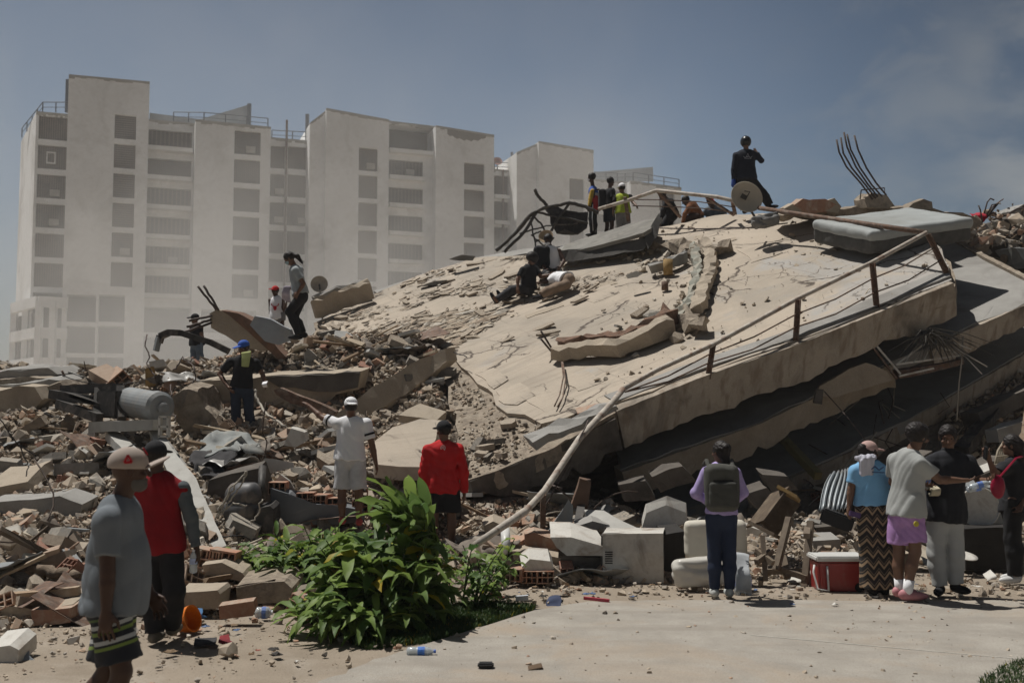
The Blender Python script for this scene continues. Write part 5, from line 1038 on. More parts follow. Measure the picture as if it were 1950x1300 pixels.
# --- foam cushions under film
def cushion(name, pts, d, th, mat, label, cat, parent=None, wr=.012):
    q = [W3(c, d) for c in pts]; c = sum(q, Vector())/4; lo = Vector([min(v[i] for v in q) for i in range(3)])-Vector((.2, .2+th, .2)); hi = Vector([max(v[i] for v in q) for i in range(3)])+Vector((.2, .2+th, .2))
    u = ((q[1]-q[0])+(q[2]-q[3]))/2; v = ((q[3]-q[0])+(q[2]-q[1]))/2; n = u.cross(v).normalized(); u_, v_ = u.normalized(), (v-u*(v.dot(u)/u.dot(u))).normalized()
    s = SDF(lo, hi, .018); s.rbox(c, (u.length/2, v.length/2, th/2), [u_, v_, n], rad=min(th*.45, .08)); s.folds(wr, 16, int(pts[0][0]), (.4, 1, 1.2)); return tag(s.build(name, mat, parent), label, cat)
film = M('wrapped_foam', (.58, .56, .51), (.52, .50, .455), rough=.3, scale=2.5, stain=(.42, .37, .31), sscale=2, samt=.5, spec=.5)
cushion('foam_cushion', [(1303, 992), (1420, 988), (1422, 1062), (1304, 1064)], 11.9, .16, M('cream_foam', (.60, .57, .49), (.54, .50, .42), rough=.8, scale=2.5), 'upright cream foam cushion behind the backpack woman\'s legs', 'cushion', wr=.004)
cushion('mattress', [(1274, 1070), (1418, 1052), (1424, 1108), (1290, 1114)], 11.55, .2, film, 'white mattress in clear film lying behind the backpack woman\'s feet', 'mattress')
# bottle pack
pk = thing('bottle_pack', G(1414, 1134), 'film-wrapped pack of water bottles with pink caps beside the backpack woman', 'bottle pack')
for i in range(3):
    for j in range(2):
        p = G(1404+i*11, 1133)+Vector((0, j*.09, .0)); bt = thing('bottle', p, None, None); bt.parent = pk; bt.location = p-pk.location
        bottle(p, (0, 0, 1), .26, .032, None, parent=bt, cap=(.8, .08, .25), lab_col=(.12, .16, .4))
crumple('film_wrap', [(1400, 1052, 11.25), (1428, 1058, 11.25), (1434, 1128, 11.08), (1402, 1130, 11.08)], None, M('milky_film', (.50, .52, .54), rough=.25, spec=.6), None, None, amp=.05, seed=31, thick=.006).parent = None
fw = bpy.data.objects[-1] if False else [o for o in COL.objects if o.name.startswith('film_wrap')][-1]; fw.parent = pk; fw.location = Vector(fw.location)-pk.location; 
for k_ in ('label', 'category'):
    if k_ in fw: del fw[k_]
# --- cooler
ck = thing('cooler', G(1602, 1128), 'red cool box with white lid beside the woman in patterned trousers', 'cool box')
a, b = G(1559, 1128), G(1650, 1128); redp = M('cooler_red', (.30, .025, .022), (.26, .022, .02), rough=.35, scale=3, stain=(.3, .2, .16), sscale=4, samt=.3, spec=.5); whl = M('lid_white', (.62, .62, .60), (.56, .56, .54), rough=.4)
mb = MB(); cc = (a+b)/2+Vector((0, .17, .165)); L_ = (b-a).length; q = [Vector((sx*L_/2*(.95 if z < 0 else 1.), sy*.17*(.93 if z < 0 else 1), z)) for z in (-.165, .165) for sy in (-1, 1) for sx in (-1, 1)]
mb.add([cc+x for x in q], [(0, 2, 3, 1), (4, 5, 7, 6), (0, 1, 5, 4), (2, 6, 7, 3), (0, 4, 6, 2), (1, 3, 7, 5)]); bevel(mb.build('tub', redp, ck), .02)
mb = MB(); mb.box(cc+Vector((0, 0, .195)), (L_+.05, .39, .055)); bevel(mb.build('lid', whl, ck), .015)
mb = MB(); h_ = [cc+Vector((-L_/2-.02, -.1, .12)), cc+Vector((-L_/2-.04, -.13, .05)), cc+Vector((-L_/2-.02, -.2, -.12)), cc+Vector((-L_/2+.10, -.2, -.14)), cc+Vector((-L_/2+.09, -.19, .12))]; mb.tube(h_, .012, 8); mb.build('handle', whl, ck, smooth=True)
mb = MB(); mb.lathe(cc+Vector((L_/2-.07, -.17, -.11)), (0, 1, 0), [(0, .02), (0, .05), (.05, .05), (.05, .02)], 18); mb.build('wheel', M('wheel_black', (.02, .02, .02)), ck)

# thin sheets, rags and litter
for zi, (where, (x0, x1, y0, y1), *_) in enumerate(ZONES):
    for _k in range(4):
        p = onm(U(x0, x1), U(y0, y1), .08)
        if p.y > 22: continue
        a = U(0, 6.28); u = Vector((math.cos(a), math.sin(a), U(-.3, .3)))*U(.2, .45); v = Vector((-math.sin(a), math.cos(a), U(-.2, .6)))*U(.15, .35); k = rng.randrange(4); sd_ = U(0, 99)
        mb = MB(); mb.sheet(lambda s, t: p+u*(s-.5)*2+v*(t-.5)*2+mn.noise_vector((p+u*s*2+v*t*2)*(3, 5, 5, 2.5)[k]+Vector((sd_, 0, 0)))*(.10, .12, .10, .05)[k], 9, 7, .008)
        tag(mb.build(('metal_scrap', 'rag', 'plastic_sheet', 'metal_scrap')[k], (greyp, M('dirty_rag', (.20, .17, .14), (.12, .10, .085)), M('dirty_film', (.36, .35, .33), rough=.4, spec=.5), rust)[k], smooth=k in (1, 2)), ('crumpled grey metal scrap', 'dirty brown rag', 'dusty plastic sheet', 'rusty bent metal scrap')[k]+' '+where, ('metal scrap', 'rag', 'plastic sheet', 'metal scrap')[k], 'scraps '+where)
lm_ = [('white', whitep), ('blue', M('litter_blue', (.10, .16, .30), rough=.6)), ('brown', M('litter_brown', (.22, .15, .09), rough=.8)), ('dark', M('litter_dark', (.05, .045, .04), rough=.8)), ('reddish', M('litter_red', (.36, .10, .07), rough=.7))]
for i in range(46):
    px, py = (U(930, 1900), U(1112, 1160)) if i < 32 else (U(240, 620), U(1180, 1280)); g_ = G(px, py); s_ = U(.02, .07); ln_ = U(.6, 2.2); cn, cmt = rng.choice(lm_); a = U(0, 3.1)
    mb = MB(); sd_ = U(0, 99); mb.sheet(lambda s, t: g_+Vector((math.cos(a)*(s-.5)*s_*ln_-math.sin(a)*(t-.5)*s_, math.sin(a)*(s-.5)*s_*ln_+math.cos(a)*(t-.5)*s_, .045+abs(mn.noise(Vector((s*2+sd_, t*2, 0))))*s_*.6)), 4, 3, .004)
    tag(mb.build('litter_scrap', cmt), ('tiny ' if s_ < .04 else 'small ')+cn+' litter scrap on the ground '+('between the bush and the cool box' if px < 1550 and i < 32 else 'by the standing group' if i < 32 else 'beside the walking man'), 'litter', 'litter scraps on the ground')
# ------------------------------------------------------------------ on and around the tilted floors
hr = thing('balcony_railing', S(1660, 590), 'rusty handrail with leaning posts and sagging rods along the free edge of the top floor', 'railing', 'rusty railings of the top floor')
hp = [P(1186, 741, 15.3), P(1250, 705, 15.6), P(1362, 654, 15.9), P(1516, 570, 16.6), P(1660, 500, 17.0), P(1764, 443, 17.6)]
rod('handrail', hp, .036, palep, parent=hr, n=10)
bases = [((1345, 710), (1358, 654)), ((1512, 650), (1519, 571)), ((1668, 586), (1660, 501)), ((1806, 520), (1766, 446))]
posts = []
for bpx, tpx in bases:
    b_ = S(*bpx, .0); t_ = P(*tpx, b_.y-.05); posts.append((b_, t_)); mb = MB(); mb.bar(b_-SN*.1, t_, .075, .03, (0, 1, 0)); mb.bar(b_-SN*.1+Vector((.03, -.03, 0)), t_+Vector((.03, -.03, 0)), .012, .09, (0, 1, 0)); mb.build('post', rust, hr)
def lerp(a, b, t): return a+(b-a)*t
for f, sag in ((.66, .05), (.34, .07)):
    q = [P(1190, 746, 15.2)]
    for i, (b_, t_) in enumerate(posts):
        p = lerp(b_, t_, f); prev = q[-1]; q.append(lerp(prev, p, .5)-Vector((0, 0, sag))); q.append(p)
    rod('rod', q, .013, rust, parent=hr, n=6)
rod('bent_pole', [P(1186, 741, 15.25), P(1168, 764, 15.0), P(1104, 834, 14.0), P(1037, 934, 13.0), P(1004, 969, 12.6), P(1000, 973, 12.55), P(905, 1037, 11.5)], [.043, .045, .044, .042, .040, .047, .040], palep, 'chipped white pole bent down from the handrail into the bush', 'pole', n=12)
rod('wire', [(1120, 800, 14.2), (1085, 880, 13.6), (1040, 960, 13.0)], .01, rebar, 'thin wire hanging beside the bent white pole', 'wire', dent=.01)
rod('wire', [(1070, 930, 13.4), (1050, 922, 13.5), (1090, 950, 13.5)], .012, rebar, 'short stiff wire poking out of the dark beside the bent pole', 'wire')
r2 = thing('balcony_railing', S(1500, 420), 'rusty rail with splayed posts along the ridge behind the satellite dish', 'railing', 'rusty railings of the top floor')
rod('handrail', [P(1764, 443, 17.7), P(1640, 425, 19.2), P(1530, 409, 20.6), P(1445, 396, 21.6)], .045, rust, parent=r2, n=8)
rod('handrail', [P(1440, 392, 22.8), P(1365, 375, 23.6), P(1250, 363, 24.2), P(1195, 382, 24.8), P(1140, 398, 25.2)], .045, palep, parent=r2, n=8)
for a, b in (((1252, 364, 24.2), (1296, 414, 24.6)), ((1190, 375, 24.8), (1197, 422, 25.0)), ((1345, 376, 23.7), (1398, 410, 23.9)), ((1395, 385, 23.2), (1400, 408, 23.6))): beam('post', a, b, .08, .04, rust, parent=r2, cell=0)
for z_, s_ in ((0, 12), (0, 24)): rod('rod', [(1205, 368+s_, 24.7), (1260, 368+s_*1.05, 24.2), (1330, 372+s_, 23.7), (1400, 385+s_*.8, 23.2)], .012, rust, parent=r2, n=6, d=0)
rod('cable', [(1240, 434, 24), (1330, 436, 22.6), (1420, 434, 21.8), (1500, 425, 21.5)], .014, rebar, 'loose cable lying across the bare floor below the dish', 'cable')
# dish, roll, mattress
dh = thing('satellite_dish', P(1422, 410, 21.6), 'big cream satellite dish propped upright on the ridge in front of the helmeted man', 'satellite dish')
cdd = P(1422, 375, 21.6); mb = MB(); mb.lathe(cdd+Vector((0, .0, 0)), Vector((.18, -1, .22)), [(-.10, .02), (-.09, .12), (-.05, .24), (.01, .33), (.012, .345), (.0, .345), (-.06, .24), (-.11, .1)], 32); o = mb.build('reflector', M('dish_cream', (.46, .41, .33), (.40, .36, .29), rough=.6, scale=3, stain=(.28, .25, .2), sscale=3, samt=.4), dh, smooth=True)
mb = MB(); mb.box(cdd+Vector((-.06, -.01, .0)), (.13, .012, .1), Matrix.Rotation(.5, 3, 'Y')); mb.tube([cdd+Vector((-.05, -.02, .12)), cdd+Vector((.06, -.03, .1)), cdd+Vector((.0, -.02, .0))], .013, 6); mb.build('bracket_plate', M('bracket_dark', (.07, .065, .055), rough=.8), dh)
mb = MB(); mb.tube([cdd+Vector((.0, .1, -.1)), cdd+Vector((.25, .2, -.45))], .025, 6); mb.build('mast', steel, dh)
cushion('sandbag', [(1432, 414), (1480, 406), (1484, 428), (1434, 434)], 21.2, .3, M('grey_sack', (.20, .195, .19), (.15, .147, .142), rough=.95, scale=6, bump=.4), 'grey stuffed sack lying on the ridge under the dish', 'sack', wr=.02)
mt = M('pale_blue_mattress', (.35, .37, .37), (.30, .315, .31), rough=.75, scale=1.2, bump=.2, stain=(.26, .26, .24), sscale=1.3, samt=.6, fine=(10, .2, (.3, .3, .28)))
q = [P(1604, 404, 20.6), P(1650, 455, 18.3), P(1806, 424, 18.9), P(1735, 396, 21.2)]
ms_ = thing('mattress', P(1700, 460, 18.6), 'large pale blue mattress lying over the high corner of the top floor', 'mattress')
c = sum(q, Vector())/4; u = ((q[2]-q[1])+(q[3]-q[0])).normalized(); v = ((q[0]-q[1])+(q[3]-q[2])); v = (v-u*v.dot(u)).normalized(); n_ = u.cross(v)
s = SDF(c-Vector((2, 2, 1.4)), c+Vector((2, 2, 1.2)), .03)
hu = max(abs((x-c).dot(u)) for x in q)*.80; hv_ = max(abs((x-c).dot(v)) for x in q)*.78
s.rbox(c-n_*.08, (hu, hv_, .10), [u, v, n_], rad=.08); s.folds(.008, 6, 3, (1, 1, 1)); s.build('cover', mt, ms_)
s = SDF(c-Vector((2, 2, 1.6)), c+Vector((2, 2, 1)), .03); s.rbox(c-n_*.27, (hu*.98, hv_*.97, .15), [u, v, n_], rad=.08); s.folds(.01, 7, 4, (1, 1, 1)); s.build('shaded_side', M('shaded_side_tone', (.10, .098, .092), (.07, .068, .064), rough=.9), ms_)  # dark lower box paints in the mattress's shadowed side
# dark slab/mattress left of the ridge
dm2 = thing('upturned_slab', S(1160, 480), 'long dark slab with an upturned pointed end on the ridge behind the kneeling people', 'slab piece')
prism('edge', [(1062, 478, 23.3), (1150, 470, 23), (1228, 452, 22.6), (1236, 462, 22.5), (1226, 476, 22.5), (1090, 498, 23.1), (1066, 497, 23.3)], 23, .2, [M('dark_render', (.10, .095, .088), (.075, .07, .065), rough=.9, scale=3, bump=.4)], parent=dm2, jg=.012, amp=.01)
plate('top', [(1062, 478, 23.3), (1228, 452, 22.55), (1240, 440, 22.7), (1258, 408, 23.4), (1246, 404, 23.6), (1195, 425, 24.0), (1110, 462, 24.4), (1075, 470, 24.3)], .08, [M('dusty_grey', (.24, .23, .21), (.15, .143, .13), rough=.95, scale=2, stain=(.32, .3, .26), sscale=1.8)], parent=dm2, jg=.01)
prism('upturned_end', [(1228, 452, 22.55), (1243, 425, 22.9), (1256, 405, 23.4), (1259, 420, 23.2), (1252, 450, 22.7), (1234, 474, 22.4)], 23, .1, [MATS['dark_render']], parent=dm2, jg=.01)
# wreck on the left ridge
wk = thing('mangled_frame', P(1040, 440, 26), 'mangled dark metal roof frame with torn sheeting hanging over the ridge', 'metal frame')
for pts, r in (([(945, 478), (985, 440), (1010, 408), (1032, 397), (1085, 386), (1110, 392), (1140, 405)], .045), ([(960, 480), (1000, 440), (1022, 404)], .04), ([(1010, 408), (1030, 425), (1045, 452), (1020, 460)], .025), ([(1085, 386), (1060, 420), (1050, 440)], .035), ([(1022, 404), (1060, 412), (1120, 425)], .03), ([(990, 445), (1040, 430), (1100, 425)], .02), ([(975, 452), (1010, 415), (1020, 470)], .02), ([(1018, 360), (1024, 374), (1042, 391)], .04), ([(1030, 440), (1012, 448), (1035, 468), (1055, 452)], .02)):
    rod('bar', [(*c, 25.9) for c in pts], r, steel, parent=wk, dent=.012)
prism('torn_sheet', [(1048, 398), (1062, 396), (1078, 410), (1120, 402), (1118, 430), (1100, 446), (1062, 442), (1050, 424)], 26.2, .5, [cloth_d], parent=wk, jg=.06, amp=.08)
prism('torn_sheet', [(1036, 395), (1050, 392), (1066, 400), (1074, 414), (1052, 412)], 25.9, .3, [cloth_d], parent=wk, jg=.06, amp=.05)
mb = MB(); mb.lathe(P(1040, 452, 25), Vector((-.2, -1, .5)), [(0, .02), (0, .10), (.05, .17), (.06, .18), (.045, .18), (-.02, .10)], 20); tag(mb.build('round_lamp', M('ochre_shade', (.33, .25, .16), (.27, .20, .13), rough=.7), smooth=True), 'round ochre dish-like cover hanging behind the man in the white tank top', 'cover')
# column stump with tall bent bars
rs = thing('column_stump', P(1670, 392, 21), 'broken column stump with five tall curved reinforcement bars against the sky', 'column')
prism('stump', [(1646, 378), (1660, 366), (1690, 370), (1706, 392), (1690, 398), (1650, 394)], 21, .6, [broken], parent=rs, jg=.05, amp=.06)
for pts in ([(1593, 266), (1598, 290), (1612, 318), (1640, 350), (1662, 380)], [(1601, 262), (1606, 292), (1622, 320), (1648, 352), (1668, 378)], [(1607, 252), (1613, 280), (1630, 318), (1652, 350), (1672, 375)], [(1613, 256), (1620, 285), (1638, 320), (1660, 352), (1680, 375)], [(1627, 258), (1634, 285), (1650, 320), (1668, 348), (1688, 372)]):
    rod('reinforcement_bar', [(*c, 21) for c in pts], .019, rebar, parent=rs)
rod('tie', [(1640, 362, 20.9), (1684, 358, 21.1), (1686, 372, 21.3), (1645, 376, 21)], .012, rebar, parent=rs); rod('tie', [(1640, 362, 20.9), (1638, 380, 21)], .012, rebar, parent=rs)
# bits on the ridge
prism('debris_bank', [(1486, 410), (1520, 398), (1600, 395), (1650, 391), (1720, 393), (1800, 401), (1850, 412), (1872, 432), (1790, 428), (1640, 414)], 21.5, 1., [broken], 'low bank of broken concrete behind the mattress along the ridge', 'debris bank', jg=.06, amp=.09, cell=.2)
for i, (pts, mt_, lab) in enumerate(([[(1514, 388), (1530, 376), (1548, 380), (1556, 402), (1520, 404)], brick, 'reddish wall lump on the ridge past the helmeted man'], [[(1545, 378), (1570, 380), (1600, 392), (1596, 404), (1550, 404)], brick, 'broad orange-brown brick lump on the ridge beside the reddish one'], [[(1495, 396), (1512, 386), (1530, 402), (1500, 408)], beigec, 'grey-beige lump on the ridge next to the dish'], [[(1572, 384), (1590, 378), (1602, 392), (1596, 406), (1572, 402)], beigec, 'ochre lump at the end of the brick heap on the ridge'],
        [[(1730, 396), (1738, 388), (1758, 379), (1774, 386), (1774, 402), (1740, 404)], broken, 'dark rounded concrete lump behind the pale blue mattress'])):
    prism('wall_lump', pts, 21.2, .5, [mt_], lab, 'wall lump', 'lumps along the ridge', jg=.05, amp=.05)
sd2 = lambda px, py, h: (px, py, S(px, py, h, D2).y)
plate('board', [sd2(1786, 412, .3), sd2(1852, 418, .3), sd2(1858, 428, .25), sd2(1836, 431, .25), sd2(1800, 428, .25)], .06, [M('pale_board', (.5, .46, .39))], 'cream board lying beside the pale blue mattress', 'board', jg=0)
for i, pts in enumerate(([(1800, 434), (1860, 432), (1870, 448), (1815, 446)], [(1812, 449), (1850, 446), (1862, 458), (1826, 456)])): plate('tile_layer', [sd2(*c, .08) for c in pts], .05, [screed], ('upper', 'lower')[i]+' cracked tile layer under the cream board', 'tile layer', 'cracked tile layers', jg=.05)
crumple('red_cloth', [(1846, 410, 23), (1872, 406, 23), (1876, 420, 22.8), (1850, 422, 22.8)], None, M('bright_red_cloth', (.42, .02, .04), (.3, .015, .03), rough=.9), 'bright red cloth on the skyline rubble near the bent bars', 'cloth', amp=.08, seed=41)
for i, pts in enumerate(([(1872, 415), (1880, 385), (1886, 378), (1893, 381)], [(1876, 416), (1889, 390), (1898, 388), (1888, 402)], [(1878, 416), (1902, 386)], [(1874, 416), (1892, 404), (1898, 410)])): rod('bent_bar', [(*c, 22.9) for c in pts], .016, rebar, 'thin bent bar sticking up beside the bright red cloth', 'bar', 'thin bent bars by the red cloth')
# jagged debris at the far right of the skyline
dr = [([(1850, 446), (1900, 420), (1935, 412), (1960, 424), (1995, 490), (1940, 490), (1880, 468)], 23., darkc, 'dark jagged debris block at the far end of the skyline'), ([(1925, 402), (1960, 388), (1985, 395), (1985, 430), (1935, 432)], 23.2, greyc, 'grey plate edge jutting up at the far end of the skyline'), ([(1870, 462), (1930, 468), (1985, 492), (1985, 528), (1930, 505), (1890, 486)], 22.8, darkc, 'black block in the hollow over the grey floor slab'), ([(1936, 474), (1975, 470), (1990, 510), (1950, 500)], 21.8, greyp, 'light grey rounded tub end in the hollow over the grey floor slab')]
for pts, d, m_, lab in dr: prism('debris_block', pts, d, .8, [m_], lab, 'debris block', jg=.08, amp=.09)
for i in range(26):
    x, y = U(1862, 1965), U(404, 470); d = U(22.4, 23.3); a = P(x, y, d); dd = Vector((U(-.5, .8), U(-.3, .3), U(-.15, .45))); kk = i % 3; rod('bent_bar', [a, a+dd*.5+Vector((0, 0, U(0, .1))), a+dd], U(.010, .03), [rebar, rust, timber][kk], ('thin black bar', 'rusty bar', 'wooden lath')[kk]+(' pointing up', ' lying low')[dd.z < .15]+' in the dark tangle ending the skyline', 'bar', 'tangled bars at the far end of the skyline', n=6)
for i in range(34):
    x = U(1862, 1970); y = U(425, 500)-(x-1855)*.12; p = P(x, y, U(22.3, 23.2)); place(lumps+slabs_, 'concrete_chunk', p, U(.12, .38), 'lump in the dark tangle ending the skyline', 'concrete chunk', 'lumps in the skyline tangle', .8)
# --- pieces lying on the bare floor
fb = thing('fallen_upstand', S(1160, 660), 'long low broken concrete upstand lying across the bare floor with two bars at its tip', 'upstand')
def onS(name, pxs, w, h, mat, parent, seed=0, lab=None, cat=None, top=None, rough=.03):
    """ragged bar following pixel points on the floor plane"""
    q = [S(*c, .07) for c in pxs]; r = random.Random(seed); f = []
    for i in range(len(q)-1):
        k = max(2, int((q[i+1]-q[i]).length/.14)); f += [q[i].lerp(q[i+1], t/k) for t in range(k)]
    f.append(q[-1]); sec = []
    for i, p in enumerate(f):
        t = (f[min(i+1, len(f)-1)]-f[max(i-1, 0)]).normalized(); sd = SN.cross(t).normalized(); hh_ = h(i/len(f)) if callable(h) else h; ww = w
        j = lambda: Vector((r.uniform(-rough, rough), r.uniform(-rough, rough), r.uniform(-rough, rough)))
        sec.append([p-sd*ww/2+j(), p+sd*ww/2+j(), p+sd*ww/2+SN*hh_*(1+r.uniform(-.15, .15))+j(), p+SN*hh_*(1.05+r.uniform(-.1, .12))+j(), p-sd*ww/2+SN*hh_*(1+r.uniform(-.15, .15))+j()])
    k = 5; mb = MB(); mb.add([v for s_ in sec for v in s_], [(i*k+a, i*k+(a+1) % k, (i+1)*k+(a+1) % k, (i+1)*k+a) for i in range(len(sec)-1) for a in range(k)]+[tuple(range(k)), tuple((len(sec)-1)*k+a for a in reversed(range(k)))])
    return tag(mb.build(name, mat, parent), lab, cat)
onS('body', [(1058, 688), (1110, 684), (1180, 680), (1235, 662), (1282, 640)], .26, lambda t: .20+.08*t, beigec, fb, 1)
onS('broken_edge', [(1068, 676), (1120, 668), (1190, 664), (1240, 646), (1284, 622)], .22, lambda t: .2+.1*t, MATS['red_core'], fb, 2, rough=.06)
for a, b in (((1056, 672, 18.4), (1030, 630, 18.2)), ((1054, 674, 18.3), (1030, 645, 18.1))): rod('reinforcement_bar', [a, b], .018, rebar, parent=fb)
rod('wire', [S(1072, 700, .1), S(1076, 730, .12), S(1068, 760, .08), S(1058, 782, .08)], .012, rust, 'thin rusty wire pair hanging down the bare floor below the upstand', 'wire', 'thin wires on the bare floor'); rod('wire', [S(1074, 700, .1), S(1080, 735, .12), S(1074, 765, .08), S(1064, 783, .08)], .012, rust, 'thin rusty wire pair hanging down the bare floor below the upstand', 'wire', 'thin wires on the bare floor')
cv = thing('curved_upstand', S(1335, 560), 'curved broken wall stub running up the bare floor toward the ridge', 'wall stub')
onS('body', [(1328, 605), (1338, 580), (1350, 545), (1356, 515), (1352, 486), (1340, 470)], .24, lambda t: .15, beigec, cv, 3, rough=.04)
onS('render_skin', [(1292, 622), (1312, 596), (1326, 566), (1332, 530), (1328, 500), (1322, 482)], .16, .16, M('green_grey_skin', (.28, .29, .25), (.33, .30, .25), rough=.9, scale=5), cv, 4, rough=.04)
onS('low_upstand', [(1240, 528), (1270, 520), (1310, 502)], .12, .2, greyc, None, 5, 'small grey upstand branching off the curved wall stub', 'upstand')
onS('low_upstand', [(1240, 640), (1262, 628), (1300, 615), (1340, 640)], .3, .16, broken, None, 6, 'rough low debris ridge joining the curved stub and the long upstand', 'debris ridge', rough=.09)
onS('low_upstand', [(1240, 468), (1262, 478), (1300, 480), (1330, 492), (1370, 492), (1386, 480)], .26, .12, broken, None, 7, 'rough debris ridge at the upper end of the curved wall stub', 'debris ridge', rough=.09)
for x, y, h, m_, lab in ((1273, 527, .42, yell, 'stubby ochre pipe standing on the bare floor'), (1267, 556, .22, rust, 'tiny rusty pipe stub standing on the bare floor'), (1010, 690, .0, rust, '')):
    if h: p = S(x, y, .04); mb = MB(); mb.tube([p, p+Vector((0, 0, h*.75))], .10 if h > .3 else .07, 10); tag(mb.build('pipe_stub', m_, smooth=True), lab, 'pipe stub')
prism('tile_piece', [(1192, 523), (1212, 516), (1226, 520), (1214, 528), (1196, 530)], 20.4, .1, [whitep], 'small white tile piece on the bare floor', 'tile', jg=.01)
for i, pts in enumerate(([(1320, 450), (1340, 446), (1336, 452), (1322, 456)], [(1372, 462), (1400, 452), (1404, 456), (1376, 466)], [(1130, 540), (1172, 532), (1176, 538), (1134, 548)], [(1000, 600), (1070, 575), (1074, 580), (1004, 606)])): plate('screed_strip', [tuple(S(*c, .1)*1) and (c[0], c[1], S(*c, .1).y) for c in pts], .05, [beigec], ('short strip above the cable', 'short dark strip near the sack', 'pale strip beside the lying person', 'long strip below the seated man')[i]+' on the bare floor', 'strip', 'loose strips on the bare floor', jg=.02)
plate('red_tiles', [(1096, 778, S(1096, 778, .1).y), (1140, 768, S(1140, 768, .1).y), (1136, 782, S(1136, 782, .1).y), (1100, 788, S(1100, 788, .1).y)], .06, [brick], 'patch of red clay tiles at the low edge of the bare floor', 'tiles', jg=.02)
onS('grey_curb', [(1015, 858), (1060, 836), (1120, 812), (1168, 788)], .25, .12, greyc, None, 9, 'dark grey curb strip at the low corner of the top floor', 'curb', rough=.04)  # strip in plain grey concrete
# trough-like beam on the far left of the floor, hazy dish and rail behind
tb = thing('concrete_trough', S(650, 600), 'long concrete trough beam lying along the hazy far edge of the bare floor', 'beam')
onS('rear_wall', [(606, 596), (650, 578), (706, 566)], .12, .34, greyc, tb, 10, rough=.02); onS('front_wall', [(604, 612), (656, 592), (712, 572)], .16, .42, beigec, tb, 11, rough=.02)
plate('ridge_layer', [(712, 556, 25.9), (800, 522, 26.6), (900, 490, 27), (1000, 474, 26.6), (1080, 470, 25.6), (1070, 478, 25.2), (1000, 484, 25.9), (900, 500, 26.2), (800, 532, 25.8), (720, 564, 25.2)], .12, [greyc], 'broken grey roofing layer along the low ridge of the bare floor', 'roofing layer', jg=.07)
for i, pts in enumerate(([(855, 494), (880, 486), (905, 488), (900, 496)], [(800, 546), (826, 536), (850, 532), (830, 544)], [(780, 575), (806, 560), (836, 562), (800, 578)])): prism('roofing_scrap', pts, 25.2-i*.6, .2, [MATS['dusty_grey']], ('upper', 'middle', 'lower')[i]+' dark roofing scrap near the low ridge', 'roofing scrap', 'roofing scraps on the left ridge', jg=.03)
fd = thing('satellite_dish', P(608, 560, 34), 'faint pale satellite dish in the haze behind the standing woman', 'satellite dish')
mb = MB(); c = P(608, 541, 34); mb.lathe(c, (.1, -1, .2), [(-.05, .04), (-.03, .15), (.02, .27), (.03, .28), (.01, .28), (-.06, .1)], 22); mb.build('reflector', M('hazed_dish', (.42, .37, .30), rough=.8), fd, smooth=True); mb = MB(); mb.tube([c, P(612, 580, 34), P(615, 620, 34)], .03, 6); mb.build('mast', steel, fd)  # pale reflector colour paints in the haze over the dish
hz_ = thing('roof_railing', P(660, 600, 33), 'thin collapsed railing in the dust behind the low edge of the floor', 'railing')
for pts in ([(620, 555), (680, 538), (700, 560)], [(600, 590), (650, 570), (700, 562)], [(640, 552), (646, 575)], [(662, 546), (668, 568)]): rod('bar', [(*c, 33) for c in pts], .035, M('pale_rail', (.40, .34, .27)), parent=hz_, n=6)
# --- right cavity
fr = thing('hanging_grille', P(1760, 690, 17.4), 'torn white window grille with slanting bars hanging out under the top floor', 'window frame')
for a, b, w_ in (((1655, 652, 16.9), (1708, 722, 16.8), .10), ((1662, 650, 16.9), (1715, 712, 16.8), .04), ((1706, 694, 16.9), (1836, 676, 17.0), .03), ((1706, 694, 16.9), (1760, 655, 17.2), .02), ((1760, 650, 17.1), (1832, 676, 17.0), .02), ((1712, 716, 16.8), (1835, 688, 17), .03)): beam('bar', a, b, w_, .03, rust if w_ > .05 else whitep, parent=fr, cell=0)
for i in range(6): beam('bar', (1722+i*18, 693-i*2.6, 16.9), (1738+i*16, 668-i*1.5, 17.1), .012, .012, whitep, parent=fr, cell=0)
prism('sill', [(1708, 706), (1834, 684), (1836, 694), (1790, 706), (1712, 720)], 16.9, .2, [rust], parent=fr, jg=.02)
prism('broken_wall', [(1690, 706), (1650, 690), (1560, 735), (1556, 752), (1590, 756), (1700, 722)], 16.8, .1, [beigec], 'pale broken wall strip hanging below the second floor edge', 'wall fragment', jg=.03)
rf = thing('reed_bundle', P(1772, 640, 17), 'splayed bundle of dark reed strips hanging under the corner of the top floor', 'reed bundle')
for i in range(90):
    a = U(-1.1, 3.3); l_ = U(.3, 1.0) if a < 1.2 else U(.3, .8); p = P(1772+U(-10, 10), 632+U(-8, 8), 16.9+U(-.2, .2)); e = p+Vector((-math.sin(a)*l_*1.0+.25, U(-.2, .1), -abs(math.cos(a))*l_*.55-.05)); mb = MB(); mb.tube([p, p.lerp(e, .5)+Vector((0, 0, .05)), e], [.012, .01, .003], 4); mb.build('reed', M('reed', (.07, .065, .06), (.16, .15, .13), rough=.9, scale=3), rf)
rod('hanging_cable', [(1834, 640, 17), (1831, 690, 16.9), (1826, 730, 16.9), (1822, 800, 16.8)], .012, M('pale_cable', (.42, .38, .32)), 'pale cable hanging straight down from the second floor', 'cable')
for i, (a, b) in enumerate((((1782, 640), (1850, 665)), ((1800, 652), (1880, 698)), ((1830, 670), (1870, 712)))): rod('thin_bar', [(*a, 17), (*b, 16.8)], .01, whitep, ('upper', 'middle', 'lower')[i]+' thin pale bar sticking out beside the hanging cable', 'bar', 'thin bars beside the hanging cable')
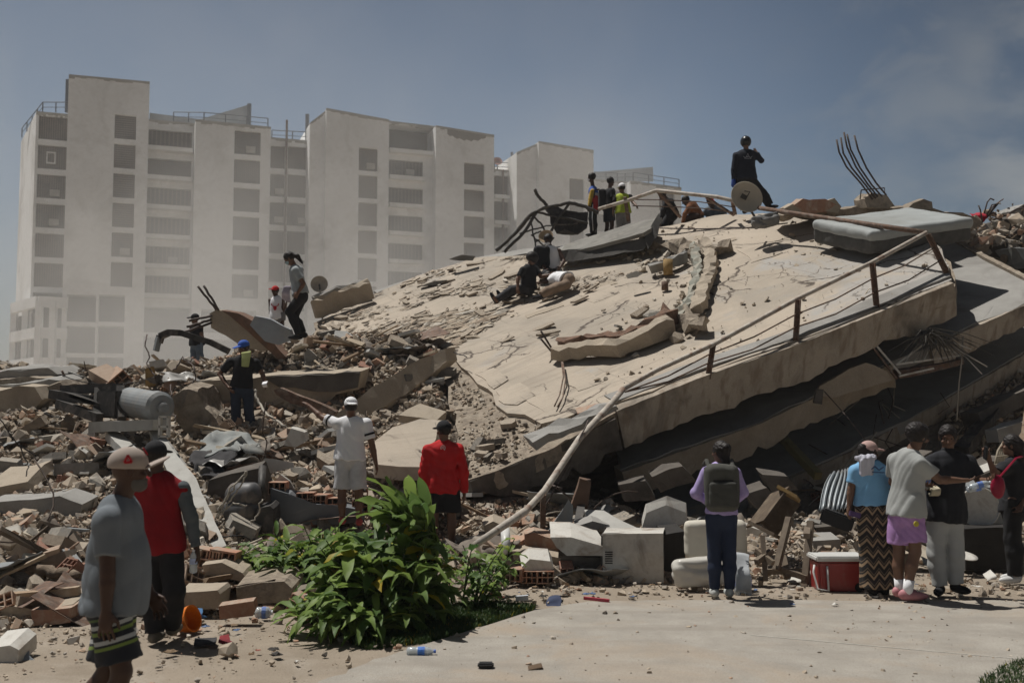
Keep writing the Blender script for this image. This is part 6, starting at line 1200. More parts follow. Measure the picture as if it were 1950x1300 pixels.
rod('guy_wire', [(1570, 745, 16.4), (1610, 790, 16), (1646, 835, 15.7)], .008, rebar, 'thin taut wire above the woman in the pink cap', 'wire'); prism('bracket', [(1556, 742), (1570, 742), (1566, 770), (1553, 768)], 16.2, .1, [darkc], 'dark bracket hanging off the second floor edge', 'bracket', jg=.01)
beam('yellow_pole', (1484, 828, 17.2), (1558, 906, 15.9), .12, .12, M('mustard_paint', (.15, .13, .055), (.11, .095, .045), rough=.7, scale=8), 'mustard yellow pole leaning in the shade behind the woman in the pink cap', 'pole', cell=0)  # yellow darkened so the colour carries the pole's shade
# tipped table, chair frames, radio, corrugated sheet
tt = thing('broken_table', P(1490, 1010, 12.8), 'dark wooden cabinet carcass tipped on its corner behind the cool box', 'cabinet')
wd = M('dark_wood', (.13, .095, .065), (.08, .06, .042), rough=.7, scale=8, stain=(.25, .2, .14), sscale=5)
beam('side', (1438, 998, 12.9), (1486, 934, 13.1), .03, .5, wd, parent=tt, up=(0, 1, 0), cell=0); beam('top', (1484, 930, 13.1), (1520, 950, 13), .04, .5, yell, parent=tt, up=(0, 1, 0), cell=0); beam('bottom', (1438, 1000, 12.9), (1486, 1024, 12.7), .04, .5, wd, parent=tt, up=(0, 1, 0), cell=0); beam('back', (1462, 1008, 13.3), (1508, 946, 13.5), .28, .02, wd, parent=tt, up=(0, 1, 0), cell=0)
chm = M('worn_wood', (.19, .15, .11), (.13, .10, .075), rough=.75, scale=9)
for i, segs in enumerate(([((1503, 985), (1478, 1085)), ((1482, 1080), (1532, 1098)), ((1462, 1088), (1538, 1086)), ((1490, 1060), (1500, 1100))], [((1544, 992), (1532, 1116)), ((1538, 1006), (1536, 1020)), ((1530, 1080), (1546, 1118)), ((1478, 1080), (1536, 1100))], [((1452, 1020), (1458, 1105)), ((1440, 1048), (1472, 1072)), ((1470, 1048), (1440, 1070)), ((1450, 1100), (1448, 1110))])):
    t_ = thing('chair_frame', P(1500, 1100, 12), ('broken wooden chair frame leaning over beside the cool box', 'upright wooden chair leg with rail just beside the cool box', 'small splayed wooden stool frame behind the bottle pack')[i], 'chair frame', 'broken chair frames')
    for a, b in segs: beam('leg', (*a, 12.1-i*.1), (*b, 11.9-i*.1), .07 if i < 2 else .05, .06, chm, parent=t_, cell=0)
tv = thing('radio', P(1592, 1000, 12.6), 'black portable speaker lying tilted behind the woman in the blue T-shirt', 'speaker')
beam('case', (1564, 978, 12.6), (1624, 1000, 12.5), .2, .17, M('black_plastic', (.02, .02, .022), rough=.4), parent=tv, bev=.02, amp=.002); mb = MB(); mb.box(P(1594, 988, 12.6)+Vector((0, -.105, 0)), (.26, .02, .1), Matrix.Rotation(R(20), 3, 'Y')); mb.build('speaker_mesh', greyp, tv)
cw = M('galvanised', (.33, .36, .38), (.26, .28, .30), rough=.45, scale=4, metal=.4, stain=(.2, .16, .12), sscale=3)
a, b, c_, d_ = P(1580, 900, 13.4), P(1624, 892, 13.5), P(1612, 972, 12.8), P(1562, 968, 12.8); mb = MB(); nn = (b-a).cross(d_-a).normalized()
mb.sheet(lambda u, v: a.lerp(b, u).lerp(d_.lerp(c_, u), v)+nn*.03*math.sin(u*38)+mn.noise_vector(a.lerp(d_, v)*2+Vector((u, 0, 0)))*.06, 60, 6, .006); tag(mb.build('corrugated_sheet', cw, smooth=True), 'crumpled corrugated metal sheet standing behind the woman in the blue T-shirt', 'metal sheet')
# washer drum panel, wicker fan, boxes behind the men
wp = thing('washing_machine', P(1870, 1030, 13), 'wrecked grey washing machine with round black drum hole behind the polo shirt man', 'washing machine')
prism('body', [(1812, 925), (1915, 930), (1916, 1012), (1815, 1015)], 13.2, .5, [greyp], parent=wp, jg=.01, amp=.02)
mb = MB(); cc2 = P(1862, 965, 13.15); mb.lathe(cc2, (0, -1, .1), [(0, .02), (0, .24), (.03, .25), (.035, .22), (.01, .2), (-.0, .02)], 28); mb.build('drum', M('black_drum', (.03, .028, .026), rough=.6), wp, smooth=False)
mb = MB(); mb.lathe(cc2+Vector((0, -.03, 0)), (0, -1, .1), [(0, .235), (.02, .255), (.03, .245), (.01, .225)], 28); mb.build('drum_ring', whitep, wp)
wf = thing('wicker_rack', P(1900, 895, 13.6), 'curved white slatted fan-back chair piece behind the phone holding hand', 'chair back')
for i in range(6): t = i/5; rod('slat', [P(1893+t*22, 892-6*t, 13.6), P(1901+t*20, 858-4*t, 13.7), P(1918+t*14, 832+6*t, 13.7)], .018, M('wicker', (.36, .31, .24), (.28, .24, .18), rough=.9), parent=wf, n=6)
for i in range(4): rod('slat', [P(1890+i*8, 885-i*16, 13.58), P(1935, 880-i*14, 13.6)], .01, MATS['wicker'], parent=wf, n=5)
plate('board', [(1858, 888, 13.6), (1884, 880, 13.7), (1888, 892, 13.5), (1862, 902, 13.4)], .03, [whitep], 'white board edge behind the handed-over bottles', 'board', jg=0)
mb = MB(); mb.lathe(P(1838, 1060, 12.6), (.1, -.3, 1), [(0, .1), (.015, .14), (.02, .14), (.01, .09)], 20); tag(mb.build('white_plate', whitep, smooth=True), 'white plate on the debris behind the grey trousers', 'plate')
beam('black_casing', (1826, 1042, 12.9), (1925, 1040, 12.9), .5, .34, M('black_casing', (.03, .027, .025)), 'black block below the wrecked washing machine', 'casing', up=(0, 1, 0), amp=.02)  # plain black block
crumple('white_paper', [(1868, 1090, 12.2), (1888, 1086, 12.2), (1898, 1100, 12.0), (1872, 1102, 12.0)], None, whitep, 'crumpled white paper on the ground near the white shoes', 'paper', amp=.05, seed=51)
crumple('white_paper', [(1500, 1096, 12.2), (1545, 1104, 12.1), (1545, 1114, 12.0), (1500, 1112, 12.0)], None, whitep, 'crumpled white paper beside the cool box', 'paper', amp=.04, seed=52)
prism('brick_box', [(1700, 985), (1752, 975), (1756, 1040), (1704, 1052)], 12.9, .3, [M('cardboard', (.36, .27, .18), (.30, .22, .15), rough=.85, scale=4)], 'tan cardboard panel between the patterned trousers and the grey trousers', 'cardboard', jg=.01)
for i, (pts, m_) in enumerate((([(1420, 940), (1460, 925), (1480, 950), (1440, 972)], darkc), ([(1425, 1005), (1475, 1020), (1462, 1040), (1412, 1030)], whitep), ([(1545, 1030), (1600, 1026), (1604, 1050), (1550, 1056)], greyc), ([(1555, 1005), (1600, 1000), (1640, 1040), (1600, 1062)], darkc), ([(1690, 1060), (1730, 1052), (1736, 1072), (1700, 1078)], beigec), ([(1450, 900), (1500, 905), (1520, 930), (1470, 935)], darkc), ([(1240, 905), (1300, 890), (1330, 920), (1260, 935)], darkc), ([(1180, 925), (1230, 912), (1250, 950), (1190, 955)], darkc))):
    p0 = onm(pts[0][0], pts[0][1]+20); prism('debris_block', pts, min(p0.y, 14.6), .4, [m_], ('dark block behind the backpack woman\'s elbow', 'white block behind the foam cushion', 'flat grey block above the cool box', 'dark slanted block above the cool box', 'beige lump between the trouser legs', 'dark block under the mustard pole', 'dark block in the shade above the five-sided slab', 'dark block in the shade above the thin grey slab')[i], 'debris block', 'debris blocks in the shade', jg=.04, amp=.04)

for i, (pts, h) in enumerate((([(945, 745), (990, 728), (1020, 752), (985, 772), (960, 770)], .10), ([(1000, 760), (1060, 742), (1092, 762), (1040, 785)], .06), ([(905, 712), (940, 700), (968, 722), (940, 740)], .13), ([(1075, 720), (1120, 706), (1150, 726), (1100, 744)], .05), ([(1100, 560), (1160, 540), (1180, 556), (1130, 575)], .06), ([(1400, 470), (1470, 455), (1490, 480), (1430, 500)], .04))):
    q_ = [S(*c, h+(.07 if k == i % 3 else 0)) for k, c in enumerate(pts)]; plate('screed_plate', [(c[0], c[1], q_[k].y) for k, c in enumerate(pts)], .05, [screed], ('lifted screed plate nearest the crumbled corner', 'cracked screed plate above the red tiles', 'tilted screed plate at the torn lip of the floor', 'low screed plate beside the thin rusty wires', 'screed plate just below the lying person', 'screed plate in front of the sack on the ridge')[i].replace('nearest', 'next to'), 'screed plate', 'loose screed plates on the bare floor', jg=.05)
for i, (a, b, w_, m_) in enumerate((((1850, 800, 17.5), (1990, 730, 18.2), .35, darkc), ((1830, 860, 16.8), (1905, 770, 17.8), .22, steel), ((1890, 830, 16.6), (1990, 800, 17), .3, greyc), ((1930, 900, 15.2), (1960, 780, 16.8), .12, timber), ((1840, 905, 15.4), (1900, 880, 16), .28, darkc), ((1700, 905, 15.2), (1765, 868, 16.0), .25, darkc), ((1600, 930, 15.0), (1670, 900, 15.8), .2, steel))):
    beam('fallen_beam', a, b, w_, w_*.7, [m_], ('long dark beam in the deep shade behind the woman with the phone', 'dark steel beam leaning in the deep shade', 'grey beam end in the shade at the edge of the cavity', 'splintered timber upright behind the woman with the phone', 'short dark beam behind the wicker piece', 'dark beam in the shade behind the grey-shirted man', 'dark steel beam behind the corrugated sheet')[i], 'beam', 'beams in the dark cavity', amp=.05)  # mostly dark tones fill the dark jumble of the cavity
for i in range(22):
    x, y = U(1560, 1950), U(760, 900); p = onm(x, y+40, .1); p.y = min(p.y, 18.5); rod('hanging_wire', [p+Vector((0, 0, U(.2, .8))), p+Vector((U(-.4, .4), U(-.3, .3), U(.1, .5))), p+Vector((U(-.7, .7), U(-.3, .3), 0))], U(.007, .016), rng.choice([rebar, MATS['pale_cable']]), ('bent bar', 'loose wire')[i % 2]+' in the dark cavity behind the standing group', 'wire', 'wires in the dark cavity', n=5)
# ------------------------------------------------------------------ people
Z3 = Vector((0, 0, 1))
def cm(name, c, rough=.9, v=.8, **k): return M(name, c, tuple(x*v for x in c), rough=rough, scale=9, **k)
SK = [cm('skin_deep', (.075, .040, .027), .5, .85), cm('skin_brown', (.16, .088, .058), .5, .88), cm('skin_tan', (.22, .125, .085), .5, .9)]
hairm = cm('black_hair', (.018, .014, .013), .6)
blackc = cm('black_fabric', (.020, .020, .023)); greyt = cm('grey_jersey', (.17, .19, .21), .95, .9)
def lerp(a, b, t): return a+(b-a)*t
def bands(name, base, bs, vec, rough=.85, zig=None):
    """stripes across a fixed direction of the garment: bs = [(lo, hi, colour)]; zig = (period, height) for chevrons"""
    m = bpy.data.materials.new(name); m.use_nodes = True; n = m.node_tree.nodes; l = m.node_tree.links; b = n["Principled BSDF"]; b.inputs['Roughness'].default_value = rough
    t = n.new("ShaderNodeTexCoord"); d = n.new("ShaderNodeVectorMath"); d.operation = 'DOT_PRODUCT'; l.new(t.outputs['Object'], d.inputs[0]); d.inputs[1].default_value = vec; v = d.outputs['Value']
    if zig:
        sx_ = n.new("ShaderNodeSeparateXYZ"); l.new(t.outputs['Object'], sx_.inputs[0]); pp_ = n.new("ShaderNodeMath"); pp_.operation = 'PINGPONG'; l.new(sx_.outputs[0], pp_.inputs[0]); pp_.inputs[1].default_value = zig[0]
        ml = n.new("ShaderNodeMath"); ml.operation = 'MULTIPLY_ADD'; l.new(pp_.outputs[0], ml.inputs[0]); ml.inputs[1].default_value = zig[1]; l.new(v, ml.inputs[2])
        fr_ = n.new("ShaderNodeMath"); fr_.operation = 'FRACT'; sc_ = n.new("ShaderNodeMath"); sc_.operation = 'MULTIPLY'; l.new(ml.outputs[0], sc_.inputs[0]); sc_.inputs[1].default_value = zig[2]; l.new(sc_.outputs[0], fr_.inputs[0]); v = fr_.outputs[0]
    cur = None
    for lo, hi, c in bs:
        g = n.new("ShaderNodeMath"); g.operation = 'GREATER_THAN'; l.new(v, g.inputs[0]); g.inputs[1].default_value = lo
        h = n.new("ShaderNodeMath"); h.operation = 'LESS_THAN'; l.new(v, h.inputs[0]); h.inputs[1].default_value = hi
        k = n.new("ShaderNodeMath"); k.operation = 'MULTIPLY'; l.new(g.outputs[0], k.inputs[0]); l.new(h.outputs[0], k.inputs[1])
        x = n.new("ShaderNodeMix"); x.data_type = 'RGBA'; l.new(k.outputs[0], x.inputs[0]); x.inputs[7].default_value = (*c, 1)
        if cur is None: x.inputs[6].default_value = (*base, 1)
        else: l.new(cur, x.inputs[6])
        cur = x.outputs[2]
    l.new(cur, b.inputs['Base Color']); return m
def person(label, d, px, py, H=1.72, yaw=0., j=None, skin=1, top=None, sleeve='short', slm=None, bot=None, btype='long', bw=1., w=1., belly=0., hair='short', hat=None, hatm=None, brim=0., brimup=-.15, look=None, pitch=0., shoe=blackc, vox=.011,
           hem=-.03, fold=.0055, group=None, foot=None, shorts=.75, mask=None, beard=None, sock=None, leg_hide=False, palm=None, collar=None):
    s_ = H/1.75; B = P(px, py, d); th = R(yaw); Rv = Vector((math.cos(th), -math.sin(th), 0)); Fv = Vector((math.sin(th), math.cos(th), 0))
    T = dict(pel=(0, 0, .95), neck=(0, 0, 1.47), head=(0, .02, 1.635), shR=(.175*w, 0, 1.40), shL=(-.175*w, 0, 1.40), elR=(.24*w, -.02, 1.12), elL=(-.24*w, -.02, 1.12), wrR=(.25*w, .05, .88), wrL=(-.25*w, .05, .88),
             hipR=(.09, 0, .92), hipL=(-.09, 0, .92), knR=(.11, .02, .50), knL=(-.11, .02, .50), anR=(.12, 0, .085), anL=(-.12, 0, .085))
    J = {k: B+(Rv*a+Fv*f+Z3*z)*s_ for k, (a, f, z) in T.items()}
    for k, v in (j or {}).items(): J[k] = P(v[0], v[1], d+(v[2] if len(v) > 2 else 0))
    root = thing('person', B, label, 'person', group)
    Uv = (J['neck']-J['pel']).normalized(); Rr = ((J['shR']-J['shL'])+(J['hipR']-J['hipL'])); Rr = (Rr-Uv*Rr.dot(Uv)).normalized(); Ff = Uv.cross(Rr); A = [Rr, Ff, Uv]
    lk = yaw if look is None else look; hf = Vector((math.sin(R(lk)), math.cos(R(lk)), 0)); hr_ = Vector((math.cos(R(lk)), -math.sin(R(lk)), 0)); hf = (hf*math.cos(R(pitch))+Z3*math.sin(R(pitch))); hu = hr_.cross(hf); hc = J['head']; HA = [hr_, hf, hu]
    def grid(keys, pad=.22, vx=None):
        pts = [J[k] for k in keys]; lo = Vector([min(p[i] for p in pts)-pad for i in range(3)]); hi = Vector([max(p[i] for p in pts)+pad for i in range(3)]); return SDF(lo, hi, (vx or vox))
    def hp(a, f, u): return hc+(hr_*a+hf*f+hu*u)*s_
    def hand(g, side):
        el, wr = J['el'+side], J['wr'+side]; u = (wr-el).normalized(); pn = palm[side] if palm and side in palm else (Rr if side == 'L' else -Rr); pn = Vector(pn); pn = (pn-u*pn.dot(u)).normalized(); wv = u.cross(pn).normalized()
        if wv.dot(Ff) < 0: wv = -wv
        q = lambda a, b, c: wr+(u*a+wv*b+pn*c)*s_
        g.ell(q(.05, 0, 0), [.056*s_, .040*s_, .020*s_], [u, wv, pn], .02)
        for i, (off, ln_) in enumerate(((.031, .068), (.011, .078), (-.010, .073), (-.030, .058))):
            fr2 = .0085*s_+(.002 if vox > .013 else 0); k1 = q(.088, off*1.05, .0); k2 = q(.088+ln_*.5, off*1.25, .012); k3 = q(.088+ln_*.85, off*1.3, .034)
            g.cone(k1, k2, fr2*1.1, fr2, .006); g.cone(k2, k3, fr2, fr2*.85, .004)
        g.cone(q(.02, .03, .005), q(.055, .058, .018), .013*s_, .011*s_, .012); g.cone(q(.055, .058, .018), q(.09, .064, .03), .010*s_, .008*s_, .004)
    # body: one continuous surface
    g = grid(J.keys())
    g.ell(hp(0, -.005, .025), [.074*s_, .093*s_, .092*s_], HA, .02); g.ell(hp(0, .022, -.05), [.054*s_, .062*s_, .062*s_], HA, .03); g.ell(hp(0, .062, -.086), [.026*s_, .024*s_, .022*s_], HA, .02)
    g.cone(hp(0, .082, .012), hp(0, .108, -.026), .010*s_, .015*s_, .012); g.ell(hp(0, .085, .032), [.045*s_, .012*s_, .010*s_], HA, .012); g.ell(hp(0, .088, -.056), [.023*s_, .010*s_, .009*s_], HA, .008)
    for e in (-1, 1): g.ell(hp(e*.077, -.008, -.005), [.010*s_, .020*s_, .032*s_], HA, .008); g.ell(hp(e*.045, .066, -.025), [.022*s_, .02*s_, .018*s_], HA, .015)
    g.cone(J['neck']-Uv*.03, hp(0, -.012, -.05), .058*s_, .052*s_, .02)
    g.ell(lerp(J['pel'], J['neck'], .70), [.150*w*s_, .100*s_, .19*s_], A, .04); g.ell(lerp(J['pel'], J['neck'], .35)+Ff*belly*.4, [.128*w*s_, (.095+belly*.5)*s_, .17*s_], A, .05); g.ell(J['pel'], [.155*s_*max(1, w*.95), .11*s_, .13*s_], A, .05)
    for a in 'LR':
        g.cone(lerp(J['neck'], J['sh'+a], .35)-Uv*.035, J['sh'+a], .052*s_, .055*s_, .04); g.cone(J['sh'+a], J['el'+a], .052*s_, .040*s_, .02); g.cone(J['el'+a], lerp(J['el'+a], J['wr'+a], .3), .040*s_, .041*s_, .01); g.cone(lerp(J['el'+a], J['wr'+a], .3), J['wr'+a], .041*s_, .026*s_, .01); hand(g, a)
        if not leg_hide:
            g.cone(J['hip'+a], J['kn'+a], .080*s_, .055*s_, .03); g.cone(J['kn'+a], lerp(J['kn'+a], J['an'+a], .35)-Ff*.015, .053*s_, .058*s_, .02); g.cone(lerp(J['kn'+a], J['an'+a], .35)-Ff*.015, J['an'+a], .056*s_, .036*s_, .02)
            fd = Vector(foot[a] if foot and a in foot else Fv); g.cone(J['an'+a]-Z3*.03*s_, J['an'+a]+fd*.13*s_-Z3*.055*s_, .035*s_, .028*s_, .02)
    g.build('body', SK[skin], root)
    # eyes
    for e in (-1, 1): mb = MB(); mb.lathe(hp(e*.031, .079, .012), hf, [(-.004, .010*s_), (.004, .009*s_), (.007, .003*s_)], 8); mb.build('eye', cm('eye_dark', (.03, .025, .022), .3), root, smooth=True)
    if top:
        g = grid(['shL', 'shR', 'neck', 'pel', 'elL', 'elR']+(['wrL', 'wrR'] if sleeve == 'long' else []), .24)
        ea = .016+.006*(vox > .013)
        g.ell(lerp(J['pel'], J['neck'], .70), [(.152*w+ea)*s_, (.108+ea)*s_, .20*s_], A, .05); g.ell(lerp(J['pel'], J['neck'], .38)+Ff*belly*.5, [(.142*w+ea+belly*.3)*s_, (.108+ea+belly)*s_, .20*s_], A, .07); g.ell(lerp(J['pel'], J['neck'], .08)+Ff*belly*.45, [(.172*w+ea)*s_, (.132+ea+belly*.6)*s_, .20*s_], A, .07); g.ell(J['pel']-Uv*.05+Ff*belly*.3, [(.180*max(w, .95)+ea)*s_, (.138+ea+belly*.4)*s_, .17*s_], A, .05)
        if sleeve != 'tank':
            for a in 'LR': g.cone(lerp(J['neck'], J['sh'+a], .30)-Uv*.03, J['sh'+a]-Uv*.012, .064*s_, .066*s_, .05)
        else:
            for a in 'LR': g.cone(lerp(J['neck'], J['sh'+a], .5)-Uv*.04, lerp(J['neck'], J['sh'+a], .55)-Uv*.1, .048*s_, .06*s_, .05)
        g.clip(J['pel']+Uv*hem*s_, -Uv, .006); g.clip(J['neck']+Uv*.035+Ff*.02, Uv-Ff*.15)
        def slv(g):
            for a in 'LR':
                if sleeve == 'short': g.cone(J['sh'+a], lerp(J['sh'+a], J['el'+a], .68), .066*s_, .066*s_, .03, True)
                elif sleeve == 'long':
                    g.cone(J['sh'+a], J['el'+a], .066*s_, .054*s_, .03); g.cone(J['el'+a], lerp(J['el'+a], J['wr'+a], .96), .054*s_, .040*s_, .02, True)
        if slm:
            g2 = grid(['shL', 'shR', 'elL', 'elR', 'wrL', 'wrR'], .15); slv(g2); g2.folds(fold*.8, 26, 5, (1, 1, 1)); g2.build('sleeve', slm, root)
        else: slv(g)
        g.folds(fold, 19, int(px)); g.build('shirt', top, root)
        if collar: g = SDF(J['neck']-Vector((.15,)*3), J['neck']+Vector((.15,)*3), vox*.8); g.cone(J['neck']-Uv*.02, J['neck']+Uv*.04, .075*s_, .066*s_, .01, True); g.clip(J['neck']-Uv*.02, -Uv); g.build('collar', collar, root)
    if bot and not leg_hide:
        g = grid(['pel', 'hipL', 'hipR', 'knL', 'knR', 'anL', 'anR'], .22); g.ell(J['pel']-Uv*.01, [.168*s_*max(1, w*.95), .126*s_, .15*s_], A, .05)
        e0 = .014*bw
        for a in 'LR':
            h, k, n_ = J['hip'+a], J['kn'+a], J['an'+a]
            if btype == 'shorts': g.cone(h, lerp(h, k, shorts), (.084+e0*.8)*s_, (.078+e0*1.5)*s_, .010, True)
            elif btype == 'wide': g.cone(h, k, (.10+e0)*s_, (.088+e0*1.5)*s_, .04); g.cone(k, lerp(k, n_, .98), (.088+e0*1.5)*s_, (.098+e0*2)*s_, .03, True)
            else: c5 = lerp(k, n_, .35)-Ff*.015; g.cone(h, k, (.084+e0)*s_, (.062+e0*1.2)*s_, .035); g.cone(k, c5, (.062+e0*1.2)*s_, (.060+e0*1.4)*s_, .03); g.cone(c5, lerp(k, n_, .97), (.060+e0*1.4)*s_, (.044+e0*1.6)*s_, .03, True)
        g.clip(J['pel']+Uv*.13*s_, Uv)
        g.folds((fold if bw > .6 else .002), 17, int(px)+3); g.build('trousers' if btype != 'shorts' else 'shorts', bot, root)
    if shoe and not leg_hide:
        for a in 'LR':
            n_ = J['an'+a]; fd = Vector(foot[a] if foot and a in foot else Fv).normalized(); up_ = Z3 if abs(fd.z) < .6 else Rr.cross(fd); sd_ = up_.cross(fd).normalized() if abs(fd.z) < .9 else Rr; up_ = fd.cross(sd_).normalized(); up_ = up_ if up_.z > 0 else -up_
            g = SDF(n_-Vector((.25,)*3), n_+Vector((.25,)*3), vox*.85)
            g.ell(n_+(fd*.07-up_*.04)*s_, [.046*s_, .135*s_, .042*s_], [sd_, fd, up_], .02); g.ell(n_+(-fd*.02-up_*.025)*s_, [.043*s_, .06*s_, .05*s_], [sd_, fd, up_], .03); g.clip(n_-up_*.082*s_, -up_); g.build('shoe', shoe, root)
            if sock: mb = MB(); mb.tube([n_-Z3*.03, n_+(lerp(n_, J['kn'+a], .3)-n_)], [.045*s_, .052*s_], 14); mb.build('sock', sock, root, smooth=True)
    hg = lambda: SDF(hc-Vector((.27,)*3)*s_-Vector((0, 0, .12)), hc+Vector((.27,)*3)*s_, vox*.8)
    if hair and hair != 'none':
        g = hg(); g.ell(hp(0, -.010, .030), [.083*s_, .101*s_, .100*s_], HA, .02)
        if hair == 'afro': g.ell(hp(0, -.02, .05), [.098*s_, .112*s_, .098*s_], HA, .02)
        if hair == 'bun': g.ell(hp(0, -.105, .05), [.05*s_, .045*s_, .05*s_], HA, .02); g.cone(hp(0, -.07, 0), hp(.0, -.09, -.12), .055*s_, .04*s_, .03)
        if hair == 'tail': g.cone(hp(0, -.08, .03), hp(0, -.15, -.05), .035*s_, .04*s_, .02); g.cone(hp(0, -.15, -.05), hp(0, -.17, -.22), .04*s_, .018*s_, .02)
        if hair == 'long': g.cone(hp(0, -.06, .0), hp(0, -.08, -.2), .075*s_, .05*s_, .03)
        g.clip(hp(0, .060, .02), hf*.9-hu*.45)
        if hair in ('short', 'afro'): g.clip(hp(0, 0, -.045), -hu)
        g.folds(.005, 95, 2, (1, 1, 1)); g.build('hair', hairm, root)
    if beard: g = hg(); g.ell(hp(0, .022, -.05), [.057*s_, .065*s_, .065*s_], HA, .02); g.ell(hp(0, .062, -.086), [.029*s_, .027*s_, .025*s_], HA, .02); g.clip(hp(0, .02, -.048), hu); g.clip(hp(0, .0, 0), -hf); g.folds(.003, 70, 3, (1, 1, 1)); g.build('beard', beard, root)
    if mask: g = hg(); g.ell(hp(0, .05, -.045), [.058*s_, .062*s_, .055*s_], HA, .02); g.clip(hp(0, .02, -.02), hu); g.clip(hp(0, .03, 0), -hf); g.build('face_mask', mask, root)
    if hat:
        g = hg(); g.ell(hp(0, -.008, .045), [.090*s_, .111*s_, .094*s_], HA, .02)
        if hat == 'helmet': g.ell(hp(0, -.01, .02), [.118*s_, .138*s_, .128*s_], HA, .02); g.clip(hp(0, 0, -.08), -hu-hf*.2)
        else: g.clip(hp(0, 0, .016), -hu-hf*.10)
        g.build('cap' if hat != 'helmet' else 'helmet', hatm, root)
        if hat == 'cap':
            ba_ = Matrix.Rotation(R(brim), 3, hu)@hf; g = hg(); c_ = hc+ba_*.138*s_+hu*.036*s_; bu = (hu-ba_*brimup).normalized(); bf = (ba_-bu*ba_.dot(bu)).normalized(); g.ell(c_, [.074*s_, .092*s_, .008*s_+vox*.4], [bu.cross(bf), bf, bu], .01); g.build('cap_brim', hatm, root)
    return root, J, dict(A=A, H=HA, s=s_, hp=hp, R=Rr, F=Ff, U=Uv)
def patch(name, p, u, v, shapes, mat, parent, off=.0):
    """flat printed mark: polygons in a small local frame"""
    u = Vector(u).normalized(); v = Vector(v); v = (v-u*v.dot(u)).normalized(); n = u.cross(v); mb = MB()
    for poly in shapes:
        k = len(poly); a = [p+u*x+v*y+n*off for x, y in poly]; b = [q-n*.003 for q in a]; mb.add(a+b, [tuple(range(k)), tuple(reversed(range(k, 2*k)))]+[(i, k+i, k+(i+1) % k, (i+1) % k) for i in range(k)])
    return mb.build(name, mat, parent)
def strokes(pts, w_):
    out_ = []
    for (a, b), (c, d_) in zip(pts[:-1], pts[1:]):
        l_ = math.hypot(c-a, d_-b) or 1; nx_, ny_ = -(d_-b)/l_*w_/2, (c-a)/l_*w_/2; out_.append([(a+nx_, b+ny_), (c+nx_, d_+ny_), (c-nx_, d_-ny_), (a-nx_, b-ny_)])
    return out_
whitec = cm('white_fabric', (.80, .80, .82), .9, .95); redc = cm('red_fabric', (.52, .018, .02), .85, .85)
# 1 capped man in grey T-shirt, walking right, nearest
shortm = bands('striped_shorts', (.016, .018, .024), [(.490, .508, (.17, .24, .05)), (.522, .545, (.42, .43, .42)), (.575, .595, (.17, .24, .05)), (.610, .632, (.42, .43, .42)), (.655, .668, (.10, .15, .05))], (-.25, 0, 1))
capm = cm('cream_cap', (.37, .31, .27), .85, .92); cap2 = capm
pr, J, X = person('man walking past in grey T-shirt, white cap and black striped shorts', 6.0, 214, 1396, 1.76, 78, vox=.008, skin=0, top=greyt, bot=shortm, btype='shorts', shorts=.82, bw=1.8, w=.96, belly=.045, hair='none', hat='cap', hatm=capm, look=62, pitch=3, brimup=.4, hem=-.05, fold=.0065,
  j=dict(head=(247, 897, 0), neck=(229, 948, 0), pel=(212, 1145, 0), shR=(203, 990, -.16), shL=(244, 984, .17), elR=(205, 1090, -.20), wrR=(202, 1165, -.22), elL=(262, 1085, .22), wrL=(288, 1132, .20), hipR=(208, 1160, -.08), hipL=(226, 1160, .09), knR=(232, 1278, -.09), knL=(205, 1275, .1), anR=(215, 1392, -.1), anL=(150, 1380, .1)), beard=cm('grey_beard', (.12, .11, .10), .9))
h = X['hp']; redm = cm('logo_red', (.45, .02, .03))
patch('cap_logo', h(.035, .072, .105), X['H'][0]*-1, X['H'][2]-X['H'][1]*.5, strokes([(-.03, -.015), (-.02, .02), (-.01, -.01), (0, .02), (.01, -.012), (.022, .018), (.03, -.015)], .009)+strokes([(-.03, -.02), (.03, -.022)], .008), redm, pr, .012)
patch('cap_logo', h(.088, -.02, .075), X['H'][1], X['H'][2], strokes([(-.02, -.02), (0, .022), (.02, -.02), (-.02, -.02)], .012), redm, pr, .008)
patch('shorts_lettering', J['pel']-X['R']*-.0+Vector((.05, -.19, -.045)), (1, 0, 0), (0, 0, 1), [[(i*.011, 0), (i*.011+.007, 0), (i*.011+.007, .012), (i*.011, .012)] for i in range(8)], cm('print_grey', (.25, .26, .27)), pr)
# 2 man in red vest-like shirt with grey sleeves
pr2, J2, X2 = person('man seen from behind in red shirt with dark grey sleeves, black trousers and black cap', 8.84, 308, 1218, 1.70, 4, vox=.010, skin=0, top=cm('deep_red', (.24, .006, .011), .85), slm=cm('charcoal_sleeve', (.10, .115, .125)), sleeve='long', bot=blackc, bw=1.3, w=1.05, hat='cap', hatm=blackc, look=10, shoe=cm('mud_shoe', (.17, .15, .12)), hem=-.10,
  j=dict(head=(297, 868), neck=(302, 903), shR=(346, 930), shL=(266, 930), pel=(307, 1028), elR=(364, 985), wrR=(374, 1042, -.03), elL=(262, 985), wrL=(262, 1035), hipR=(325, 1040), hipL=(288, 1040), knR=(331, 1125, -.05), knL=(290, 1128, .05), anR=(328, 1190, .15), anL=(294, 1205, 0)))
bt_p = P(368, 1090, 8.78); bottle(bt_p, (0, 0, 1), .19, .032, 'water bottle held low by the man in red and charcoal', lab_col=(.3, .35, .5), cap=(.7, .72, .75))
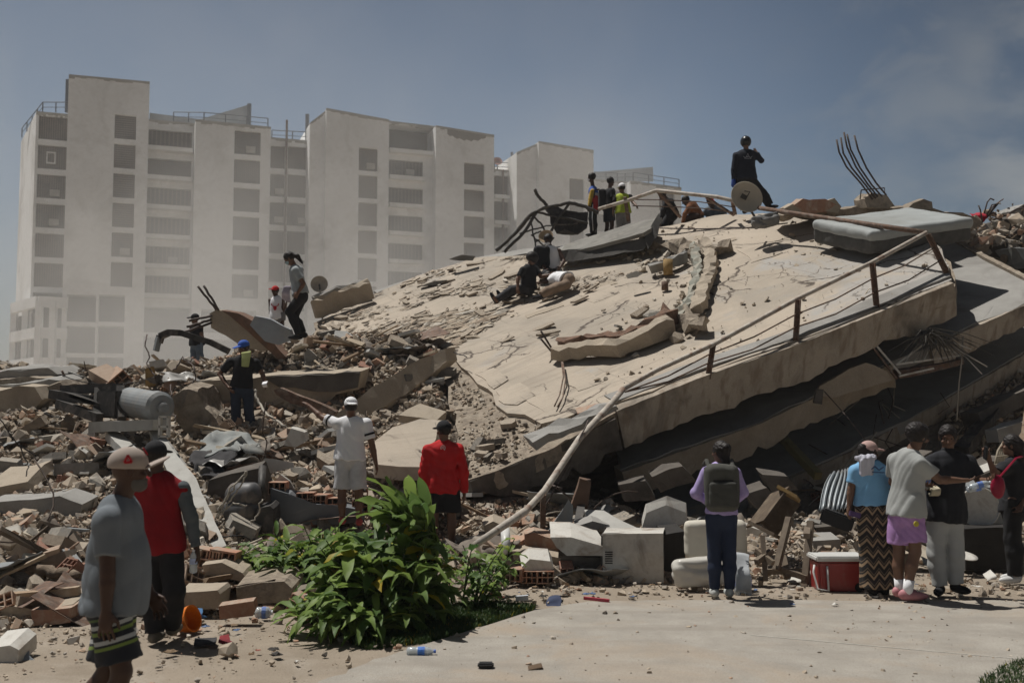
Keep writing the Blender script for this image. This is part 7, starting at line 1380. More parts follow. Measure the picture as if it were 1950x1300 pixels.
# 3 white T-shirt man pointing
pr3, J3, X3 = person('man in white T-shirt, white shorts and backwards white cap pointing at the rubble', 13.35, 667, 999, 1.67, -4, skin=1, vox=.011, top=whitec, bot=cm('white_denim', (.60, .60, .61)), btype='shorts', shorts=.80, bw=1.6, w=1.08, hat='cap', hatm=whitec, brim=180, look=-14, pitch=-4, shoe=cm('red_shoe', (.45, .09, .08)), hem=-.02, hair='short',
  j=dict(head=(668, 775), neck=(669, 797), shR=(697, 806), shL=(642, 806), pel=(666, 872), elL=(614, 795, .12), wrL=(590, 774, .22), elR=(709, 848), wrR=(716, 882), hipR=(680, 880), hipL=(653, 880), knR=(683, 942), knL=(651, 942), anR=(684, 989), anL=(652, 986)), palm=dict(L=(0, 0, -1)))
blk = cm('black_band', (.02, .02, .022))
for a, b in (('shL', 'elL'), ('shR', 'elR')): mb = MB(); p0, p1 = lerp(J3[a], J3[b], .44), lerp(J3[a], J3[b], .53); mb.tube([p0, p1], .074, 16); mb.build('arm_band', blk, pr3, smooth=True)
patch('cap_script', X3['hp'](-.02, -.098, .075), X3['H'][0], X3['H'][2], strokes([(-.05, 0), (-.04, .012), (-.032, -.008), (-.022, .012), (-.012, -.006), (-.002, .008), (.01, -.008), (.022, .01), (.035, -.004), (.05, .008)], .005), blk, pr3, .02)
# 4 red long-sleeved shirt
pr4, J4, X4 = person('man seen from behind in bright red long-sleeved shirt with black trousers and black cap', 13.3, 843, 1054, 1.72, -3, skin=1, vox=.011, top=redc, sleeve='long', bot=blackc, btype='shorts', shorts=.86, bw=2.2, w=1.06, belly=.0, hat='cap', hatm=blackc, look=-35, hem=-.08, fold=.008,
  j=dict(head=(845, 820), neck=(845, 842), shR=(872, 856), shL=(816, 856), pel=(843, 925), elR=(884, 900), wrR=(884, 938), elL=(806, 900), wrL=(803, 938), hipR=(858, 935), hipL=(828, 935)))
patch('back_logo', lerp(J4['pel'], J4['neck'], .88)-X4['F']*.125, (1, 0, 0), (0, 0, 1), strokes([(math.cos(t/8*6.28)*.03, math.sin(t/8*6.28)*.035) for t in range(9)], .008)+strokes([(-.02, -.02), (0, .025), (.02, -.02), (-.02, .01), (.02, .01)], .006), cm('logo_grey', (.55, .5, .5)), pr4, .0)
# 5 backpack woman
jeans = cm('navy_jeans', (.022, .032, .065), .85, .8)
pr5, J5, X5 = person('woman seen from behind in lilac long-sleeved top and tight navy jeans', 11.0, 1376, 1135, 1.62, 0, skin=1, vox=.010, top=cm('lilac_fabric', (.42, .34, .62), .85), sleeve='long', bot=jeans, bw=.5, w=.92, hair='bun', look=-28, shoe=cm('pale_sneaker', (.50, .52, .50), .7), hem=.02,
  j=dict(head=(1372, 861), neck=(1373, 884), shR=(1399, 900), shL=(1346, 900), pel=(1374, 980), elR=(1416, 938, .02), wrR=(1396, 955, .20), elL=(1325, 938, .02), wrL=(1350, 955, .20), hipR=(1388, 990), hipL=(1359, 990), knR=(1389, 1060), knL=(1360, 1060), anR=(1389, 1122), anL=(1361, 1122)))
bp = thing('backpack', P(1374, 975, 10.8), 'dark olive grey backpack worn by the woman in the lilac top', 'backpack'); bm_ = cm('backpack_cloth', (.085, .085, .075), .9, .85); c = P(1374, 928, 10.78)
s = SDF(c-Vector((.3, .25, .4)), c+Vector((.3, .25, .4)), .009); s.rbox(c, (.17, .085, .235), None, rad=.075); s.folds(.006, 14, 4); s.build('pack_body', bm_, bp)
s = SDF(c-Vector((.3, .3, .4)), c+Vector((.3, .25, .4)), .009); s.rbox(c+Vector((0, -.09, -.07)), (.14, .03, .13), None, rad=.03); s.folds(.004, 18, 5); s.build('front_pocket', cm('backpack_pocket', (.07, .07, .063), .9), bp)
mb = MB(); mb.box(c+Vector((0, -.09, .075)), (.20, .02, .012)); mb.build('zip', blk, bp)
for sx_ in (-1, 1): mb = MB(); mb.tube([c+Vector((sx_*.12, .02, .2)), c+Vector((sx_*.13, .10, .27)), c+Vector((sx_*.14, .2, .22))], .022, 8); mb.build('strap', bm_, bp)
# 6 blue T-shirt woman
pm = bands('chevron_trousers', (.018, .016, .016), [(.0, .28, (.30, .21, .13)), (.45, .55, (.16, .115, .08))], (0, 0, 1), zig=(.055, 1.3, 9.))
pr6, J6, X6 = person('woman in sky blue T-shirt, pink cap and black patterned wide trousers beside the cool box', 11.2, 1667, 1129, 1.66, 0, skin=1, vox=.010, top=cm('sky_blue', (.20, .42, .66), .9, .93), bot=pm, btype='wide', bw=1.6, w=1.02, hair='bun', hat='cap', hatm=cm('pink_cap', (.48, .32, .29), .85, .93), look=62, hem=.0, shoe=blackc,
  j=dict(head=(1655, 862), neck=(1654, 882), shR=(1680, 896), shL=(1629, 897), pel=(1662, 960), elL=(1621, 930), wrL=(1617, 962), elR=(1692, 935, .1), wrR=(1690, 955, .3), hipR=(1676, 968), hipL=(1652, 968), knR=(1681, 1045), knL=(1658, 1045), anR=(1684, 1118), anL=(1664, 1118)))
c = P(1652, 886, 11.03); s = SDF(c-Vector((.2, .2, .25)), c+Vector((.2, .25, .25)), .007); s.rbox(c+Vector((.01, .02, -.005)), (.055, .022, .10), [(1, .1, 0), (-.1, 1, .25), (0, -.25, 1)], rad=.015); s.rbox(c+Vector((-.045, .03, -.02)), (.03, .02, .09), [(1, .1, .1), (-.1, 1, .25), (-.1, -.25, 1)], rad=.015); s.cone(c+Vector((-.07, .05, .07)), c+Vector((.07, .05, .08)), .03, .03, .03); s.folds(.009, 42, 3, (1.6, 1, .3))
tag(s.build('towel', cm('white_towel', (.50, .50, .57))), 'small white towel hanging from the neck of the woman in the blue T-shirt', 'towel')
patch('shirt_print', P(1672, 893, 11.03), (1, 0, 0), (0, 0, 1), strokes([(-.07, .0), (-.03, .03), (.01, -.01), (.06, .025)], .014)+strokes([(-.06, -.03), (.07, -.035)], .012), cm('navy_print', (.05, .09, .2)), pr6)
mb = MB(); mb.box(P(1628, 979, 11.1), (.12, .03, .055), Matrix.Rotation(.25, 3, 'Y')); o = tag(mb.build('phone_wallet', cm('violet_case', (.10, .06, .16), .5)), 'dark violet phone case in the hand of the woman in blue', 'phone case'); bevel(o, .006)
# 7 grey tee, lilac shorts
pr7, J7, X7 = person('man in light grey T-shirt, lilac shorts and pink sandals reaching toward the man in black', 10.76, 1724, 1143, 1.84, 52, skin=1, vox=.010, top=cm('ash_grey', (.36, .37, .36), .93, .93), bot=cm('lilac_shorts', (.42, .24, .50), .85), btype='shorts', shorts=.70, bw=1.5, hair='afro', beard=hairm, look=72, pitch=-4, shoe=cm('pink_sandal', (.50, .22, .24), .6), sock=whitec, hem=-.02, w=.98, fold=.008,
  j=dict(head=(1749, 832), neck=(1733, 858), shR=(1749, 880, -.12), shL=(1706, 874, .12), pel=(1726, 978), elR=(1789, 913, -.12), wrR=(1828, 914, -.10), elL=(1700, 918, .28), wrL=(1730, 940, .35), hipR=(1738, 985, -.05), hipL=(1713, 985, .06), knR=(1743, 1050, -.05), knL=(1712, 1055, .06), anR=(1727, 1126, -.05), anL=(1713, 1120, .10)), foot=dict(R=(.95, -.05, 0), L=(.8, .3, 0)), palm=dict(R=(0, .3, 1)))
mb = MB(); mb.lathe(P(1744, 997, 10.5), (.3, -1, 0), [(0, .028), (.012, .028), (.014, .01)], 14); mb.build('smiley_charm', cm('charm_yellow', (.5, .42, .05), .6), pr7)
# 8 black polo man facing the camera
pr8, J8, X8 = person('man in black polo shirt and light grey tracksuit trousers facing the camera, holding bottles', 11.2, 1798, 1130, 1.85, 195, skin=1, vox=.010, top=cm('black_polo', (.022, .023, .028)), bot=cm('fog_trousers', (.40, .41, .405), .93, .93), bw=1.2, w=1.12, hair='short', look=200, pitch=-14, hem=-.09, collar=blackc,
  j=dict(head=(1805, 833), neck=(1806, 860), shL=(1845, 880), shR=(1771, 880), pel=(1799, 975), elL=(1866, 918, -.05), wrL=(1880, 914, -.28), elR=(1764, 925, -.02), wrR=(1766, 924, -.26), hipL=(1814, 985), hipR=(1784, 985), knL=(1819, 1055), knR=(1783, 1055), anL=(1821, 1112), anR=(1790, 1116)), foot=dict(L=(.25, -.9, 0), R=(-.5, -.8, 0)), palm=dict(L=(-.5, 0, 1), R=(.5, 0, 1)))
patch('trouser_logo', P(1807, 989, 11.03), (1, 0, 0), (0, 0, 1), strokes([(-.03, .01), (-.01, .0), (.03, -.005), (.01, -.012)], .007), blk, pr8)
for k, (a, b, ax, lb) in enumerate((((1846, 928), 0, (1, -.1, .28), 'upper water bottle with pink cap passed between the two men'), ((1842, 932), 0, (1, .1, .16), 'lower water bottle with pink cap passed between the two men'), ((1762, 930), 0, (.25, -.1, 1), 'upright water bottle with pink cap in the fist of the polo shirt man'))):
    bottle(P(*a, 10.80+.05*k), ax, .22 if k < 2 else .17, .033, lb, cap=(.8, .08, .25), lab_col=(.3, .1, .35), group='handed-over water bottles')
crumple('bread_roll', [(1768, 930, 10.85), (1784, 928, 10.85), (1786, 937, 10.8), (1768, 938, 10.8)], None, cm('bread', (.5, .45, .33)), 'piece of bread in the hand of the polo shirt man', 'bread', amp=.02, seed=71, thick=.03)
# 9 woman at the right edge
pr9, J9, X9 = person('woman in black T-shirt and black trousers holding up a phone beside the man in black', 11.9, 1934, 1108, 1.72, -62, skin=1, vox=.011, top=blackc, bot=cm('black_trousers', (.018, .018, .02)), bw=1.2, hair='long', look=-62, shoe=cm('white_shoe', (.66, .66, .65), .6), hem=-.02,
  j=dict(head=(1926, 848), neck=(1935, 872), shL=(1912, 890, -.10), shR=(1958, 888, .12), pel=(1932, 972), elL=(1896, 905, -.18), wrL=(1884, 876, -.22), elR=(1956, 935, -.05), wrR=(1944, 962, -.18)), foot=dict(L=(-.95, -.2, 0), R=(-.95, -.2, 0)))
mb = MB(); mb.box(P(1877, 862, 11.6), (.02, .075, .15), Matrix.Rotation(.3, 3, 'X')); o = tag(mb.build('phone', cm('phone_black', (.02, .02, .022), .3)), 'black phone held up by the woman with the red bag', 'phone'); bevel(o, .006)
bgm = cm('crimson_bag', (.30, .01, .04), .35); sb2 = thing('shoulder_bag', P(1900, 950, 11.55), 'small crimson shoulder bag of the woman holding up a phone', 'bag'); c = P(1900, 926, 11.58)
s = SDF(c-Vector((.2, .2, .25)), c+Vector((.2, .2, .25)), .009); s.ell(c, (.075, .05, .13), None); s.folds(.003, 20, 2); s.build('pouch', bgm, sb2); mb = MB(); mb.tube([c+Vector((.02, -.02, .11)), P(1915, 895, 11.58), P(1935, 872, 11.68), P(1950, 868, 11.85)], .012, 6); mb.build('strap', bgm, sb2)
# 10 blue cap man on the pile
pr10, J10, X10 = person('person in black T-shirt, dark jeans and blue cap standing hand on hip on the pile', 17.0, 462, 829, 1.64, 188, skin=1, vox=.012, top=blackc, bot=cm('dark_jeans', (.035, .048, .075)), bw=.8, hat='cap', hatm=cm('royal_blue', (.03, .10, .42), .8), look=218, pitch=-12, shoe=cm('dusty_shoe', (.2, .19, .17)), hair='short', hem=.0,
  j=dict(head=(464, 662), neck=(465, 680), shL=(487, 690), shR=(440, 688), pel=(460, 738), elR=(418, 712, .1), wrR=(436, 738, -.08), elL=(500, 712), wrL=(504, 728, -.1), hipL=(472, 745), hipR=(449, 745), knL=(474, 785), knR=(449, 785), anL=(478, 822), anR=(450, 820)))
crumple('scarf', [(458, 672, 16.8), (476, 668, 16.8), (474, 696, 16.78), (460, 696, 16.78)], None, cm('lime_cloth', (.48, .52, .22)), 'white and lime cloth over the shoulder of the person in the blue cap', 'cloth', amp=.03, seed=81, thick=.012, tilt=.1)
crumple('white_wrapper', [(500, 728, 16.75), (510, 726, 16.75), (509, 736, 16.72), (501, 737, 16.72)], None, whitec, 'white crumpled wrapper in the hand of the person in the blue cap', 'wrapper', amp=.02, seed=82)
# 11 woman in grey on the pile
pr11, J11, X11 = person('woman with ponytail in grey T-shirt and black leggings stepping over the pile', 18.5, 572, 645, 1.66, -84, skin=1, vox=.012, top=cm('pale_grey_tee', (.33, .36, .37), .9), bot=blackc, bw=.7, hair='tail', look=-84, pitch=-32, mask=cm('mask_blue', (.35, .5, .55)), w=.95, hem=.02,
  j=dict(head=(551, 492), neck=(561, 508), shL=(563, 515, -.13), shR=(570, 514, .13), pel=(573, 562), elL=(578, 540, -.17), wrL=(568, 556, -.2), elR=(562, 540, .2), wrR=(552, 548, .15), hipL=(571, 567, -.08), hipR=(575, 567, .08), knL=(551, 594, -.1), knR=(560, 604, .1), anL=(569, 638, -.1), anR=(578, 635, .1)), foot=dict(L=(-1, 0, 0), R=(-1, 0, 0)))
crumple('patterned_cloth', [(542, 546, 18.35), (556, 545, 18.35), (554, 576, 18.4), (538, 568, 18.4)], None, cm('mauve_cloth', (.42, .38, .45), .9, .6), 'white and mauve patterned cloth held by the woman with the ponytail', 'cloth', amp=.05, seed=91)
# 12 boy with red cap
pr12, J12, X12 = person('boy in white basketball vest and red cap standing behind the woman with the ponytail', 20.5, 529, 655, 1.35, 190, skin=0, vox=.013, top=whitec, sleeve='tank', bot=cm('grey_shorts', (.2, .2, .21)), btype='shorts', hat='cap', hatm=redc, brim=-10, look=200, hem=-.03,
  j=dict(head=(524, 554), neck=(526, 566), shR=(515, 572), shL=(538, 572), pel=(528, 606), elR=(515, 590), wrR=(515, 606), elL=(542, 590, -.1), wrL=(545, 578, -.2)))
q0 = lerp(J12['pel'], J12['neck'], .55)-Vector((0, .15, 0))
patch('vest_emblem', q0, (1, 0, 0), (0, 0, 1), [[(-.035, .0), (.035, .0), (.03, -.06), (.012, -.085), (-.012, -.085), (-.03, -.06)]]+strokes([(-.035, 0), (-.07, .02), (-.065, .05)], .016)+strokes([(.035, 0), (.07, .02), (.065, .05)], .016), redm, pr12, 0)
# 13 boy far left on crest
pr13, J13, X13 = person('person in black vest and jeans standing alone on the crest behind the bent girder', 22, 375, 705, 1.45, 215, skin=1, vox=.014, top=blackc, sleeve='tank', bot=cm('faded_jeans', (.13, .17, .22)), bw=1.3, hat='cap', hatm=blackc, look=-80, j=dict(head=(371, 607), neck=(373, 618), shL=(383, 624), shR=(365, 624), pel=(375, 655), elL=(385, 642), wrL=(381, 655), elR=(364, 640), wrR=(370, 652)))
# 14-16 seated group
gp = 'people on the bare floor'
pr14, J14, X14 = person('man in black T-shirt and dark cap sitting on the bare floor with legs stretched out', 21.9, 1008, 556, 1.75, -70, skin=1, vox=.014, top=blackc, bot=cm('charcoal_trousers', (.045, .045, .05)), bw=1.1, hat='helmet', hatm=hairm, hair='short', look=80, pitch=-20, group=gp, hem=.0,
  j=dict(head=(1014, 492), neck=(1008, 507), shL=(996, 514, -.15), shR=(1020, 512, .15), pel=(1006, 549), elL=(986, 532, -.2), wrL=(986, 546, -.25), elR=(1030, 527, .1), wrR=(1048, 523, 0), hipL=(1000, 550, -.1), hipR=(1008, 549, .1), knL=(974, 552, -.15), knR=(984, 550, .15), anL=(946, 571, -.3), anR=(958, 566, .0)), foot=dict(L=(-.5, -.3, .8), R=(-.5, -.3, .8)))
pr15, J15, X15 = person('man in white tank top and white face mask kneeling behind the lying person', 22.9, 1050, 520, 1.75, 190, skin=0, vox=.014, top=whitec, sleeve='tank', bot=cm('charcoal_trousers', (.045, .045, .05)), hair='afro', look=205, pitch=-20, mask=whitec, group=gp,
  j=dict(head=(1044, 458), neck=(1047, 472), shR=(1036, 480), shL=(1064, 478), pel=(1052, 510), elR=(1030, 500, -.2), wrR=(1040, 514, -.4), elL=(1074, 497, -.1), wrL=(1066, 510, -.4), hipR=(1044, 514), hipL=(1060, 514), knR=(1038, 522, -.45), knL=(1066, 522, -.4), anR=(1040, 530, .05), anL=(1062, 530, .05)))
pr16, J16, X16 = person('person in tan trousers and white shirt lying curled on the bare floor between the others', 21.6, 1070, 552, 1.7, -60, skin=0, vox=.014, top=whitec, bot=cm('tan_trousers', (.26, .19, .14)), bw=1.6, hair='short', look=-60, pitch=-50, group=gp, hem=.0,
  j=dict(head=(1044, 528, .5), neck=(1052, 528, .4), pel=(1080, 532, 0), shL=(1052, 532, .2), shR=(1056, 524, .6), elL=(1040, 536, .2), wrL=(1030, 538, .1), elR=(1044, 528, .6), wrR=(1036, 532, .5), hipL=(1078, 542, -.12), hipR=(1084, 532, .12), knL=(1050, 552, -.3), knR=(1056, 548, .0), anL=(1030, 562, -.4), anR=(1038, 558, -.1)), foot=dict(L=(-.9, -.3, -.1), R=(-.9, -.3, -.1)))
bk2 = thing('black_rucksack', P(1030, 505, 22.6), 'black rucksack between the seated man and the man in the tank top', 'rucksack'); c = P(1031, 490, 22.7); s = SDF(c-Vector((.4, .3, .5)), c+Vector((.4, .3, .5)), .014); s.rbox(c, (.17, .12, .24), None, rad=.08); s.folds(.01, 14, 8); s.build('pack_body', blackc, bk2); mb = MB(); mb.tube([c+Vector((.1, -.1, .2)), c+Vector((.16, -.14, 0)), c+Vector((.1, -.12, -.2))], .02, 6); mb.build('strap', blk, bk2)
# 17-19 standing on the left ridge
tri = bands('tricolour_jacket', (.03, .09, .36), [(-9, 1.06, (.50, .03, .04)), (1.06, 1.13, (.5, .45, .5))], (0, 0, 1)); g17 = 'people on the ridge'
pr17, J17, X17 = person('person in yellow, blue and red tracksuit jacket and black trousers on the ridge', 27.0, 1130, 451, 1.62, -72, skin=0, vox=.015, top=tri, slm=cm('yellow_sleeve', (.55, .36, .06)), sleeve='long', bot=blackc, bw=1.2, hair='afro', look=-75, mask=whitec, group=g17, hem=-.08,
  j=dict(head=(1126, 339), neck=(1129, 355), shL=(1128, 364, -.14), shR=(1134, 363, .15), pel=(1132, 396), elL=(1124, 380, -.18), wrL=(1122, 393, -.22)))
for e in ('anL', 'anR'): k = e[-1]; rod('side_stripe', [lerp(J17['kn'+k], J17['hip'+k], .9)+Vector((0, -.13, 0)), J17['kn'+k]+Vector((.01, -.10, 0)), J17[e]+Vector((.01, -.085, .05))], .012, whitec, parent=pr17, n=5)
bk3 = thing('rucksack', P(1148, 400, 26.1), 'black rucksack on the back of the person in the tricolour jacket', 'rucksack'); c = P(1147, 379, 26.2); s = SDF(c-Vector((.4, .4, .5)), c+Vector((.4, .4, .5)), .016); s.rbox(c, (.10, .16, .24), None, rad=.08); s.build('pack_body', blackc, bk3); mb = MB(); mb.tube([c+Vector((-.08, -.12, .22)), c+Vector((-.2, -.14, .2)), c+Vector((-.22, -.14, 0))], .02, 6); mb.build('strap', blk, bk3)
pr18, J18, X18 = person('man in black T-shirt and dark shorts on the ridge facing the yellow vest', 27.0, 1160, 464, 1.70, 60, skin=0, vox=.015, top=blackc, bot=cm('dark_shorts', (.04, .045, .06)), btype='shorts', hair='short', look=60, group=g17, j=dict(head=(1163, 346), neck=(1161, 361), pel=(1160, 398)))
pr19, J19, X19 = person('person in fluorescent yellow vest, grey trousers and white cap on the ridge', 26.6, 1187, 474, 1.68, 10, skin=1, vox=.015, top=cm('hi_vis', (.50, .60, .06), .8), sleeve='short', slm=blackc, bot=cm('sand_grey', (.33, .32, .30)), bw=1.5, hat='cap', hatm=whitec, look=-30, brim=-10, group=g17, w=1.05, j=dict(head=(1184, 358), neck=(1185, 371), pel=(1187, 404), elR=(1205, 385, -.1), wrR=(1212, 392, -.3), elL=(1170, 388), wrL=(1168, 402)))
# 20-22 bent figures behind the rail
pr20, J20, X20 = person('person in black bending forward on the ridge behind the rusty rail', 25.2, 1266, 440, 1.7, -60, skin=0, vox=.016, top=blackc, sleeve='long', bot=blackc, bw=1.4, hair='short', look=-60, pitch=-40, group=g17, j=dict(head=(1262, 372), neck=(1270, 382), shL=(1268, 388, -.14), shR=(1278, 384, .14), pel=(1280, 408), elL=(1262, 402, -.2), wrL=(1258, 418, -.2), elR=(1266, 402, .2), wrR=(1262, 418, .2), hipL=(1276, 410, -.08), hipR=(1282, 410, .08), knL=(1266, 424, -.08), knR=(1274, 424, .08), anL=(1258, 438, -.08), anR=(1270, 438, .08)))
pr21, J21, X21 = person('person in rust brown top and dark skirt crouching on the ridge behind the rail', 25.0, 1322, 436, 1.7, -70, skin=0, vox=.016, top=cm('rust_brown', (.20, .085, .04)), sleeve='long', bot=cm('brown_black', (.05, .03, .025)), bw=3, hair='short', look=-70, pitch=-30, group=g17, j=dict(head=(1306, 382), neck=(1314, 388), shL=(1312, 396, -.14), shR=(1322, 390, .14), pel=(1328, 412), elL=(1304, 408, -.2), wrL=(1300, 424, -.2), elR=(1318, 412, .2), wrR=(1306, 424, .2), hipL=(1326, 414, -.1), hipR=(1330, 412, .1), knL=(1308, 416, -.12), knR=(1312, 414, .12), anL=(1322, 434, -.1), anR=(1328, 434, .1)))
pr22, J22, X22 = person('person in grey shirt and red cap behind the ridge under the rail', 25.8, 1362, 462, 1.7, 150, skin=0, vox=.016, top=cm('slate_shirt', (.13, .15, .17)), bot=blackc, hat='cap', hatm=redc, look=170, pitch=-20, group=g17, w=1.1, j=dict(head=(1352, 383), neck=(1356, 394), shR=(1346, 400), shL=(1374, 400), pel=(1361, 432), elR=(1336, 412), wrR=(1334, 424), elL=(1384, 412), wrL=(1382, 424)))
# 23 helmeted man
pr23, J23, X23 = person('tall man in black clothes and black helmet standing highest on the ridge', 23.6, 1425, 414, 1.84, 10, skin=1, vox=.014, top=cm('navy_black', (.016, .02, .032)), sleeve='long', bot=blackc, bw=1.9, w=1.18, hat='helmet', hatm=cm('helmet_black', (.02, .022, .024), .3), look=0, group=g17, hem=-.05,
  j=dict(head=(1420, 272), neck=(1421, 286), shR=(1440, 296), shL=(1402, 296), pel=(1421, 338), elL=(1397, 322), wrL=(1397, 344), elR=(1450, 306), wrR=(1442, 292, .15), hipR=(1430, 344), hipL=(1411, 344), knR=(1452, 368), knL=(1413, 374), anR=(1466, 391), anL=(1418, 400)), foot=dict(R=(.6, -.5, 0), L=(.1, -1, 0)))
g = SDF(J23['wrL']-Vector((.2,)*3), J23['wrL']+Vector((.2, .2, .2)), .01); g.cone(J23['wrL'], J23['wrL']-Z3*.10, .05, .06, .01); g.cone(J23['wrL']-Z3*.08, J23['wrL']-Z3*.15+Vector((.03, 0, 0)), .05, .02, .01); g.cone(J23['wrL']-Z3*.05, J23['wrL']-Z3*.1+Vector((.06, 0, 0)), .02, .014, .01); g.build('glove', cm('glove_blue', (.02, .06, .28), .7), pr23)
patch('back_print', lerp(J23['pel'], J23['neck'], .68)-Vector((0, .165, 0)), (1, 0, 0), (0, 0, 1), strokes([(-.1, .02), (-.06, -.02), (-.02, .03), (0, .09), (.02, .03), (.06, -.02), (.1, .02)], .014)+strokes([(-.08, -.03), (.08, -.03)], .014)+strokes([(-.03, .0), (.03, .02)], .02), cm('print_pale', (.22, .23, .26)), pr23)
# ------------------------------------------------------------------ plants and grass
def leafm(name, a, b_, tr=.25):
    m = bpy.data.materials.new(name); m.use_nodes = True; n = m.node_tree.nodes; l = m.node_tree.links; b = n["Principled BSDF"]; b.inputs['Roughness'].default_value = .55; b.inputs['Specular IOR Level'].default_value = .3
    rv = n.new("ShaderNodeNewGeometry").outputs['Random Per Island']; cr = n.new("ShaderNodeValToRGB"); e = cr.color_ramp.elements; e[0].color = (*a, 1); e[1].position = .86; e[1].color = (*b_, 1)
    x = e.new(.955); x.color = (*b_, 1); x = e.new(.985); x.color = (.38, .30, .02, 1); x = e.new(1.); x.color = (.30, .16, .04, 1); l.new(rv, cr.inputs[0]); l.new(cr.outputs[0], b.inputs['Base Color'])
    t = n.new("ShaderNodeBsdfTranslucent"); l.new(cr.outputs[0], t.inputs[0]); mx = n.new("ShaderNodeMixShader"); mx.inputs[0].default_value = tr; l.new(b.outputs[0], mx.inputs[1]); l.new(t.outputs[0], mx.inputs[2]); l.new(mx.outputs[0], n['Material Output'].inputs[0]); return m
lf = leafm('broad_leaf', (.06, .12, .035), (.22, .31, .075), .4); lf2 = leafm('yellow_green_leaf', (.06, .12, .02), (.16, .22, .035)); stm = M('green_stem', (.06, .09, .03), (.04, .06, .02))
def leaf(mb, base, dirv, L_, W_, droop, twist, fold=.35):
    """blade on an arching midrib, folded along it"""
    d = dirv.normalized(); side = d.cross(Z3); side = side.normalized() if side.length > .05 else Vector((1, 0, 0)); side = (Matrix.Rotation(twist, 3, d)@side); p = base.copy(); ns = 6; vs = []; 
    for i in range(ns+1):
        t = i/ns; w_ = W_*(math.sin(math.pi*min(1, t*.92+.06))**.75)*(1-.25*t) if 0 < i < ns else (W_*.12 if i == 0 else 0.003)
        up = side.cross(d).normalized(); wav = .12*W_*math.sin(i*1.9+L_*40); vs += [p-side*w_/2+up*(fold*w_/2+wav), p, p+side*w_/2+up*(fold*w_/2-wav)]
        d = (d+Vector((0, 0, -droop/ns*(.4+1.2*t)))).normalized(); p = p+d*L_/ns
    mb.add(vs, [(3*i+a, 3*i+a+1, 3*i+a+4, 3*i+a+3) for i in range(ns) for a in (0, 1)])
def bush(name, loc, label, cat, stems, leafmat, seed, lean=(0, 0), Lr=(.22, .42), Wr=(.08, .13), per=(6, 10), spread=.45, hgt=(.6, 1.4), rx=.6, ry=.4, low=.25):
    global rng; rng = random.Random(seed); root = thing(name, loc, label, cat, 'leafy plants by the pavement'); ms, ml = MB(), MB()
    for k in range(stems):
        a = U(0, 6.28); rr_ = math.sqrt(rng.random()); b0 = Vector(loc)+Vector((math.cos(a)*rr_*rx, math.sin(a)*rr_*ry, -.02)); h = U(*hgt)*(1-.35*rr_); dv = Vector((math.cos(a)*rr_*spread+lean[0]+U(-.1, .1), math.sin(a)*rr_*spread+lean[1]+U(-.1, .1), 1)).normalized()
        pts = []; p = b0.copy(); d = dv.copy()
        for i in range(6): pts.append(p.copy()); p = p+d*h/5; d = (d+Vector((dv.x*.25, dv.y*.25, -.08))).normalized()
        ms.tube(pts, [.011-.0012*i for i in range(6)], 5); n_ = rng.randint(*per)
        for j in range(n_):
            t = low+(1-low)*(j+rng.random())/n_; q = t*5; i = min(4, int(q)); b1 = pts[i].lerp(pts[i+1], q-i); an = U(0, 6.28); el = U(-.1, .9)*(.6+t*.5)
            dd = Vector((math.cos(an)*math.cos(el)+lean[0]*.7, math.sin(an)*math.cos(el), math.sin(el))); leaf(ml, b1, dd, U(*Lr), U(*Wr), U(.6, 1.9), U(-.5, .5))
    ms.build('stems', stm, root); ml.build('leaves', leafmat, root, smooth=True); return root
def gp_(px, py): p = G(px, py); return Vector((p.x, p.y, 0))
bush('leafy_bush', gp_(742, 1190), 'big dense leafy green bush with broad drooping leaves on the grass patch', 'bush', 62, lf, 3, lean=(-.08, 0), rx=.38, ry=.36, hgt=(.75, 1.22), per=(8, 11), spread=.24, Lr=(.24, .42), Wr=(.09, .145), low=.12)
bush('leafy_bush', gp_(735, 1205)+Vector((-.15, -.12, 0)), 'low drooping leaf clump in front of the big dense bush', 'bush', 26, lf, 5, lean=(-.2, -.1), rx=.32, ry=.15, hgt=(.35, .7), per=(7, 10), spread=.5, Lr=(.26, .40), Wr=(.07, .10), low=.2)
bush('leafy_bush', gp_(600, 1140)+Vector((0, .2, 0)), 'lighter leafy shrub between the big bush and the brick debris', 'bush', 34, lf, 8, lean=(-.22, 0), rx=.40, ry=.25, hgt=(.55, 1.0), per=(8, 11), spread=.4, Lr=(.20, .32), Wr=(.06, .09), low=.3)
bush('leafy_bush', gp_(520, 1150)+Vector((0, .5, .1)), 'small yellow-green shrub leaning away at the outer side of the plants', 'bush', 14, lf2, 11, lean=(-.35, 0), rx=.22, ry=.15, hgt=(.45, .75), per=(7, 9), spread=.4, Lr=(.17, .26), Wr=(.05, .075), low=.4)
bush('leafy_sapling', gp_(880, 1158), 'sparse sapling with upright stems and small oval leaves beside the big bush', 'sapling', 16, lf, 14, lean=(.1, 0), rx=.30, ry=.15, hgt=(.55, 1.05), per=(5, 8), spread=.35, Lr=(.13, .20), Wr=(.07, .10), low=.15)
bush('leafy_sapling', gp_(935, 1150)+Vector((0, .25, 0)), 'second thinner sapling with small oval leaves by the white pole end', 'sapling', 7, lf, 17, lean=(.15, 0), rx=.15, ry=.1, hgt=(.5, .9), per=(5, 7), spread=.3, Lr=(.12, .18), Wr=(.06, .09), low=.3)
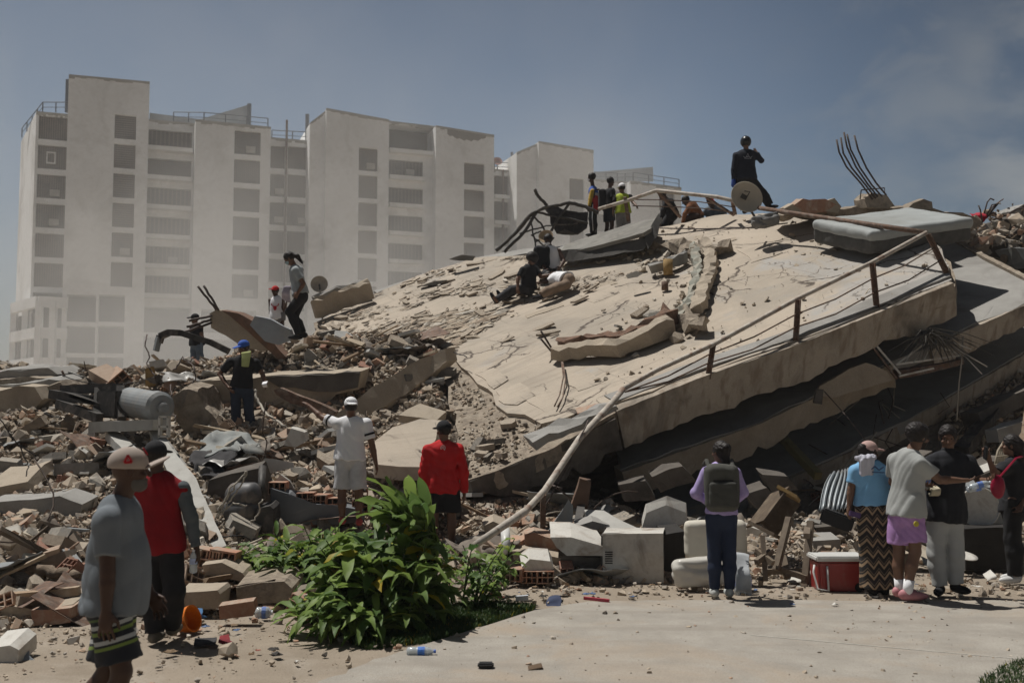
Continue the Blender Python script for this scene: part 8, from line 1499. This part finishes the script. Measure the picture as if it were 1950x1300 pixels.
# leaves swept up by the wind at the top of the bush
rng = random.Random(23); root = thing('leafy_bush', gp_(760, 1165), 'tall wind-swept leaf plume rising over the big bush toward the red-shirted man', 'bush', 'leafy plants by the pavement'); ms, ml = MB(), MB()
for k in range(14):
    t_ = k/13; a = P(805+U(-18, 18), 1150, 9.9+U(-.2, .2)); m_ = P(812+U(-25, 25), 1055+U(-20, 20), 9.85); e = P(738+78*t_+U(-8, 8), 958+U(-14, 30), 9.7+U(-.25, .25)); pts = [a, a.lerp(m_, .6), m_, m_.lerp(e, .5)+Vector((.03, 0, .02)), e]; ms.tube(pts, [.012, .011, .010, .008, .005], 5)
    for j in range(7):
        b1 = m_.lerp(e, .0+j*.15); leaf(ml, b1, (e-m_).normalized()+Vector((U(-.4, .2), U(-.5, .2), U(-.25, .35))), U(.28, .42), U(.11, .16), U(.3, 1.3), U(-.9, .9), .2)
ms.build('stems', stm, root); ml.build('leaves', lf, root, smooth=True)
# grass
def grass(name, poly_px, n, hgt, seed):
    r = np.random.RandomState(seed); q = [G(*c) for c in poly_px]; xs_ = [v.x for v in q]; ys_ = [v.y for v in q]; x = r.uniform(min(xs_), max(xs_), n); y = r.uniform(min(ys_), max(ys_), n); k = inpoly(x, y, q); x, y = x[k], y[k]; m = len(x)
    a = r.uniform(0, 6.283, m); h = r.uniform(.4, 1, m)*hgt; w_ = r.uniform(.002, .005, m)*1.4; lx, ly = r.normal(0, .35, m)*h, r.normal(0, .35, m)*h; V = np.zeros((m, 5, 3)); z0 = np.full(m, .0)
    ca, sa = np.cos(a)*w_, np.sin(a)*w_; V[:, 0] = np.stack([x-ca, y-sa, z0], 1); V[:, 1] = np.stack([x+ca, y+sa, z0], 1); V[:, 2] = np.stack([x+ca*.8+lx*.4, y+sa*.8+ly*.4, h*.6], 1); V[:, 3] = np.stack([x-ca*.8+lx*.4, y-sa*.8+ly*.4, h*.6], 1); V[:, 4] = np.stack([x+lx, y+ly, h*.95], 1)
    F = []; 
    for i in range(m): o_ = 5*i; F += [(o_, o_+1, o_+2, o_+3), (o_+3, o_+2, o_+4)]
    me = bpy.data.meshes.new(name); me.from_pydata(V.reshape(-1, 3).tolist(), [], F); me.update(); tag(link(name, me, leafm('grass_%d' % seed, (.025, .055, .015), (.06, .10, .028), .2), origin=(0, 0, 0)), kind='stuff')
grass('grass', [(580, 1182), (640, 1170), (800, 1160), (930, 1150), (1020, 1158), (1012, 1166), (900, 1202), (820, 1225), (700, 1238), (625, 1210)], 42000, .085, 1)
grass('grass', [(1868, 1300), (1905, 1276), (1960, 1258), (2100, 1230), (2100, 1420), (1840, 1420)], 40000, .07, 2)

for o in COL.objects:
    if o.parent is None and o.get('category'): o['kind'] = 'thing'
